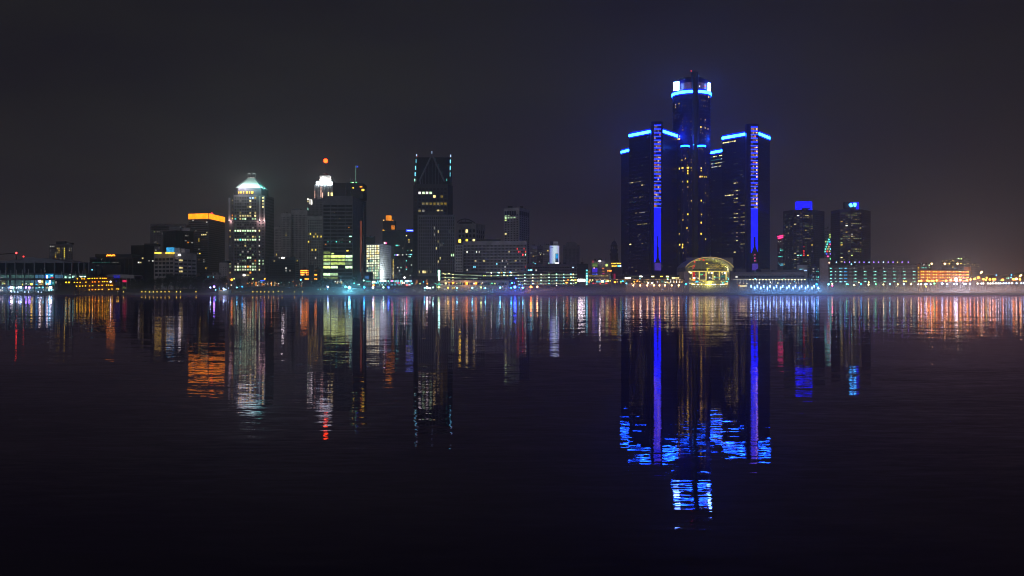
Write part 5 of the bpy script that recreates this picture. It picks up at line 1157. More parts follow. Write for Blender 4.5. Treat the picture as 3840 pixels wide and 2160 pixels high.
# lit-up bare trees at the plaza
def leaf_crown(name, parent, c, rx, rz, n, leaf, m, seed, conical=False):
    rg = random.Random(seed); mb = MB()
    lobes = [(rg.uniform(-.55, .55) * rx, rg.uniform(-.4, .4) * rx, rg.uniform(-.5, .55) * rz, rg.uniform(.42, .65)) for _ in range(7)]
    for _ in range(n):
        lx, ly, lz, lr = rg.choice(lobes)
        th = rg.uniform(0, 2 * math.pi); ph = math.acos(rg.uniform(-1, 1)); rr = rg.random() ** 0.4
        x = lx + rr * lr * rx * math.sin(ph) * math.cos(th); y = ly + rr * lr * rx * math.sin(ph) * math.sin(th); z = lz + rr * lr * rz * math.cos(ph)
        if conical: x *= max(.08, 1 - (z + rz) / (2.1 * rz)); y *= max(.08, 1 - (z + rz) / (2.1 * rz))
        a = Vector((rg.gauss(0, 1), rg.gauss(0, 1), rg.gauss(0, 1))).normalized(); t = a.orthogonal().normalized() * leaf * rg.uniform(.6, 1.3); u = a.cross(t).normalized() * leaf * rg.uniform(.5, 1)
        p = Vector((c[0] + x, c[1] + y, c[2] + z)); k = len(mb.v)
        mb.v += [tuple(p - t), tuple(p + u), tuple(p + t), tuple(p - u)]; mb.f.append((k, k + 1, k + 2, k + 3))
    me = bpy.data.meshes.new(name); me.from_pydata([(v[0] - parent.location.x, v[1] - parent.location.y, v[2] - parent.location.z) for v in mb.v], [], mb.f); me.materials.append(m)
    o = bpy.data.objects.new(name, me); C.objects.link(o); o.parent = parent
    return o
def make_tree(px, D, pytop, wpx, seed, label, group, name='tree', zg=GZ):
    x = PX(px, D); zt = PZ(pytop, D); w = wpx * D / F / 2
    t = empty(name, (x, D, zg), label, 'tree', group); rg = random.Random(seed)
    h = zt - zg; m = MB()
    m.tube((x, D, zg), (x + rg.uniform(-.3, .3), D, zg + h * .45), 0.28, 6, 0.18)
    for k in range(5):
        an = rg.uniform(0, 6.28); m.tube((x, D, zg + h * (.28 + .05 * k)), (x + math.cos(an) * w * .6, D + math.sin(an) * w * .6, zg + h * rg.uniform(.55, .85)), 0.12, 4, 0.04)
    m.build('trunk', wm('bark'), t)
    leaf_crown('crown', t, (x, D, zg + h * .60), w, h * .45, 700, max(.38, w * .10), wm('foliage'), seed)
    return t
gt = 'dark trees along the riverbank'
lb_ = 'dark unlit broadleaf tree in the long riverside row'
tr = [(500, 1049, 34), (526, 1052, 30), (548, 1046, 36), (575, 1040, 38), (600, 1036, 40), (628, 1030, 44), (655, 1026, 42), (684, 1028, 40), (708, 1033, 36), (733, 1027, 40), (757, 1030, 38), (780, 1036, 36), (802, 1041, 34), (824, 1038, 32), (845, 1040, 30),
      (1045, 1046, 30), (1068, 1041, 34), (1092, 1043, 30), (1180, 1046, 30), (1202, 1043, 36), (1226, 1044, 34), (1250, 1050, 30), (1278, 1047, 30), (1306, 1040, 34), (1332, 1036, 36), (1355, 1042, 30)]
zone = [(600, 'dark broadleaf tree below the plain dark block and the cyan roof box', 'dark trees below the plain dark block'), (740, 'dark broadleaf tree before the low white building', 'dark trees before the low white building'),
        (900, 'dark broadleaf tree between the yellow crowned tower and the pyramid roofed tower', 'dark trees before the yellow crowned tower'), (1120, 'dark broadleaf tree before the brown grid block', 'dark trees before the brown grid block'), (1400, 'dark broadleaf tree below the ribbon windowed tower', 'dark trees below the ribbon windowed tower')]
for i, (x, y, w) in enumerate(tr):
    z_ = [q for q in zone if x < q[0]][0]
    make_tree(x, 790 + (i * 37 % 50), y, w * 1.15, 100 + i, z_[1], z_[2])
make_tree(895, 800, 1034, 22, 300, 'dark tree standing in front of the pyramid roofed tower entrance', None)
make_tree(933, 800, 1040, 20, 301, 'small dark tree beside the orange lit plaza columns', None)
root = empty('bank_slope', (PX(640, 775), 775, GZ), None, None); tag(root, 'low grassy bank below the riverside trees', None, None)
C.objects.unlink(root); bpy.data.objects.remove(root)
m = MB()
pts = [(-60, 1094), (420, 1092), (520, 1086), (640, 1086), (760, 1082), (860, 1080), (1000, 1076), (1200, 1077), (1400, 1079), (1540, 1080), (1560, 1090)]
for p, q in zip(pts, pts[1:]):
    b0 = len(m.v)
    m.v += [(PX(p[0], 748), 748, GZ), (PX(q[0], 748), 748, GZ), (PX(q[0], 765), 765, PZ(q[1], 765)), (PX(p[0], 765), 765, PZ(p[1], 765)), (PX(q[0], 785), 785, PZ(q[1], 785)), (PX(p[0], 785), 785, PZ(p[1], 785))]
    m.f += [(b0, b0 + 1, b0 + 2, b0 + 3), (b0 + 3, b0 + 2, b0 + 4, b0 + 5)]
bs = m.build('bank_slope', mat('turf', (0.05, 0.06, 0.035), .95, 0, .4, .3)); tag(bs, 'low grassy bank below the riverside trees', None, None, 'structure')
# glowing cone trees
for x, y0, y1, w, k, lab in ((1563, 1046, 1068, 16, .5, 'tall spiky tree wrapped in amber lights by the gabled tower'), (1600, 1048, 1060, 12, .25, 'smaller dim amber lit tree, second from the pavilion end')):
    D = 820; t = empty('lit_tree', (PX(x, D), D, GZ), lab, 'tree')
    m = MB(); m.tube((PX(x, D), D, GZ), (PX(x, D), D, PZ(y0 + 6, D)), .15); m.build('trunk', wm('bark'), t)
    leaf_crown('crown', t, (PX(x, D), D, PZ((y0 + y1) / 2, D)), w * D / F / 2, (y1 - y0) * D / F / 2, 260, .3, emat('tree_lights%d' % int(k * 100), (1.0, .38, .10), k, vary=.9, vscale=.8), int(x), True)  # leaves themselves emit; the amber light is put into the foliage
D = 815; t = empty('dark_kiosk', (PX(1585, D), D, GZ), 'dark flat roofed kiosk behind the amber lit trees', 'building')
m = MB(); m.box(PX(1545, D + 8), PX(1640, D + 8), D + 8, D + 20, GZ, PZ(1036, D + 8)); m.build('wall', wm('black'), t)
# plaza columns lit orange below the pyramid tower
t = empty('plaza_colonnade', (PX(985, 845), 845, GZ), 'low colonnade lit orange beneath dark trees below the pyramid roofed tower', 'colonnade')
m = MB(); m.box(PX(925, 846), PX(1040, 846), 845, 852, PZ(1057, 846), PZ(1053, 846)); m.build('roof', wm('dark'), t)
rg = random.Random(31)
for k, x in enumerate((928, 945, 960, 971, 983, 993, 1005, 1018, 1031)):
    key = ['wa2', 'or2', 'or4', 'wa2', 'or3', 'wa2', 'or2', 'or4', 'wa3'][k]; strip(t, 'column', lit(key), x - 1.4, x + 1.4, 1057, 1072, 845)
strip(t, 'sign', lit('bl4'), 976, 994, 1051.5, 1054, 844.5); strip(t, 'sign', lit('cy3'), 978, 984, 1056, 1060, 844.5)
for i in range(64):
    x = rg.uniform(925, 1135); y = rg.uniform(1056, 1073); k = rg.choice(['wh3', 'wy3', 'gw3', 'wa3', 'or4', 'wh4', 'wy2', 'te3', 'rd3'])
    s_ = rg.uniform(.9, 1.6); strip(t, 'lamp', lit(k), x - s_, x + s_, y - s_ * .8, y + s_ * .8, 788, .3) if i < 40 else None
t = empty('lit_terrace', (PX(1270, 840), 840, GZ), 'small bright terrace cafe glowing between the trees below the ribbon windowed tower', 'pavilion')
m = MB(); m.box(PX(1245, 842), PX(1292, 842), 842, 850, GZ, PZ(1051, 842)); m.build('wall', wm('dark'), t)
for i in range(12):
    x = rg.uniform(1250, 1288); y = rg.uniform(1054, 1063); strip(t, 'window', lit(rg.choice(['wy3', 'gw2', 'wh3', 'wa2'])), x - 1.8, x + 1.8, y - 2.2, y + 2.2, 788)

# ------------------------------------------------ curved garage decks
def deck_pts(pts, D): return [(PX(x, D), PZ(y, D)) for x, y in pts]
DG = 905
g = empty('parking_deck', (PX(1900, DG), DG, GZ), 'long curved multi-storey parking deck with bands of pale green light', 'garage')
m = MB(); m.box(PX(1650, DG + 14), PX(2166, DG + 14), DG + 14, DG + 34, GZ, PZ(1030, DG)); m.build('core', wm('black'), g)
GB = emat('deck_glow', (0.20, 0.26, 0.17), 1.0, vary=0.85, vscale=0.16)
def band(pts, th, m_, name, D, dy=0.0, depth=10.0):
    mm = MB()
    for (xa, ya), (xb, yb) in zip(pts, pts[1:]):
        b0 = len(mm.v)
        for y in (D + dy, D + dy + depth): mm.v += [(PX(xa, D), y, PZ(ya + th / 2, D)), (PX(xb, D), y, PZ(yb + th / 2, D)), (PX(xb, D), y, PZ(yb - th / 2, D)), (PX(xa, D), y, PZ(ya - th / 2, D))]
        mm.f += [(b0, b0 + 1, b0 + 2, b0 + 3), (b0 + 7, b0 + 6, b0 + 5, b0 + 4), (b0 + 3, b0 + 2, b0 + 6, b0 + 7), (b0, b0 + 4, b0 + 5, b0 + 1)]
    return mm.build(name, m_, g)
top_c = [(1655, 1026), (1700, 1029), (1755, 1031.5), (1810, 1034), (1860, 1034), (1920, 1033), (1990, 1031), (2060, 1030.5), (2165, 1030)]
sec_c = [(1655, 1040), (1700, 1042), (1755, 1043.5), (1791, 1044)]
sec_r = [(1937, 1044), (2010, 1042.5), (2080, 1041), (2165, 1041)]
thr_r = [(1937, 1055), (2010, 1054), (2080, 1053), (2165, 1052)]
fou_r = [(1942, 1066), (2010, 1065), (2080, 1063.5), (2165, 1062)]
sh = lambda pts, d: [(x, y + d) for x, y in pts]
for pts, th in ((top_c, 4.0), (sec_c, 3.6), (sec_r, 3.6), (thr_r, 3.2), (fou_r, 3.2)): band(pts, th, GB, 'light_band', DG, 1.0, 1.0)
for pts in (sh(top_c, -6), sh(top_c, 6.5), sh(sec_c, 6.5), sh(sec_r, 5.6), sh(thr_r, 5.6), sh(fou_r, 5.2)): band(pts, 6.5 if pts[0][1] < 1024 else 6.0, wm('dark'), 'deck_slab', DG, -1.0, 12.0)
band([(1822, 1021.5), (1890, 1021), (1955, 1023)], 2.5, GB, 'light_band', DG, 4.0, 1.0)
pl = lambda x, y: (1640 + x / 8.05, 1000 + y / 8.05)
rg = random.Random(77)
for (x, y, k, s_) in [(180, 200, 'wy4', 2.2), (235, 228, 'wy4', 1.8), (350, 207, 'wy4', 3), (470, 235, 'wy4', 2.4), (237, 322, 'wy4', 1.7), (470, 325, 'wy4', 2), (235, 405, 'wy4', 1.8), (350, 390, 'wy4', 2.8), (470, 405, 'wy4', 2), (1403, 275, 'yg4', 2), (1455, 272, 'wy4', 2), (1628, 187, 'wh5', 2), (1628, 277, 'wy4', 2),
    (1850, 178, 'cy5', 3.2), (1870, 182, 'wh5', 2.2), (1942, 182, 'yel4', 2.4), (2020, 175, 'cy5', 2.4), (2045, 180, 'wy4', 2.2), (2200, 165, 'lb5', 2), (2230, 180, 'wy5', 2.4), (1825, 265, 'mi4', 4.0), (1945, 275, 'wy3', 2), (2015, 258, 'mi5', 3), (2115, 275, 'wy4', 2.2), (2215, 262, 'mi5', 3), (2445, 255, 'wy4', 2.5), (2380, 355, 'bl6', 2.5), (2452, 450, 'mi4', 1.8), (2470, 540, 'mi4', 2), (2445, 352, 'gw3', 2)]:
    px, py = pl(x, y); strip(g, 'ceiling_light', lit(k), px - s_, px + s_, py - 1.5, py + 1.5, DG - 1.3, .3)
for row, pts in enumerate(((1029, 0), (1040.5, 0), (1052, 0), (1063, 0))):
    for i, px in enumerate([1968, 1998, 2029, 2059, 2087, 2114, 2141, 2150]):
        py = pts[0] + (1 if px < 2010 else 0)
        strip(g, 'ceiling_light', lit(['mi4', 'mi5', 'wh4', 'gw4', 'mi5', 'mi4', 'cy5', 'wy5'][(i + row) % 8]), px - 2.0, px + 2.0, py - 2.0, py + .6, DG - 1.3, .3)
for i in range(46):
    px = rg.uniform(1942, 2160); py = rg.choice([1054, 1065, 1065]); strip(g, 'ceiling_light', lit(rg.choice(['mi3', 'gw3', 'wh3', 'te3', 'wy3'])), px - 1.2, px + 1.2, py - 1, py + 1, DG - 1.2, .3)
for x, k in ((2130, 'or4'), (2145, 'wy4'), (2158, 'yel4')): strip(g, 'ceiling_light', lit(k), x - 4, x + 4, 1048, 1051.5, DG - 1.4, .3)
strip(g, 'ceiling_light', lit('or5'), 2121, 2129, 1058, 1062, DG - 1.4); strip(g, 'ceiling_light', lit('yg4'), 2156, 2163, 1058, 1062, DG - 1.4)
s = empty('vertical_sign', (PX(1646, 880), 880, GZ), 'tall white vertical light board at the west end of the curved deck', 'sign')
m = MB(); m.box(PX(1641, 881), PX(1651, 881), 881, 882, GZ, PZ(1012, 881)); m.build('post', wm('dark'), s)
for k, (y0, y1) in enumerate(((1013, 1024), (1026, 1037), (1039, 1044), (1045, 1052.5))): strip(s, 'light_panel', lit('mi5'), 1642.5, 1650, y0, y1, 880.7)
# low ferry terminal with orange windows in front of the decks
DT = 838
t = empty('river_terminal', (PX(1770, DT), DT, GZ), 'low pale flat roofed terminal with orange and yellow lit windows', 'building')
m = MB(); zc = PZ(1074, DT)
m.box(PX(1615, DT), PX(1908, DT), DT, DT + 14, PZ(1059, DT), PZ(1051.5, DT)); m.box(PX(1615, DT), PX(1908, DT), DT, DT + 14, GZ, PZ(1069, DT)); m.box(PX(1902, DT), PX(1908, DT), DT, DT + 14, PZ(1069, DT), PZ(1059, DT)); m.box(PX(1615, DT), PX(1902, DT), DT + 1.2, DT + 13, PZ(1069, DT), PZ(1059, DT)); m.build('wall', wm('pale'), t)
for k in range(22):
    xa = 1620 + k * 13; strip(t, 'window', wm('glass'), xa, xa + 10, 1060, 1068, DT + 1.1, .2)
for x, y, w, h, k in ((1672, 1062, 8, 5, 'wy4'), (1684, 1060.5, 5, 3, 'or4'), (1699, 1061, 8, 5, 'or5'), (1722, 1063, 13, 7, 'yg2'), (1713, 1063, 3, 3, 'wy4'), (1727, 1063, 3, 6, 'yg3'), (1750, 1063, 9, 8, 'or5'), (1744, 1064, 9, 9, 'or2'), (1778, 1062.5, 5, 4, 'wh4'), (1785, 1062.5, 7, 7, 'or5'), (1780, 1066.5, 6, 3, 'or4'), (1805, 1065, 3, 3, 'wa4'), (1809, 1061, 3, 3, 'wh4'),
    (1845, 1063, 4.5, 4, 'gr4'), (1856, 1063.5, 4.5, 4, 'yg4'), (1880, 1063, 7, 3, 'wh1'), (1656, 1067, 10, 2, 'wh3'), (1672, 1068, 6, 2, 'wy3'), (1684, 1067, 5, 1.6, 'wh3')): strip(t, 'lamp', lit(k), x - w / 2, x + w / 2, y - h / 2, y + h / 2, DT - .3, .3)
point_light(t, (PX(1748, DT), DT - 5, PZ(1063, DT)), (1, .45, .12), 450, .5); point_light(t, (PX(1670, DT), DT - 5, PZ(1063, DT)), (1, .75, .4), 180, .5)
t = empty('plaza_fountain', (PX(1648, 800), 800, GZ), 'small teal glowing tent shaped fountain beneath the vertical light board', 'fountain')
m = MB(); m.ngon((PX(1647, 800), 800), 1.5, 6, PZ(1070, 800), PZ(1059, 800), .1); m.build('basin_glow', emat('teal_fountain', (.05, .75, .5), 1), t)
m = MB(); m.tube((PX(1630, 800), 800, PZ(1062, 800)), (PX(1645, 800), 800, PZ(1069, 800)), .35); m.build('jet', lit('te3'), t)
# dark link block between decks and signs
b = Building('link_block', 'dark windowless block with a white lit screen and a column of cyan light boxes', 'building', [(2163, 880), (2206, 880)], 989, 0, 20, wall='black', core='black')
strip(b.root, 'screen', lit('wh6'), 2167, 2194, 1046.5, 1056, 879.7); strip(b.root, 'sign_lettering', lit('mi4'), 2187, 2193, 1046.3, 1051, 879.4)
for k, y in enumerate((1013.5, 1020, 1027, 1033, 1038, 1044, 1050, 1055.5, 1061, 1067)):
    strip(b.root, 'light_box', lit('mi4' if k % 2 else 'cy4') if k not in (1,) else lit('te3'), 2197.3, 2203.8, y - 1.9 - (.8 if k > 3 else 0), y + 1.9, 879.7)
b.done_()
b = Building('casino_block', 'grey block with purple screen, yellow green signs and a yellow light line', 'building', [(2215, 900), (2292, 895)], 977, 1, 18, wall='mid', core='dark')
o8 = lambda x, y: (2150 + x / 10.35, 960 + y / 10.35)
def s8(x0, x1, y0, y1, key, D=894.0, name='sign', m_=None):
    a_ = o8(x0, y0); c_ = o8(x1, y1); strip(b.root, name, m_ or lit(key), a_[0], c_[0], a_[1], c_[1], D)
s8(735, 945, 270, 420, None, m_=emat('sign_olive', (.07, .13, .035), 1, vary=.4, vscale=.6)); s8(745, 905, 335, 390, 'yg2', 893.6, 'sign_lettering'); s8(750, 780, 175, 270, None, 893.5, 'sign', emat('sign_crimson', (.6, .01, .05), 1))
s8(735, 935, 465, 635, None, 894, 'screen', emat('screen_purple', (.055, .022, .62), 1, vary=.15, vscale=.4)); s8(730, 945, 690, 722, 'bl3', 894, 'screen')
s8(1255, 1330, 312, 400, 'yg4'); s8(1270, 1300, 330, 345, None, 893.5, 'sign_lettering', wm('black')); s8(995, 1060, 165, 225, 'wh6', 893.8, 'lamp'); s8(790, 825, 445, 485, 'ro4', 893.4, 'lamp')
s8(1120, 1200, 460, 495, 'or3', 893.8, 'window'); s8(1130, 1210, 580, 600, 'or3', 893.8, 'window'); s8(1130, 1205, 675, 700, None, 893.8, 'window', emat('magenta_window', (.8, .02, .28), 1)); s8(590, 630, 600, 640, 'or3', 893.8, 'window'); s8(665, 685, 580, 625, 'ro2', 893.8, 'window')
for k in range(10): s8(590 + k * 77, 655 + k * 77, 762 + (k % 3) * 3, 782, 'yel3' if k % 3 else 'wy3', 893.6, 'light_strip')
for x0, x1, y0, y1, k in ((600, 680, 915, 955, 'wa4'), (728, 770, 910, 955, 'wy4'), (850, 870, 915, 935, 'ro3'), (890, 950, 915, 950, 'wa3'), (960, 1000, 905, 930, 'ro3'), (1030, 1065, 910, 940, 'wa4'), (1180, 1245, 905, 935, 'wy3'), (1270, 1365, 905, 935, 'wa3'), (570, 640, 980, 1035, 'or4'), (675, 730, 970, 1000, 'yg3'), (890, 1075, 962, 1025, 'cy3'), (1090, 1175, 945, 980, 'wh5'), (1090, 1180, 990, 1040, 'wy4'), (1185, 1245, 955, 1020, 'lb3'), (1255, 1310, 955, 1010, 'yg4'), (1315, 1375, 955, 1000, 'wy5'),
    (745, 810, 1040, 1075, 'rd4'), (850, 895, 1055, 1080, 'rd3'), (1020, 1075, 1045, 1095, 'rd4'), (1235, 1320, 1040, 1080, 'rd4'), (680, 760, 1090, 1115, 'wh1'), (1090, 1215, 1095, 1125, 'wy2'), (1410, 1450, 940, 985, 'yel4'), (1505, 1550, 950, 980, 'wh4'), (1505, 1550, 1010, 1040, 'mi4'), (1410, 1445, 785, 890, 'cy2')):
    s8(x0, x1, y0, y1, k, 890.0, 'shop_light')
m = MB(); m.box(PX(2207, 890.5), PX(2300, 890.5), 890.4, 893, GZ, PZ(1070, 890)); b.part('shop_front', m, 'black'); b.done_()
b = Building('sign_block', 'low block with two rows of yellow window letters at the foot of the steeple', 'building', [(2292, 905), (2333, 905)], 981, 0, 16, wall='dark', core='dark')
b.solid(0)
for x in (2294.5, 2299, 2303, 2306.5, 2310, 2316, 2319.5, 2323.5, 2326.5): strip(b.root, 'sign_lettering', lit('yel4'), x - 1.4, x + 1.3, 986, 990, 904.6)
for x0, x1, k in ((2294, 2299, 'yel4'), (2300, 2313, 'yel4'), (2316, 2323, 'cy4'), (2324, 2329, 'bw5')): strip(b.root, 'sign_lettering', lit(k), x0, x1, 995.5, 999.5, 904.6)
for x in (2280, 2286, 2291): 
    m = MB(); m.ball((PX(x, 890), 890, PZ(1015.5, 890)), .75); b.part('lamp_globe', m, lit('or4'))
b.done_()

# ------------------------------------------------ podium of the round tower group
DP = 880
b = Building('podium', 'long low podium in front of the blue towers, terraces lit amber', 'building', [(2296, DP), (2566, DP)], 1030, 0, 60, wall='dark', core='black')
b.facade(0, 24, 2, 1034, 1045, wf=0.93, hf=0.6, dark='glass', minpx=0, lights=Lz(2300, 1000, 9.2, [(450, 368, 'wh5'), (530, 365, 'wh5'), (918, 350, 'wh6'), (1348, 348, 'wy5'), (1710, 350, 'yel4'), (1865, 348, 'wy5')]) + [(1040, 2520, 2562, ['wy4', 'wy5', 'yg4'], 1), (1040, 2495, 2516, ['yg3', 'yg2'], .8), (1037, 2358, 2390, ['yg1'], .8)])
strip(b.root, 'sign', emat('sign_wine', (.28, .012, .05), 1), 2301, 2308, 1026, 1051, 879.4)
b.done_()
t = empty('podium_promenade', (PX(2430, 850), 850, GZ), 'lower promenade arcade with a warm light line and shop fronts, west of the glass arch', 'building')
m = MB(); m.box(PX(2308, 852), PX(2566, 852), 850, 870, PZ(1050, 852), PZ(1045.5, 852)); m.box(PX(2300, 852), PX(2566, 852), 858, 870, GZ, PZ(1050, 852)); m.build('wall', wm('dark'), t)
m = MB(); m.box(PX(2345, 846), PX(2560, 846), 842, 852, GZ, PZ(1063.5, 846)); m.build('terrace', wm('pink'), t)
for k in range(26): strip(t, 'light_strip', lit(['wa3', 'ro2', 'wa2', 'wa3'][k % 4]), 2309 + k * 9.8, 2317.5 + k * 9.8, 1048.0, 1049.8, 849.6)
rg = random.Random(55)
for k in range(24):
    x = 2340 + k * 9.3; strip(t, 'shop_window', lit(rg.choice(['wa1', 'wa2', 'or2', 'wy2', 'te1', 'cy1', 'wa3'])) if rg.random() < .7 else wm('glass'), x, x + 6, 1053, 1061, 857.6)
for x, y, k, s_ in ((2306, 1058, 'or5', 3.4), (2315, 1057.5, 'wa4', 2), (2328.5, 1056, 'gr4', 3), (2335.5, 1054.5, 'lb5', 2.4), (2349, 1063, 'cy5', 2.4), (2344, 1054, 'yg2', 3), (2378, 1056.5, 'yel4', 2.6), (2390, 1054.5, 'or4', 3.2), (2399, 1056, 'wa4', 2), (2400, 1045, 'cy4', 1.5), (2427, 1056, 'wa4', 1.6), (2431, 1061, 'wh5', 2.2), (2446, 1061.5, 'wh5', 2.6), (2466, 1057.5, 'bw4', 1.8), (2449, 1057, 'wh2', 1.5), (2461, 1057, 'wh2', 1.4), (2485, 1056, 'te2', 5), (2496, 1059, 'mi4', 2.4), (2504, 1047, 'cy5', 1.7), (2503, 1059, 'wa4', 2.6), (2509, 1061, 'wy4', 2), (2369, 1063.5, 'wa4', 2), (2381, 1063, 'wa4', 1.5), (2407, 1062.5, 'or3', 2), (2328, 1061, 'or3', 2.4), (2363, 1052, 'pk2', 1.2)):
    strip(t, 'lamp', lit(k), x - s_, x + s_, y - s_ * .9, y + s_ * .9, 841.5, .4)
for x in (2515, 2526, 2537, 2549):
    for y in (1050, 1055, 1059): strip(t, 'lamp', lit('wh4'), x - 1.5, x + 1.5, y - .8, y + .8, 849.4)
    strip(t, 'column', wm('pale'), x - .5, x + .5, 1049, 1062, 849.8)
for x in (2370, 2410, 2450, 2490): point_light(t, (PX(x, 838), 838, PZ(1060, 838)), (1, .6, .35), 120, .4)

b = Building('podium', 'long low podium with a row of small white lights, east of the glass arch', 'building', [(2750, 872), (3020, 866)], 1021, 0, 60, wall='mid', core='black')
b.facade(0, 18, 1, 1034, 1042, wf=0.92, hf=0.8, dark='glass', minpx=0, lights=[(2765, 1038, 'wh3')])
m = MB(); m.box(PX(2760, 872), PX(2801, 872), 874, 890, b.H, PZ(1007, 872)); m.box(PX(2855, 872), PX(2890, 872), 874, 890, b.H, PZ(1008, 872)); m.box(PX(2885, 880), PX(3020, 880), 884, 900, b.H, PZ(1012, 880)); b.part('roof_plant', m, 'dark')
m = MB(); m.box(PX(2752, 869), PX(3018, 869), 863, 867, PZ(1031.5, 869), PZ(1029.5, 869)); b.part('balcony', m, 'steel'); b.done_()
t = empty('promenade_arcade', (PX(2880, 846), 846, GZ), 'glass arcade under a string of white lights, east of the glass arch', 'building')
m = MB(); m.box(PX(2750, 848), PX(3016, 848), 846, 866, PZ(1048.5, 848), PZ(1046, 848)); m.box(PX(2750, 848), PX(3016, 848), 858, 866, GZ, PZ(1048, 848)); m.build('wall', wm('mid'), t)
strip(t, 'light_strip', lit('wh3'), 2751, 3015, 1048.3, 1049.3, 845.5)
for k in range(22): strip(t, 'lamp', lit('wy5' if k > 3 else 'wy3'), 2764 + k * 12.1 - 1.6, 2764 + k * 12.1 + 1.6, 1047.7, 1049.9, 845.0)
for k in range(21): strip(t, 'column', wm('pale'), 2764 + k * 12.1 - .7, 2764 + k * 12.1 + .7, 1050, 1062, 846)
for k in range(20): strip(t, 'window', wm('glass') if k > 6 else lit('bw1'), 2766 + k * 12.1, 2774 + k * 12.1, 1051, 1061, 857.5)
for x, y, k in ((2775, 1061, 'wh4'), (2832, 1045, 'cy5'), (2847, 1061, 'wh5'), (2889.5, 1058, 'wh5'), (2894, 1063, 'wh3'), (2917, 1061.5, 'wy5'), (2939.5, 1045, 'te4'), (2952, 1062, 'wy3'), (2964, 1062.5, 'wy4'), (2979, 1056.5, 'cy4'), (2986, 1061, 'wy4'), (2994, 1062, 'wa3'), (2765, 1062, 'wa3'), (2789, 1062.5, 'wa4'), (2801, 1063, 'wy4'), (2827, 1062, 'wh3')): strip(t, 'lamp', lit(k), x - 1.6, x + 1.6, y - 1.2, y + 1.2, 844.5)
t = empty('food_kiosk', (PX(2784, 790), 790, GZ), 'small kiosk glowing bright yellow beside the violet mist', 'kiosk')
m = MB(); m.box(PX(2768, 791), PX(2800, 791), 791, 795, GZ, PZ(1067, 791)); m.build('wall', wm('dark'), t)
strip(t, 'window', emat('kiosk_glow', (1.5, 1.15, .45), 1, vary=.5, vscale=1.2), 2774, 2794, 1069, 1076, 790.7); strip(t, 'lamp', lit('or4'), 2770, 2773, 1068, 1072, 790.6); strip(t, 'lamp', lit('wy4'), 2796, 2799, 1068, 1076, 790.6)
point_light(t, (PX(2784, 788), 786, 5), (1, .8, .4), 500, .4)

# ------------------------------------------------ glass arch hall (winter garden)
DW = 862
wg = empty('glass_arch_hall', (PX(2661, DW), DW, GZ), 'arched glass hall glowing yellow inside, with palms of steel frame and red column', 'building')
wg['label'] = 'arched glass hall glowing yellow inside, its front a grid of panes and gold frames'
def arcy(px):
    u = (px - 2661.0) / 90.0
    return 963 + 37.5 * (1 - math.sqrt(max(0.0, 1 - (u * .93) ** 2))) / (1 - math.sqrt(1 - .93 ** 2))
xs = [2571 + k * 180 / 24 for k in range(25)]
def arch_band(th, D0, D1, m_, name, up=0.0, inset=0.0):
    mm = MB()
    for p, q in zip(xs, xs[1:]):
        b0 = len(mm.v); p2, q2 = [2661 + (t_ - 2661) * (1 - inset) for t_ in (p, q)]
        for y in (D0, D1): mm.v += [(PX(p2, DW), y, PZ(arcy(p) + th - up, DW)), (PX(q2, DW), y, PZ(arcy(q) + th - up, DW)), (PX(q2, DW), y, PZ(arcy(q) - up, DW)), (PX(p2, DW), y, PZ(arcy(p) - up, DW))]
        mm.f += [(b0, b0 + 1, b0 + 2, b0 + 3), (b0 + 7, b0 + 6, b0 + 5, b0 + 4), (b0 + 3, b0 + 2, b0 + 6, b0 + 7), (b0, b0 + 4, b0 + 5, b0 + 1)]
    return mm.build(name, m_, wg)
arch_band(3.0, DW + 1.2, DW + 46, wm('mid'), 'vault', 0.0)
arch_band(2.6, DW - 1.0, DW + 0.6, emat('arch_lights', (0.95, 0.66, 0.22), 0.55, vary=0.35, vscale=0.12), 'light_band', -0.2)  # arch rim, the warm light falling on it put in as emission
# inner ribs of the ceiling
for k in range(5): arch_band(0.9, DW + 8 + k * 7, DW + 8.8 + k * 7, wm('yellowpaint'), 'ceiling_rib', -4.5 - k * 1.0, .03)
m = MB(); m.box(PX(2574, DW + 46), PX(2749, DW + 46), DW + 46, DW + 47, GZ, PZ(966, DW + 46))
m.box(PX(2571, DW), PX(2574, DW), DW + 1.2, DW + 46, GZ, PZ(1001, DW)); m.box(PX(2748, DW), PX(2751, DW), DW + 1.2, DW + 46, GZ, PZ(1001, DW)); m.build('wall', wm('mid'), wg)
m = MB(); m.box(PX(2563, DW - 4), PX(2582, DW - 4), DW - 6, DW + 30, GZ, PZ(1019, DW)); m.build('side_wing', wm('pink'), wg)
m = MB(); m.box(PX(2736, DW - 4), PX(2749, DW - 4), DW - 5, DW + 1, GZ, PZ(1016, DW)); m.box(PX(2742, DW - 4), PX(2756, DW - 4), DW - 6, DW - 2, GZ, PZ(1023, DW)); m.build('side_wing', wm('mid'), wg)
GOLD = emat('gold_frame', (0.95, 0.72, 0.16), 1.1, vary=0.3, vscale=0.5)  # columns and beams emit, standing in for the hall light on them
strip(wg, 'gold_beam', GOLD, 2586, 2737, 1016, 1019, DW - .6, .6)
for x in (2598, 2622.5, 2648, 2674, 2698, 2723): strip(wg, 'gold_column', GOLD, x - 1.8, x + 1.8, 1019, 1049.5, DW - .8, .8)
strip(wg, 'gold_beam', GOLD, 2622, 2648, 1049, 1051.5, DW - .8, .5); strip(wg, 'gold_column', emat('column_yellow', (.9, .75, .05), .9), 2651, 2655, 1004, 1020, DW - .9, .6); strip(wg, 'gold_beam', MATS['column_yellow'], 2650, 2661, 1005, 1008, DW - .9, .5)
strip(wg, 'red_column', emat('column_red', (.75, .015, .02), .8, vary=.4, vscale=.4), 2597, 2606.5, 1020, 1050, DW - 1.4, .8)
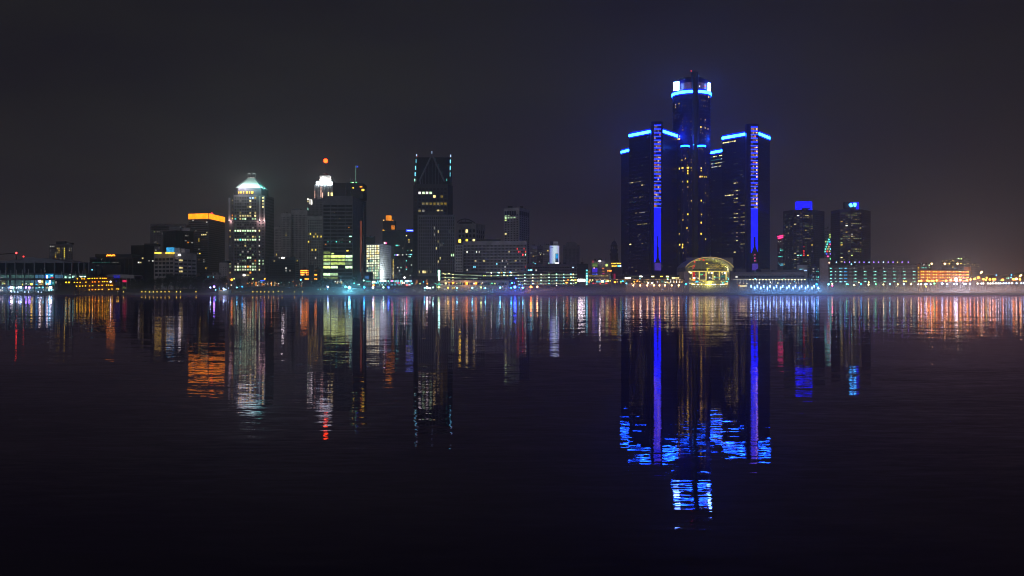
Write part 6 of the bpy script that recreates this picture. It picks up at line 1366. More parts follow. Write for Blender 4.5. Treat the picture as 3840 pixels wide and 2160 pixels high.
strip(wg, 'lamp', lit('ro5'), 2599, 2607, 1040, 1044.5, DW - 1.9); strip(wg, 'lamp', lit('or4'), 2597, 2607, 1047, 1052, DW - 1.9)
strip(wg, 'dark_gallery', wm('black'), 2598, 2651, 1009, 1015, DW + 4, 1)
for x, y, w, h, k in ((2626, 973, 5, 5, 'rd3'), (2639, 975, 5, 7, 'rd3'), (2605, 982.5, 5, 6, 'rd3'), (2603, 998, 6, 8, 'rd3'), (2599, 1004, 3, 6, 'rd3'), (2651, 988, 4.5, 4, 'yel4'), (2674, 971, 2.5, 2.5, 'wh4'), (2584, 1020, 5, 4, 'wy5'), (2591, 1023, 5, 4, 'wy5'), (2658, 1023, 6, 4, 'wy4'), (2670, 1023, 4, 4, 'wh5'), (2719, 1023, 4, 5, 'wh5'), (2708, 1023, 4, 3, 'wy4'),
     (2630, 1029, 12, 4, 'gr3'), (2641, 1031.5, 4, 4, 'rd3'), (2680, 1038, 5, 4, 'yg4'), (2690, 1041.5, 24, 2, 'te3'), (2712, 1037, 14, 8, 'te2'), (2731, 1046, 2.5, 7, 'cy4'), (2727, 1041, 4, 3, 'te3'), (2660, 1041, 2, 6, 'wh4'), (2665, 1042, 2, 4, 'wh3'), (2618, 1043, 3, 3, 'wh4'), (2588, 1045, 5, 6, 'wy3'), (2592, 1049, 8, 3, 'yel3'),
     (2614, 1056, 8, 4, 'lb5'), (2712, 1060.5, 7, 6, 'te4'), (2726, 1055.5, 8, 4, 'te4'), (2639, 1056, 4, 4, 'yel4'), (2648.5, 1056, 3, 3, 'yel4'), (2673, 1056, 4, 2.5, 'yel4'), (2705, 1056, 4, 2.5, 'yel4'), (2716, 1055, 6, 3, 'yel4'), (2724, 1064.5, 12, 5, 'wa4'), (2597, 1064, 5, 5, 'yel5'), (2607, 1061, 5, 2, 'wy4'), (2623, 1060.5, 6, 2, 'wy4'), (2588, 1062, 6, 2, 'wh4'), (2630, 1062, 4, 2, 'yg4')):
    strip(wg, 'lamp', lit(k), x - w / 2, x + w / 2, y - h / 2, y + h / 2, DW - 1.2, .3)
rg = random.Random(91)
for k in range(19): 
    x = 2594 + k * 7.1; strip(wg, 'entrance_lamp', lit(rg.choice(['wy5', 'yel4', 'wh5'])), x, x + rg.uniform(3, 5), 1065.2, 1068, DW - 5)
for k in range(14): 
    x = 2592 + k * 10 + rg.uniform(-3, 3); strip(wg, 'entrance_lamp', lit(rg.choice(['wh4', 'wy4'])), x, x + 1.8, 1073 + rg.uniform(0, 2), 1076.5, DW - 8)
for k in range(13): # slanted ceiling slats, the light they catch put in as emission
    x = 2655 + (k % 5) * 15 + rg.uniform(-5, 5); y = 992 + (k // 5) * 6
    mm = MB(); mm.tube((PX(x, DW + 4), DW + 4, PZ(y, DW + 4)), (PX(x + 17, DW + 4), DW + 4, PZ(y + rg.uniform(1.5, 5), DW + 4)), .13, 4); mm.build('ceiling_slat', lit('yel3'), wg)
for k in range(3):
    x = 2581 + k * 5; mm = MB(); mm.tube((PX(x, DW + 3), DW + 3, PZ(1002 - k, DW)), (PX(x + 16, DW + 3), DW + 3, PZ(998 - k * 3, DW)), .14, 4); mm.build('ceiling_slat', lit('yel3'), wg)
m = MB(); m.box(PX(2583, DW + 12), PX(2740, DW + 12), DW + 10, DW + 12, GZ, PZ(1053, DW + 12)); m.box(PX(2583, DW + 12), PX(2740, DW + 12), DW + 2, DW + 12, PZ(1053, DW), PZ(1051.5, DW)); m.build('mezzanine', wm('yellowpaint'), wg)
for i in range(26):
    x = rg.uniform(2588, 2735); y = rg.choice([1028, 1033, 1038, 1043, 1046]); strip(wg, 'lamp', lit(rg.choice(['wh3', 'wy3', 'te3', 'mi3', 'wy4'])), x, x + rg.uniform(1.2, 4), y, y + rg.uniform(1, 3), DW + 9)
for i in range(22):
    x = rg.uniform(2588, 2735); y = rg.uniform(1054, 1064); strip(wg, 'lamp', lit(rg.choice(['wh3', 'wy3', 'yg3', 'gr2', 'wy4'])), x, x + rg.uniform(1.2, 3.4), y, y + rg.uniform(.8, 1.8), DW + 1)
# front panes in a steel grid
pane_m = bpy.data.materials.new('clear_glass'); pane_m.use_nodes = True
nt_ = pane_m.node_tree; nt_.nodes.remove(nt_.nodes['Principled BSDF'])
tb = nt_.nodes.new('ShaderNodeBsdfTransparent'); gb = nt_.nodes.new('ShaderNodeBsdfGlossy'); mx = nt_.nodes.new('ShaderNodeMixShader'); gb.inputs['Roughness'].default_value = .05; mx.inputs[0].default_value = .08
nt_.links.new(tb.outputs[0], mx.inputs[1]); nt_.links.new(gb.outputs[0], mx.inputs[2]); nt_.links.new(mx.outputs[0], nt_.nodes['Material Output'].inputs[0])
rows_ = [(968, 978), (978, 988), (988, 998), (998, 1007), (1007, 1016), (1019, 1029), (1029, 1039), (1039, 1049), (1051, 1059), (1059, 1066)]
for y0, y1 in rows_:
    for k in range(13):
        xa = 2583 + k * 12; xm = xa + 6
        if arcy(xa) > y0 - 2 or arcy(xa + 12) > y0 - 2: continue
        strip(wg, 'pane', pane_m, xa + .5, xa + 11.5, y0 + .4, y1 - .4, DW + .9, .05)
m = MB()
for k in range(14):
    xa = 2583 + k * 12; m.box(PX(xa, DW) - .07, PX(xa, DW) + .07, DW + .8, DW + 1.0, PZ(1066, DW), PZ(arcy(xa) + 1, DW))
for y in (978, 988, 998, 1007, 1029, 1039, 1059): m.box(PX(max(2583, 2661 - 78), DW), PX(2739, DW), DW + .82, DW + .98, PZ(y, DW) - .05, PZ(y, DW) + .05) if y > 984 else m.box(PX(2620, DW), PX(2702, DW), DW + .82, DW + .98, PZ(y, DW) - .05, PZ(y, DW) + .05)
m.build('mullion', wm('steel'), wg)
for x, y, z, pw in ((2600, 20, 1010, 1500), (2640, 14, 1005, 1700), (2685, 14, 1003, 1900), (2722, 20, 1008, 1500), (2620, 8, 1040, 900), (2700, 8, 1040, 900), (2661, 8, 1060, 700)):
    point_light(wg, (PX(x, DW + y), DW + y, PZ(z, DW + y)), (0.92, 0.95, 0.42), pw * .6, 0.4)

# ------------------------------------------------ east side
b = Building('neon_block', 'slim dark block topped by two pink neon lines behind the eastern round-cornered tower', 'building', [(2915, 1250), (2940, 1235)], 882, 0, 14, wall='mid', core='glass')
o9 = lambda pts: Lz(2880, 740, 3.917, pts)
b.facade(0, 5, 22, 895, 998, wf=0.7, hf=0.5, dark='glass', minpx=0, lights=o9([(153, 660, 'wh3'), (190, 645, 'wh3'), (163, 675, 'wh2'), (213, 677, 'wh3'), (160, 822, 'wh3'), (142, 965, 'cy3')]) + [(740 / 1 + 768 / 3.917, 2926, 2938, ['te4'], 1), (740 + 872 / 3.917, 2919, 2934, ['te4'], 1), (740 + 990 / 3.917, 2925, 2938, ['cy4', 'cy3'], 1), (740 + 978 / 3.917, 2930, 2938, ['cy4'], 1)])
for dy in (0, 6.5):
    m = MB(); m.tube((PX(2916.5 + dy * .3, 1248), 1248, PZ(888 + dy, 1248)), (PX(2935, 1236), 1234, PZ(883 + dy * .95, 1236)), 0.75, 6); b.part('neon_tube', m, emat('neon_pink', (3.0, .10, .55), 1))
b.done_()
def east_tower(label, poly, ytop, seed, rows, lights):
    b = Building('office_tower', label, 'tower', poly, ytop, 1, 34, wall='navy', core='glass')
    for i in range(len(poly) - 1):
        L = (Vector(b.poly[i + 1]) - Vector(b.poly[i])).length
        b.facade(i, max(2, int(L / 2.6)), rows, z0=PZ(1008, 1000), z1=b.H - 3, wf=.8, hf=.33, mu=.3, dark=None, seed=seed + i, lights=lights,
                 rnd=[(.20, ['wy1', 'wh1', 'gw1', 'wy1', 'yg1']), (.05, ['wy2', 'wy2', 'gw2', 'wh2']), (.015, ['wy3', 'yel3'])])
    return b
b = east_tower('dark office tower with a plain deep blue glowing box on its roof', [(2937, 1022), (2975, 1003), (3010, 996), (3050, 1003), (3092, 1022)], 787, 40, 27,
   o9([(548, 268, 'yel4'), (430, 282, 'wh4'), (765, 422, 'yg4'), (787, 424, 'yg4'), (640, 703, 'yel4'), (660, 703, 'yel4'), (445, 853, 'mi4'), (470, 853, 'te4'), (583, 849, 'yel4'), (520, 803, 'rd4'), (538, 820, 'rd4'), (541, 733, 'rd3'), (522, 858, 'rd4')]) + [(740 + 272 / 3.917, 2995, 3062, ['wy2', 'wy2', 'wy3'], .6), (740 + 420 / 3.917, 3020, 3070, ['yg2', 'wy3'], .8), (740 + 605 / 3.917, 3015, 3055, ['wy2'], .7), (740 + 310 / 3.917, 3000, 3045, ['wy1', 'wy2'], .8)])
m = MB(); pts = [(PX(2985, 1001), 1001), (PX(2990, 1000), 999.5), (PX(3041, 1000), 999.5), (PX(3045.5, 1001), 1001), (PX(3045, 1010), 1012), (PX(2985, 1010), 1012)]
m.prism(pts, b.H - .2, PZ(756, 1000)); b.part('glowing_roof_box', m, emat('roof_blue', (0.012, 0.012, 2.6), 1.0))
m = MB(); m.box(PX(3008, 998), PX(3037, 998), 997.4, 999.3, b.H, PZ(780, 998)); b.part('roof_plant', m, 'black'); b.done_()
b = east_tower('dark office tower whose roof box carries two bright cyan logo lights', [(3115, 1040), (3150, 1020), (3190, 1014), (3232, 1020), (3265, 1044)], 785, 60, 27,
   o9([(1392, 380, 'yel4'), (1146, 427, 'wh4'), (1153, 617, 'te5'), (1033, 711, 'yel4'), (1020, 711, 'yel3'), (1490, 245, 'wh3'), (1492, 300, 'wh3'), (1212, 843, 'yg4'), (1240, 566, 'yel4'), (1212, 553, 'wh3'), (1458, 750, 'wh3'), (1458, 795, 'wh3'), (1458, 843, 'wh3'), (1456, 887, 'wh3'), (1090, 900, 'wy4'), (1085, 665, 'yg3')]) + [(740 + 275 / 3.917, 3183, 3212, ['yg2', 'wy2'], 1), (740 + 378 / 3.917, 3175, 3235, ['wy2', 'wy2', 'yg2'], .8), (740 + 567 / 3.917, 3140, 3200, ['wy2', 'wy3', 'yg2'], .8), (740 + 612 / 3.917, 3120, 3235, ['wy2', 'wy1', 'gw2'], .8), (740 + 240 / 3.917, 3150, 3232, ['yg1', 'wy2'], .7), (740 + 750 / 3.917, 3205, 3262, ['wy2', 'yg2', 'wy3'], .8), (740 + 800 / 3.917, 3205, 3230, ['yg2', 'wy2'], .9)])
m = MB(); m.prism([(PX(3163, 1018), 1018), (PX(3167, 1016), 1016), (PX(3215, 1016), 1016), (PX(3220, 1018), 1018), (PX(3219, 1026), 1028), (PX(3164, 1026), 1028)], b.H - .2, PZ(758, 1017)); b.part('roof_box', m, 'dark')
piece('roof_light', MATS['roof_blue'], b.root, (PX(3216, 1015), 1015.4, PZ(771, 1015)), (2.6, .5, 7.2)); piece('roof_light', MATS['roof_blue'], b.root, (PX(3205, 1015), 1015.6, PZ(761, 1015)), (8.0, .4, 1.6))
LG = emat('logo_cyan', (0.5, 4.0, 8.0), 1, sample=True)
m = MB(); cx = PX(3193, 1015)
m.prism([(cx - 2.6, 1015.2), (cx + .1, 1015.2), (cx + .1, 1015.6), (cx - 2.6, 1015.6)], PZ(768, 1015), PZ(763, 1015), [(cx - 1.2, 1015.2), (cx + .6, 1015.2), (cx + .6, 1015.6), (cx - 1.2, 1015.6)])
m.prism([(cx - .8, 1015.2), (cx + .6, 1015.2), (cx + .6, 1015.6), (cx - .8, 1015.6)], PZ(776, 1015), PZ(768, 1015), [(cx - 2.6, 1015.2), (cx + 1.6, 1015.2), (cx + 1.6, 1015.6), (cx - 2.6, 1015.6)]); b.part('logo_light', m, LG)
m = MB(); cx = PX(3207, 1015); m.prism([(cx - 1.0, 1015.2), (cx + .8, 1015.2), (cx + .8, 1015.6), (cx - 1.0, 1015.6)], PZ(775, 1015), PZ(761, 1015), [(cx - 2.0, 1015.2), (cx + 1.9, 1015.2), (cx + 1.9, 1015.6), (cx - 2.0, 1015.6)]); b.part('logo_light', m, LG)
b.done_()
# building with multicoloured tree lights between the two towers
b = Building('lights_block', 'narrow hazy block carrying a leaning tree shape of coloured lights', 'building', [(3092, 1120), (3119, 1120)], 857, 0, 14, wall='mid', core='dark')
b.facade(0, 4, 14, 865, 1000, wf=.7, hf=.5, dark='glass', minpx=0)
for x, y, k in ((912, 548, 'yg'), (914, 582, 'yg'), (896, 619, 'te'), (850, 651, 'yg'), (882, 653, 'te'), (911, 653, 'lb'), (872, 689, 'te'), (917, 689, 'pk'), (860, 725, 'te'), (896, 725, 'wa'), (847, 759, 'te'), (880, 756, 'yg'), (921, 759, 'cy'), (838, 796, 'te'), (872, 795, 'rd'), (907, 792, 'wy'), (861, 829, 'bl'), (921, 829, 'pu'), (882, 866, 'pk'), (921, 902, 'gr'), (903, 960, 'ro')):
    px, py = 2880 + x / 3.917, 740 + y / 3.917
    m = MB(); m.ball((PX(px, 1118), 1118.5, PZ(py, 1118)), .95, 8, 5); b.part('coloured_light', m, lit(k + '4' if k not in ('yg', 'wy', 'wa') else k + '3'))
b.done_()
b = Building('low_block', 'low block with a cyan strip light between the dark towers and the garage', 'building', [(2990, 900), (3028, 900)], 994, 0, 14, wall='stone', core='dark'); b.solid(0)
strip(b.root, 'light_strip', lit('bw4'), 2998, 3026, 1013, 1015, 899.6); strip(b.root, 'lamp', lit('cy6'), 3001, 3007, 1012.5, 1015.5, 899.3); strip(b.root, 'lamp', lit('yg4'), 3003, 3008, 1019.5, 1021.5, 899.3); b.done_()
b = Building('garage_block', 'small garage block with four rows of white and teal lights', 'garage', [(3035, 890), (3073, 890)], 1000, 0, 16, wall='dark', core='black')
b.facade(0, 7, 5, 1003, 1054, wf=.45, hf=.35, dark='glass', minpx=0, lights=o9([(656, 1058, 'wh4'), (688, 1058, 'wh2'), (741, 1052, 'wh3'), (656, 1107, 'wh3'), (688, 1107, 'wh2'), (714, 1107, 'te4'), (742, 1105, 'te4'), (656, 1157, 'wh3'), (714, 1157, 'te4'), (742, 1154, 'te5'), (650, 1210, 'te4'), (680, 1210, 'wh2'), (716, 1207, 'te4'), (742, 1207, 'wh3')])); b.done_()
b = Building('stair_tower', 'tall blank concrete core joining the small garage to the long garage', 'building', [(3074, 880), (3107, 880)], 969, 0, 16, wall='mid', core='dark'); b.solid(0); b.done_()
b = Building('parking_garage', 'long dark parking garage with teal lit openings on five levels', 'garage', [(3107, 885), (3440, 860)], 996, 0, 30, wall='mid', core='black')
b.wallm = 'dark'
fr = frame_of(b.poly[0], b.poly[1]); L = (Vector(b.poly[1]) - Vector(b.poly[0])).length
b.facade(0, 18, 5, 1001, 1064, wf=.80, hf=.42, mu=.4, dark=None, first=True)
rg = random.Random(14)
o, U, N = fr; rz = math.atan2(U.y, U.x)
for r in range(5):
    for c in range(18):
        px = 3107 + (c + .5) * 18.4; py = 1006.8 + r * 12.6
        D = b.poly[0][1] + (b.poly[1][1] - b.poly[0][1]) * (px - 3107) / 333
        w = 14 * D / F
        litrow = (c >= 2 and c % 2 == 1) if c >= 4 else c in (0, 1, 2, 3)
        piece('opening', emat('garage_grey', (.055, .052, .058), 1, vary=.2, vscale=.2), b.root, (PX(px, D), D + .42, PZ(py, D)), (w, .08, 4.4 * D / F * 1.25), rz)  # dim emission stands for lamp spill on the wall inside
        if litrow and r > 0 or c in (0, 2, 3):
            key = 'te3' if c > 3 else ['te4', 'te1', 'cy3', 'lb3'][c]
            ww = w * (.35 if c in (0,) else .85)
            piece('ceiling_light', lit(key), b.root, (PX(px, D), D + .30, PZ(py - .9, D)), (ww, .1, .55 if c > 3 else .9), rz)
            piece('ceiling_light', lit('mi4'), b.root, (PX(px + rg.uniform(-3, 3), D), D + .2, PZ(py - 1.4, D)), (w * .28, .1, .45), rz)
        elif c > 3 and r == 0 and c % 2 == 1: piece('ceiling_light', lit('wh3'), b.root, (PX(px - 5, D), D + .2, PZ(py - 1.5, D)), (.5, .1, .5), rz)
b.done_()
b = Building('orange_garage', 'parking garage with decks lit glowing orange, beside the long teal garage', 'garage', [(3440, 900), (3634, 930)], 1013, 0, 30, wall='brick', core='black')
b.root['label'] = 'parking garage with three open decks glowing orange under sodium lamps'
fr = frame_of(b.poly[0], b.poly[1]); o, U, N = fr; rz = math.atan2(U.y, U.x)
b.done.add(0)
OD = emat('sodium_deck', (.80, .17, .015), .95, vary=.25, vscale=.06)  # sodium light on the decks, put in as emission
for y in (1019, 1030, 1041, 1053):
    m = MB(); z = PZ(y, 905); Lf = (Vector(b.poly[1]) - Vector(b.poly[0])).length
    m.fbox(fr, 0, Lf, z - .9, z + 1.2, -.44, -.2); m.build('lit_deck', OD, b.root)
    m = MB(); m.fbox(fr, 0, Lf, z + 1.25, z + 1.75, -.45, .1); m.build('deck_slab', wm('brick'), b.root)
for r, y in enumerate((1018.5, 1029.5, 1040, 1052)):
    for x in (3457, 3463, 3477, 3485, 3502, 3511, 3527, 3536, 3552, 3561, 3576, 3586, 3598, 3603, 3614, 3624, 3628, 3631):
        D = 900 + 30 * (x - 3440) / 194.
        m_ = lit('yel4') if (x + r) % 3 else lit('wa4')
        if r == 3 and x % 2: continue
        piece('ceiling_light', m_, b.root, (PX(x, D), D, PZ(y, D)), (1.1, .3, .9), rz)
m = MB(); m.box(PX(3440, 896), PX(3449, 896), 896, 905, GZ, PZ(991, 896)); b.part('stair_tower', m, 'brick')
for y in (1004, 1009, 1020, 1031, 1042): strip(b.root, 'window', lit('yel3' if y != 1009 else 'yel2'), 3442, 3446.5, y - 2.2, y + 2.2, 895.5)
m = MB(); m.box(PX(3627, 928), PX(3637, 928), 926, 934, b.H - .5, PZ(1001, 928)); b.part('stair_tower', m, emat('stair_glow', (.28, .08, .02), 1))
m = MB(); m.box(PX(3637, 930), PX(3646, 930), 930, 940, GZ, PZ(1004, 930)); b.part('stair_tower', m, 'mid')
for y in (1010, 1024, 1035): strip(b.root, 'window', lit('wy1' if y != 1024 else 'yel2'), 3640, 3645, y - 2.5, y + 2.5, 929.6)
b.done_()
# far hillside block with scattered windows
rg = random.Random(4)
far = [('hazy distant apartment block with scattered yellow dots behind the orange garage', 3530, 3600, 976, 1500), ('lower hazy apartment block with a row of green-white roof dots', 3583, 3640, 969, 1560), ('small distant block of few dots at the edge of the orange garage', 3640, 3675, 990, 1540), ('low grey block with three teal dots rising behind the sodium lit decks', 3448, 3492, 993, 1000)]
dots = Lz(3500, 940, 7.576, [(257, 294, 'wy3'), (370, 277, 'yel3'), (400, 277, 'wh2'), (498, 308, 'wy3'), (557, 275, 'yel4'), (585, 308, 'yel3'), (388, 377, 'yel4'), (455, 374, 'yel5'), (430, 471, 'wh2'), (553, 437, 'yel3'), (557, 467, 'yel4'), (613, 495, 'cy4'), (480, 523, 'wh2'), (690, 228, 'wh3'), (713, 218, 'gw5'), (753, 229, 'yg4'), (795, 233, 'yg5'), (898, 280, 'wh3'), (735, 375, 'wh2'), (785, 370, 'yel5'), (890, 392, 'yg4'), (983, 366, 'wy4'), (727, 460, 'yel4'), (695, 460, 'wh2'), (928, 497, 'yel5'), (1105, 405, 'wy4'), (1172, 408, 'wy3'), (1218, 388, 'wh2'), (1272, 388, 'wh2'), (1273, 452, 'wy3'), (1160, 525, 'wh2')]) + Lz(3240, 900, 4.293, [(965, 400, 'wh4'), (1050, 403, 'gw5'), (1053, 440, 'gw3'), (1053, 472, 'wy3'), (935, 448, 'te4'), (962, 448, 'te4'), (997, 448, 'te4')])
for lab, x0_, x1_, y_, D in far:
    b = Building('far_block', lab, 'building', [(x0_, D), (x1_, D)], y_, 0, 24, wall='mid', core='dark')
    b.facade(0, int((x1_ - x0_) / 5), 8, y_ + 3, 1050, wf=.55, hf=.5, dark='glass', cap=8)
    for x, y, k in dots:
        if x0_ - 8 < x < x1_ + (8 if x1_ > 3660 else 0) and y > y_ - 4 and not (x0_ == 3583 and x < 3590 and y > 985) and not (x0_ == 3530 and x > 3583):
            strip(b.root, 'window', lit(k), x - 1.2, x + 1.2, y - 1.2, y + 1.2, D - .6)
    b.done_()

# far wooded shore at the east edge
m = MB(); rg = random.Random(9); prev = None; D = 1700
for k in range(0, 70):
    x = 3640 + k * 9; y = 1032 + 2.5 * math.sin(k * .6) + rg.uniform(-1.5, 1.5) - (max(0, x - 3790) * .11 if x < 3900 else 12)
    if prev:
        b0 = len(m.v)
        for yy in (D, D + 60): m.v += [(PX(prev[0], D), yy, GZ), (PX(x, D), yy, GZ), (PX(x, D), yy, PZ(y, D)), (PX(prev[0], D), yy, PZ(prev[1], D))]
        m.f += [(b0, b0 + 1, b0 + 2, b0 + 3), (b0 + 3, b0 + 2, b0 + 6, b0 + 7)]
    prev = (x, y)
wd = m.build('distant_woods', wm('foliage')); tag(wd, 'low dark line of distant woods at the eastern shore', None, None, 'stuff')
# ------------------------------------------------------------------ lamps along the bank
def lamp(px, py, key, D=746.0, r=0.75, label=None, group=None, glow=0.0, name='street_lamp', kind_='lamp', gcol=None, lv=None, zg=None, drop=0.0):
    hue = key.rstrip('0123456789')
    x, z = PX(px, D), PZ(py, D)
    r = r * .78
    zg_ = GZ if zg is None else zg
    t = empty(name, (x, D, zg_), label, kind_, group)
    if z - r > zg_ + .3:
        m = MB(); m.tube((x, D + .05, zg_), (x, D + .05, z - r * .8), 0.10, 6, 0.07); m.build('pole', wm('dark'), t)
    m = MB(); m.ball((x, D, max(z, zg_ + r * .8)), r, 10, 6); m.build('lamp_globe', lit(key), t, smooth=True)
    if glow: point_light(t, (x, D - 1.6 - drop, max(z, zg_ + 1.2)), gcol or HUE[hue], glow * (2.6 if px > 3400 else 1.15), r)
    return t

Y = lambda h: HUENAME[h.rstrip('0123456789')]
g1 = 'yellow lights along the low quay west of the landing stage'
for x in (463, 532, 546, 561, 575, 589, 604, 619, 634, 662, 677, 735): lamp(x, 1094.5, 'yel5', 741.5, .36, 'tiny yellow quay light in the long row below the dark riverside trees', g1, name='quay_light', zg=GZ + .25)
g2 = 'yellow lights along the low quay below the pyramid roofed tower'
for x in (948, 964, 978, 993, 1008, 1025, 1058, 1105, 1134): lamp(x, 1094.5, 'yel5', 741.5, .36, 'tiny yellow quay light in the row below the pyramid roofed tower', g2, name='quay_light', zg=GZ + .25)
lamp(1043, 1092, 'yel5', 742, .36, 'tiny yellow quay light set slightly above its row', None, name='quay_light')
g3 = 'white lights along the quay in front of the convention hall'
for x in (44, 55, 67, 93, 107, 143, 155): lamp(x, 1095, 'bw6', 741.5, .4, 'tiny white quay light in front of the convention hall', g3, name='quay_light', zg=GZ + .25)
mist_ = [(789, 1078, 'bw6', .6, 0, 'white lamp just west of the violet lamp'), (803, 1075, 'pu6', .95, 900, 'bright violet lamp near the work boat'), (809, 1087, 'cy5', .5, 0, 'small cyan lamp under the violet lamp'),
 (888, 1078, 'cy5', .6, 200, 'cyan lamp between the work boat and the pyramid tower'), (908, 1075, 'lb5', .55, 200, 'blue lamp beside the cyan lamp under the pyramid tower'), (868, 1069, 'wh4', .5, 0, 'small white lamp by the work boat mast'),
 (869, 1049, 'or5', 1.1, 500, 'big orange lamp at the foot of the pyramid roofed tower'), (878, 1045, 'yg4', .8, 0, 'green lamp touching the big orange lamp'), (948, 1046, 'yg4', .7, 0, 'green lamp above the orange colonnade'), (993, 1046, 'or5', .7, 0, 'orange lamp above the blue colonnade sign'),
 (1128, 1049, 'cy5', .7, 0, 'pale blue lamp at the orange lit brick building'), (1193, 1085, 'cy4', .45, 0, 'first of four small quay lamps west of the blue-white lamp'), (1202, 1085, 'gw4', .45, 0, 'greenish second of four small quay lamps'), (1218, 1085, 'mi4', .45, 0, 'mint third of four small quay lamps'), (1228, 1085, 'lb5', .5, 0, 'blue last of four small quay lamps'),
 (1230, 1077, 'bw6', .75, 400, 'large bluish white lamp below the ribbon windowed tower'), (1251, 1094, 'mi4', .4, 0, 'small mint light low on the quay wall'), (1294, 1076, 'cy5', .6, 200, 'cyan lamp just west of the brilliant cyan floodlight'), (1328, 1062, 'te5', .55, 0, 'teal lamp in the trees by the cyan floodlight'), (1342, 1068, 'te4', .5, 0, 'teal lamp low in the trees'), (1347, 1067, 'wh4', .5, 0, 'white lamp low in the trees'), (1364, 1052, 'mi5', .6, 0, 'mint lamp beside the blue shop window'),
 (1366, 1078, 'lb6', .85, 450, 'blue lamp below the dark shop front'), (1399, 1078, 'bw6', .85, 400, 'bluish white lamp west of the festival pavilion'), (1401, 1070, 'or5', .9, 200, 'orange lamp directly above a bluish white one'), (1438, 1077.5, 'mi6', .75, 500, 'mint lamp in front of the festival pavilion'), (1457, 1077.5, 'bl6', .85, 1400, 'deep blue lamp glowing in mist before the festival pavilion'),
 (1525, 1069, 'rd6', .7, 300, 'red lamp at the end of the festival pavilion'), (1533, 1069, 'ro4', .5, 0, 'small rose lamp right of the red lamp'), (1545, 1063, 'te5', .6, 0, 'green lamp closing the festival pavilion'), (1517, 1041, 'wh6', .7, 0, 'white lamp high above the festival pavilion'),
 (1592.5, 1080, 'cy6', .6, 0, 'cyan lamp touching a large white lamp'), (1601, 1078, 'wh6', 1.0, 700, 'large white lamp below the amber lit trees'), (1609, 1080, 'wh5', .55, 0, 'first white lamp of a close pair'), (1613, 1080, 'wh5', .55, 0, 'second white lamp of a close pair'), (1624, 1078, 'mi6', .6, 200, 'mint lamp between the white pair and the teal fountain'), (1594, 1089, 'cy4', .45, 0, 'faint cyan light on the water edge below the white lamps'), (1602, 1064, 'or5', .5, 0, 'orange lamp by the dim amber tree'), (1588, 1057, 'lb5', .4, 0, 'small blue lamp by the dark kiosk'), (1575, 1064, 'yg4', .5, 0, 'green lamp right of the amber lit tree'),
 (1645, 1077, 'yg5', .9, 350, 'yellow green lamp under the teal fountain'), (1653, 1078, 'wa4', .45, 0, 'warm lamp beside the yellow green one'), (1668.5, 1084, 'bw4', .45, 0, 'small bluish lamp low on the quay by the terminal'), (1680, 1079, 'yel5', .75, 250, 'yellow lamp in front of the terminal west end'), (1698, 1080, 'yel4', .55, 0, 'left of two yellow lamps in front of the terminal'), (1704, 1079.5, 'yel4', .6, 0, 'right of two yellow lamps in front of the terminal'),
 (1714, 1080, 'cy6', .6, 350, 'cyan lamp next to the two yellow terminal lamps'), (1771, 1079.5, 'cy6', .75, 600, 'tall cyan lamp in front of the orange terminal windows'), (1804, 1078, 'yg5', .8, 250, 'yellow green lamp between two cyan lamps'), (1792, 1081, 'yel3', .4, 0, 'small dim yellow lamp near the middle cyan lamps'), (1820, 1080, 'cy6', .65, 600, 'cyan lamp east of the yellow green one'), (1847, 1080.5, 'wh2', .5, 0, 'dim white lamp along the terminal'), (1876, 1078.6, 'cy6', .8, 700, 'cyan lamp near the terminal east end'), (1884, 1075.5, 'wh4', .4, 0, 'small white lamp above the terminal quay'),
 (1898, 1081, 'ro3', .6, 0, 'rose lamp at the terminal corner'), (1917, 1079, 'lb6', .7, 300, 'blue lamp beside the great blue floodlight'), (1920, 1061.5, 'te5', .6, 0, 'teal lamp in the dark gap of the curved decks'), (1947, 1078.5, 'lb5', .5, 0, 'small blue lamp east of the blue floodlight'), (1960.5, 1079, 'cy6', .65, 300, 'cyan lamp below the curved decks'), (1676.5, 1091, 'wh4', .35, 0, 'tiny white light low before the terminal'), (1763, 1089, 'wh4', .35, 0, 'tiny white light under the tall cyan lamp'), (1831, 1093, 'wh4', .35, 0, 'tiny white light at the waterline mid terminal'),
 (2015, 1075.5, 'wa6', .85, 900, 'warm white lamp east of the glowing orange lamp'), (2087, 1070, 'wh5', .4, 0, 'tiny white lamp under the curved decks'), (2150, 1070, 'wh3', .35, 0, 'faint white lamp at the dark link block'),
 (2573, 1065, 'lb6', .6, 250, 'blue lamp at the west foot of the glass arch'), (2486, 1085, 'bw4', .4, 0, 'small blue light below the amber promenade lamps'), (3062, 1066, 'lb6', .8, 500, 'blue lamp ending the glowing jetty'), (2893, 1046, 'cy4', .01, 0, '')]
for x, y, k, r, gl, lab in mist_:
    if lab: lamp(x, y, k, 748.0, r, lab, None, gl * .8)
lamp(1310, 1079, 'cy7', 744, 1.25, 'brilliant cyan floodlight with a wide halo below the ribbon windowed tower', None, 9000, name='floodlight', drop=3)
lamp(1931, 1076.5, 'bl7', 744, 1.35, 'deep blue floodlight with a wide halo below the curved decks', None, 7000, name='floodlight', drop=3)
lamp(1991, 1076, 'or6', 746, 1.1, 'orange red lamp glowing in mist below the curved decks', None, 2200, gcol=(1, .2, .05))
g4 = 'amber globe lamps along the promenade west of the glass arch'
for x in (2375, 2401, 2427, 2452.5, 2473, 2493.5, 2519, 2545):
    t = lamp(x, 1070, 'wa6', 760, .75, 'amber globe lamp in the even row before the lit promenade', g4, 260); 
    piece('lamp_skirt', lit('wa4'), t, (PX(x, 760), 760, PZ(1074.3, 760)), (.55, .5, .9))
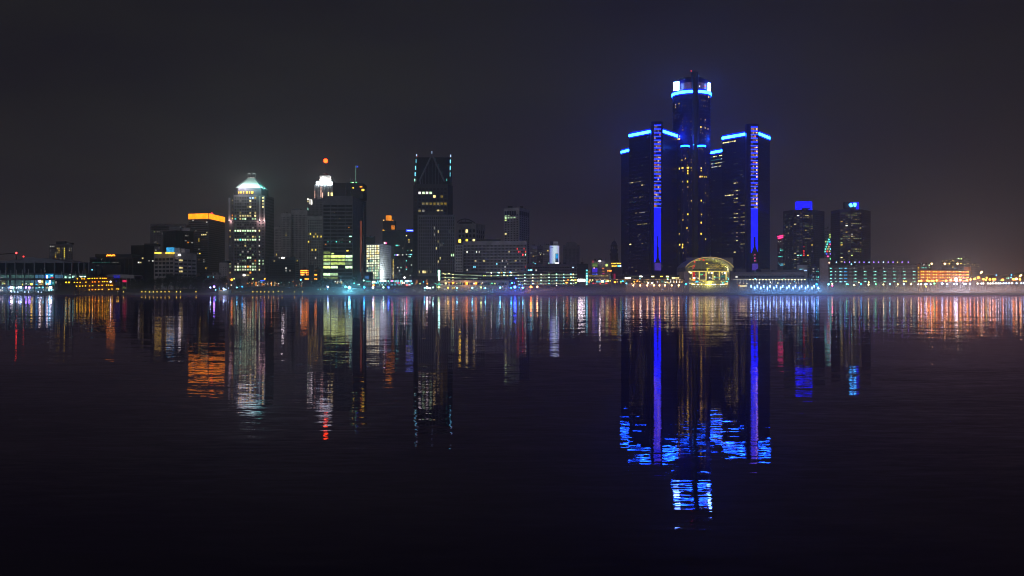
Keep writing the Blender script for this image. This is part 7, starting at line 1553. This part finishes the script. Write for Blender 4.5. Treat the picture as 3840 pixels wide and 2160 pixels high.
# white light posts on the jetty
g5 = 'white light posts of the blue glowing jetty, rear row'; g6 = 'white light posts of the blue glowing jetty, front row'
JW = emat('jetty_light', (2.0, 3.6, 7.0), 1.0)
def post(x, y, D, lab, grp, pw):
    t = empty('light_post', (PX(x, D), D, GZ if D > 741 else 0), lab, 'light post', grp)
    m = MB(); m.ngon((PX(x, D), D), .48, 10, PZ(y + 4.6, D), PZ(y - 4.6, D)); m.build('light_tube', JW, t)
    m = MB(); m.ngon((PX(x, D), D), .18, 8, t.location.z, PZ(y + 4.6, D)); m.build('base', wm('steel'), t)
    if pw: point_light(t, (PX(x, D), D - 1.5, PZ(y, D)), (.12, .42, 1.0), pw, .5)
for i, x in enumerate((2817, 2840, 2864, 2888, 2912, 2935, 2959, 2983, 3006, 3029, 3053)): post(x, 1073.5, 752, 'white light post in the rear row on the blue glowing jetty', g5, 0)
for i, x in enumerate((2830, 2853, 2878, 2902, 2927, 2951, 2974, 2998, 3021, 3045, 3068)): post(x, 1080, 736, 'white light post in the front row on the blue glowing jetty', g6, 2600 if i % 2 == 0 else 0)
m = MB(); m.box(PX(2810, 738), PX(3078, 738), 733.5, 739.8, .35, .75)
j = m.build('jetty', wm('concrete')); tag(j, 'long low concrete jetty carrying the white light posts', 'jetty')
# east
for x, y, k, r, gl, lab in ((3107, 1066, 'cy5', 1.0, 200, 'cyan lamp at the foot of the blank concrete core'), (3121, 1064, 'yg5', .8, 200, 'yellow green lamp above a rose one'), (3121, 1071, 'pk5', .9, 200, 'rose lamp below a yellow green one'), (3175, 1065, 'gr5', .8, 250, 'green lamp before the long teal garage'), (3181, 1066, 'lb5', .5, 0, 'blue lamp touching the green lamp'), (3202, 1069, 'wy5', .8, 300, 'pale yellow lamp between green and blue ones'),
   (3221, 1059, 'wy5', .6, 0, 'pale yellow lamp set higher before the teal garage'), (3229, 1065, 'lb6', .6, 250, 'blue lamp at the middle of the teal garage'), (3257, 1067, 'wy6', .7, 300, 'pale yellow lamp just east of mid garage'), (3258, 1058, 'wy5', .6, 0, 'upper yellow lamp just east of mid garage'), (3284, 1065, 'gr5', .7, 250, 'green lamp under the lit garage bays'), (3313, 1066.5, 'wy6', .6, 300, 'pale yellow lamp third from the garage end'), (3337, 1065, 'cy6', .6, 250, 'cyan lamp second from the garage end'), (3366.5, 1066, 'wy6', .6, 300, 'pale yellow lamp under the garage east bays'), (3389, 1065, 'bw6', .6, 250, 'bluish lamp under two yellow lamps'), (3416.6, 1066, 'wy6', .6, 300, 'pale yellow lamp at the garage corner'), (3389, 1055, 'yel5', .6, 0, 'left yellow lamp above the bluish one'), (3397, 1055, 'yel5', .6, 0, 'right yellow lamp above the bluish one'),
   (3504, 1063, 'gr5', .8, 0, 'green lamp before the orange garage'), (3533, 1064, 'bw6', 1.0, 500, 'large bluish white lamp before the orange garage'), (3473, 1075, 'yel5', .6, 200, 'yellow lamp low under the orange garage'), (3669, 1041, 'or6', 1.1, 500, 'orange lamp high on the eastern shore near the garage end'), (3688, 1047, 'or6', 1.0, 500, 'slanting orange lamp east of the garage'), (3697, 1049.5, 'yel5', .8, 0, 'lower yellow lamp of a stacked pair'), (3700, 1042, 'yel5', .8, 0, 'upper yellow lamp of a stacked pair'), (3712, 1048, 'or6', 1.0, 500, 'orange lamp west of the joined orange pair'), (3724.5, 1047.5, 'or6', 1.0, 500, 'west lamp of the joined orange pair'), (3731.5, 1047.5, 'or6', .9, 0, 'east lamp of the joined orange pair'),
   (3760, 1049.5, 'or6', 1.1, 700, 'lone orange lamp before the dark woods'), (3801, 1047, 'or6', 1.2, 700, 'big orange lamp, west of the two near the picture edge'), (3811, 1046, 'wa6', 1.2, 500, 'big amber lamp, east of the two near the picture edge'), (3825, 1048, 'or6', .9, 500, 'orange lamp below the twin-headed floodlight'), (3736, 1032, 'lb5', .6, 0, 'pale blue lamp above the woods line'), (3793, 1031, 'lb5', .6, 0, 'upper blue lamp of the pair by the woods'), (3791, 1041, 'lb5', .6, 0, 'lower blue lamp of the pair by the woods'), (3775, 1043, 'gr4', .5, 0, 'green lamp left of a teal one by the woods'), (3781, 1043, 'te5', .5, 0, 'teal lamp right of a green one by the woods'), (3751, 1051, 'gr4', .5, 0, 'green lamp beside the lone orange lamp'), (3727, 1054, 'cy4', .5, 0, 'cyan lamp under the joined orange pair'), (3658, 1041, 'te4', .5, 0, 'teal lamp touching a slanting orange one')):
    lamp(x, y, k, 770.0 if y > 1052 else 830.0, r, lab, None, gl * 1.5)
g7 = 'orange lamps at street level before the orange garage'
for x, y in ((3446, 1054), (3455, 1053), (3477, 1052), (3484, 1054), (3494, 1053), (3500, 1053), (3512.5, 1051.5), (3548, 1052.5), (3565, 1050.5), (3602, 1049.5), (3627, 1051), (3639.5, 1048), (3654, 1046)): lamp(x, y, 'or6', 800.0, .95, 'orange street lamp in the uneven row before the orange garage', g7, 520, gcol=(1, .36, .10))
g8 = 'white lamps in the long row on the eastern quay'
for x in (3444, 3454, 3469, 3475, 3490, 3552, 3578, 3589, 3615, 3622, 3638, 3666, 3680, 3687, 3705, 3714, 3723, 3735, 3744, 3752, 3763, 3773, 3784, 3795, 3812, 3830, 3839):
    lamp(x, 1066 - (x - 3440) * .011, 'bw6' if x % 3 else 'wh6', 770.0, .62, 'small white lamp in the long row on the eastern quay', g8, 150 if int(x) % 2 else 0)
lamp(3585, 1048, 'wh6', 800, 1.7, 'huge dazzling white floodlight before the orange garage', None, 12000, name='floodlight', gcol=(.92, .85, 1.0), drop=4)
for dx, dy, r in ((-5, 1.5, 1.1), (5, 1.2, 1.1), (1, -4, .8)):
    pass
g9 = 'orange lamps standing on the roof of the orange garage'
for x in (3493.5, 3543, 3591): lamp(x, 989, 'wa6', 905, .85, 'orange lamp on a pole on the roof of the orange garage', g9, 150, zg=PZ(1013, 905))
for x, y, lab in ((3678, 1022, 'twin-headed orange floodlight on a pole just east of the orange garage'), (3826, 1034, 'twin-headed orange floodlight on a pole near the picture edge')):
    t = lamp(x, y + 1, 'wa6', 830, .7, lab, None, 200, name='floodlight'); m = MB(); m.ball((PX(x + 4, 830), 830, PZ(y - 2, 830)), .6, 8, 5); m.build('lamp_globe', lit('wa6'), t)
g10 = 'violet-white lamps along the roof of the long teal garage'
for i, x in enumerate((3136, 3168, 3186, 3206, 3222, 3240, 3259, 3277, 3295, 3313, 3331, 3349, 3366, 3383, 3406)):
    D = 885 - 25 * (x - 3107) / 333 + 8; lamp(x, 983, 'wy4' if i == 12 else ('bw5' if i % 3 == 0 else 'pu5'), D, .5, 'small violet-white lamp in the even row on the roof of the teal garage' if i != 12 else 'the one yellowish lamp in the row on the roof of the teal garage', g10 if i != 12 else None, zg=PZ(996, D))
lamp(3193, 991, 'cy5', 880, .6, 'cyan lamp under the row of roof lamps on the teal garage', None, zg=PZ(996, 880))
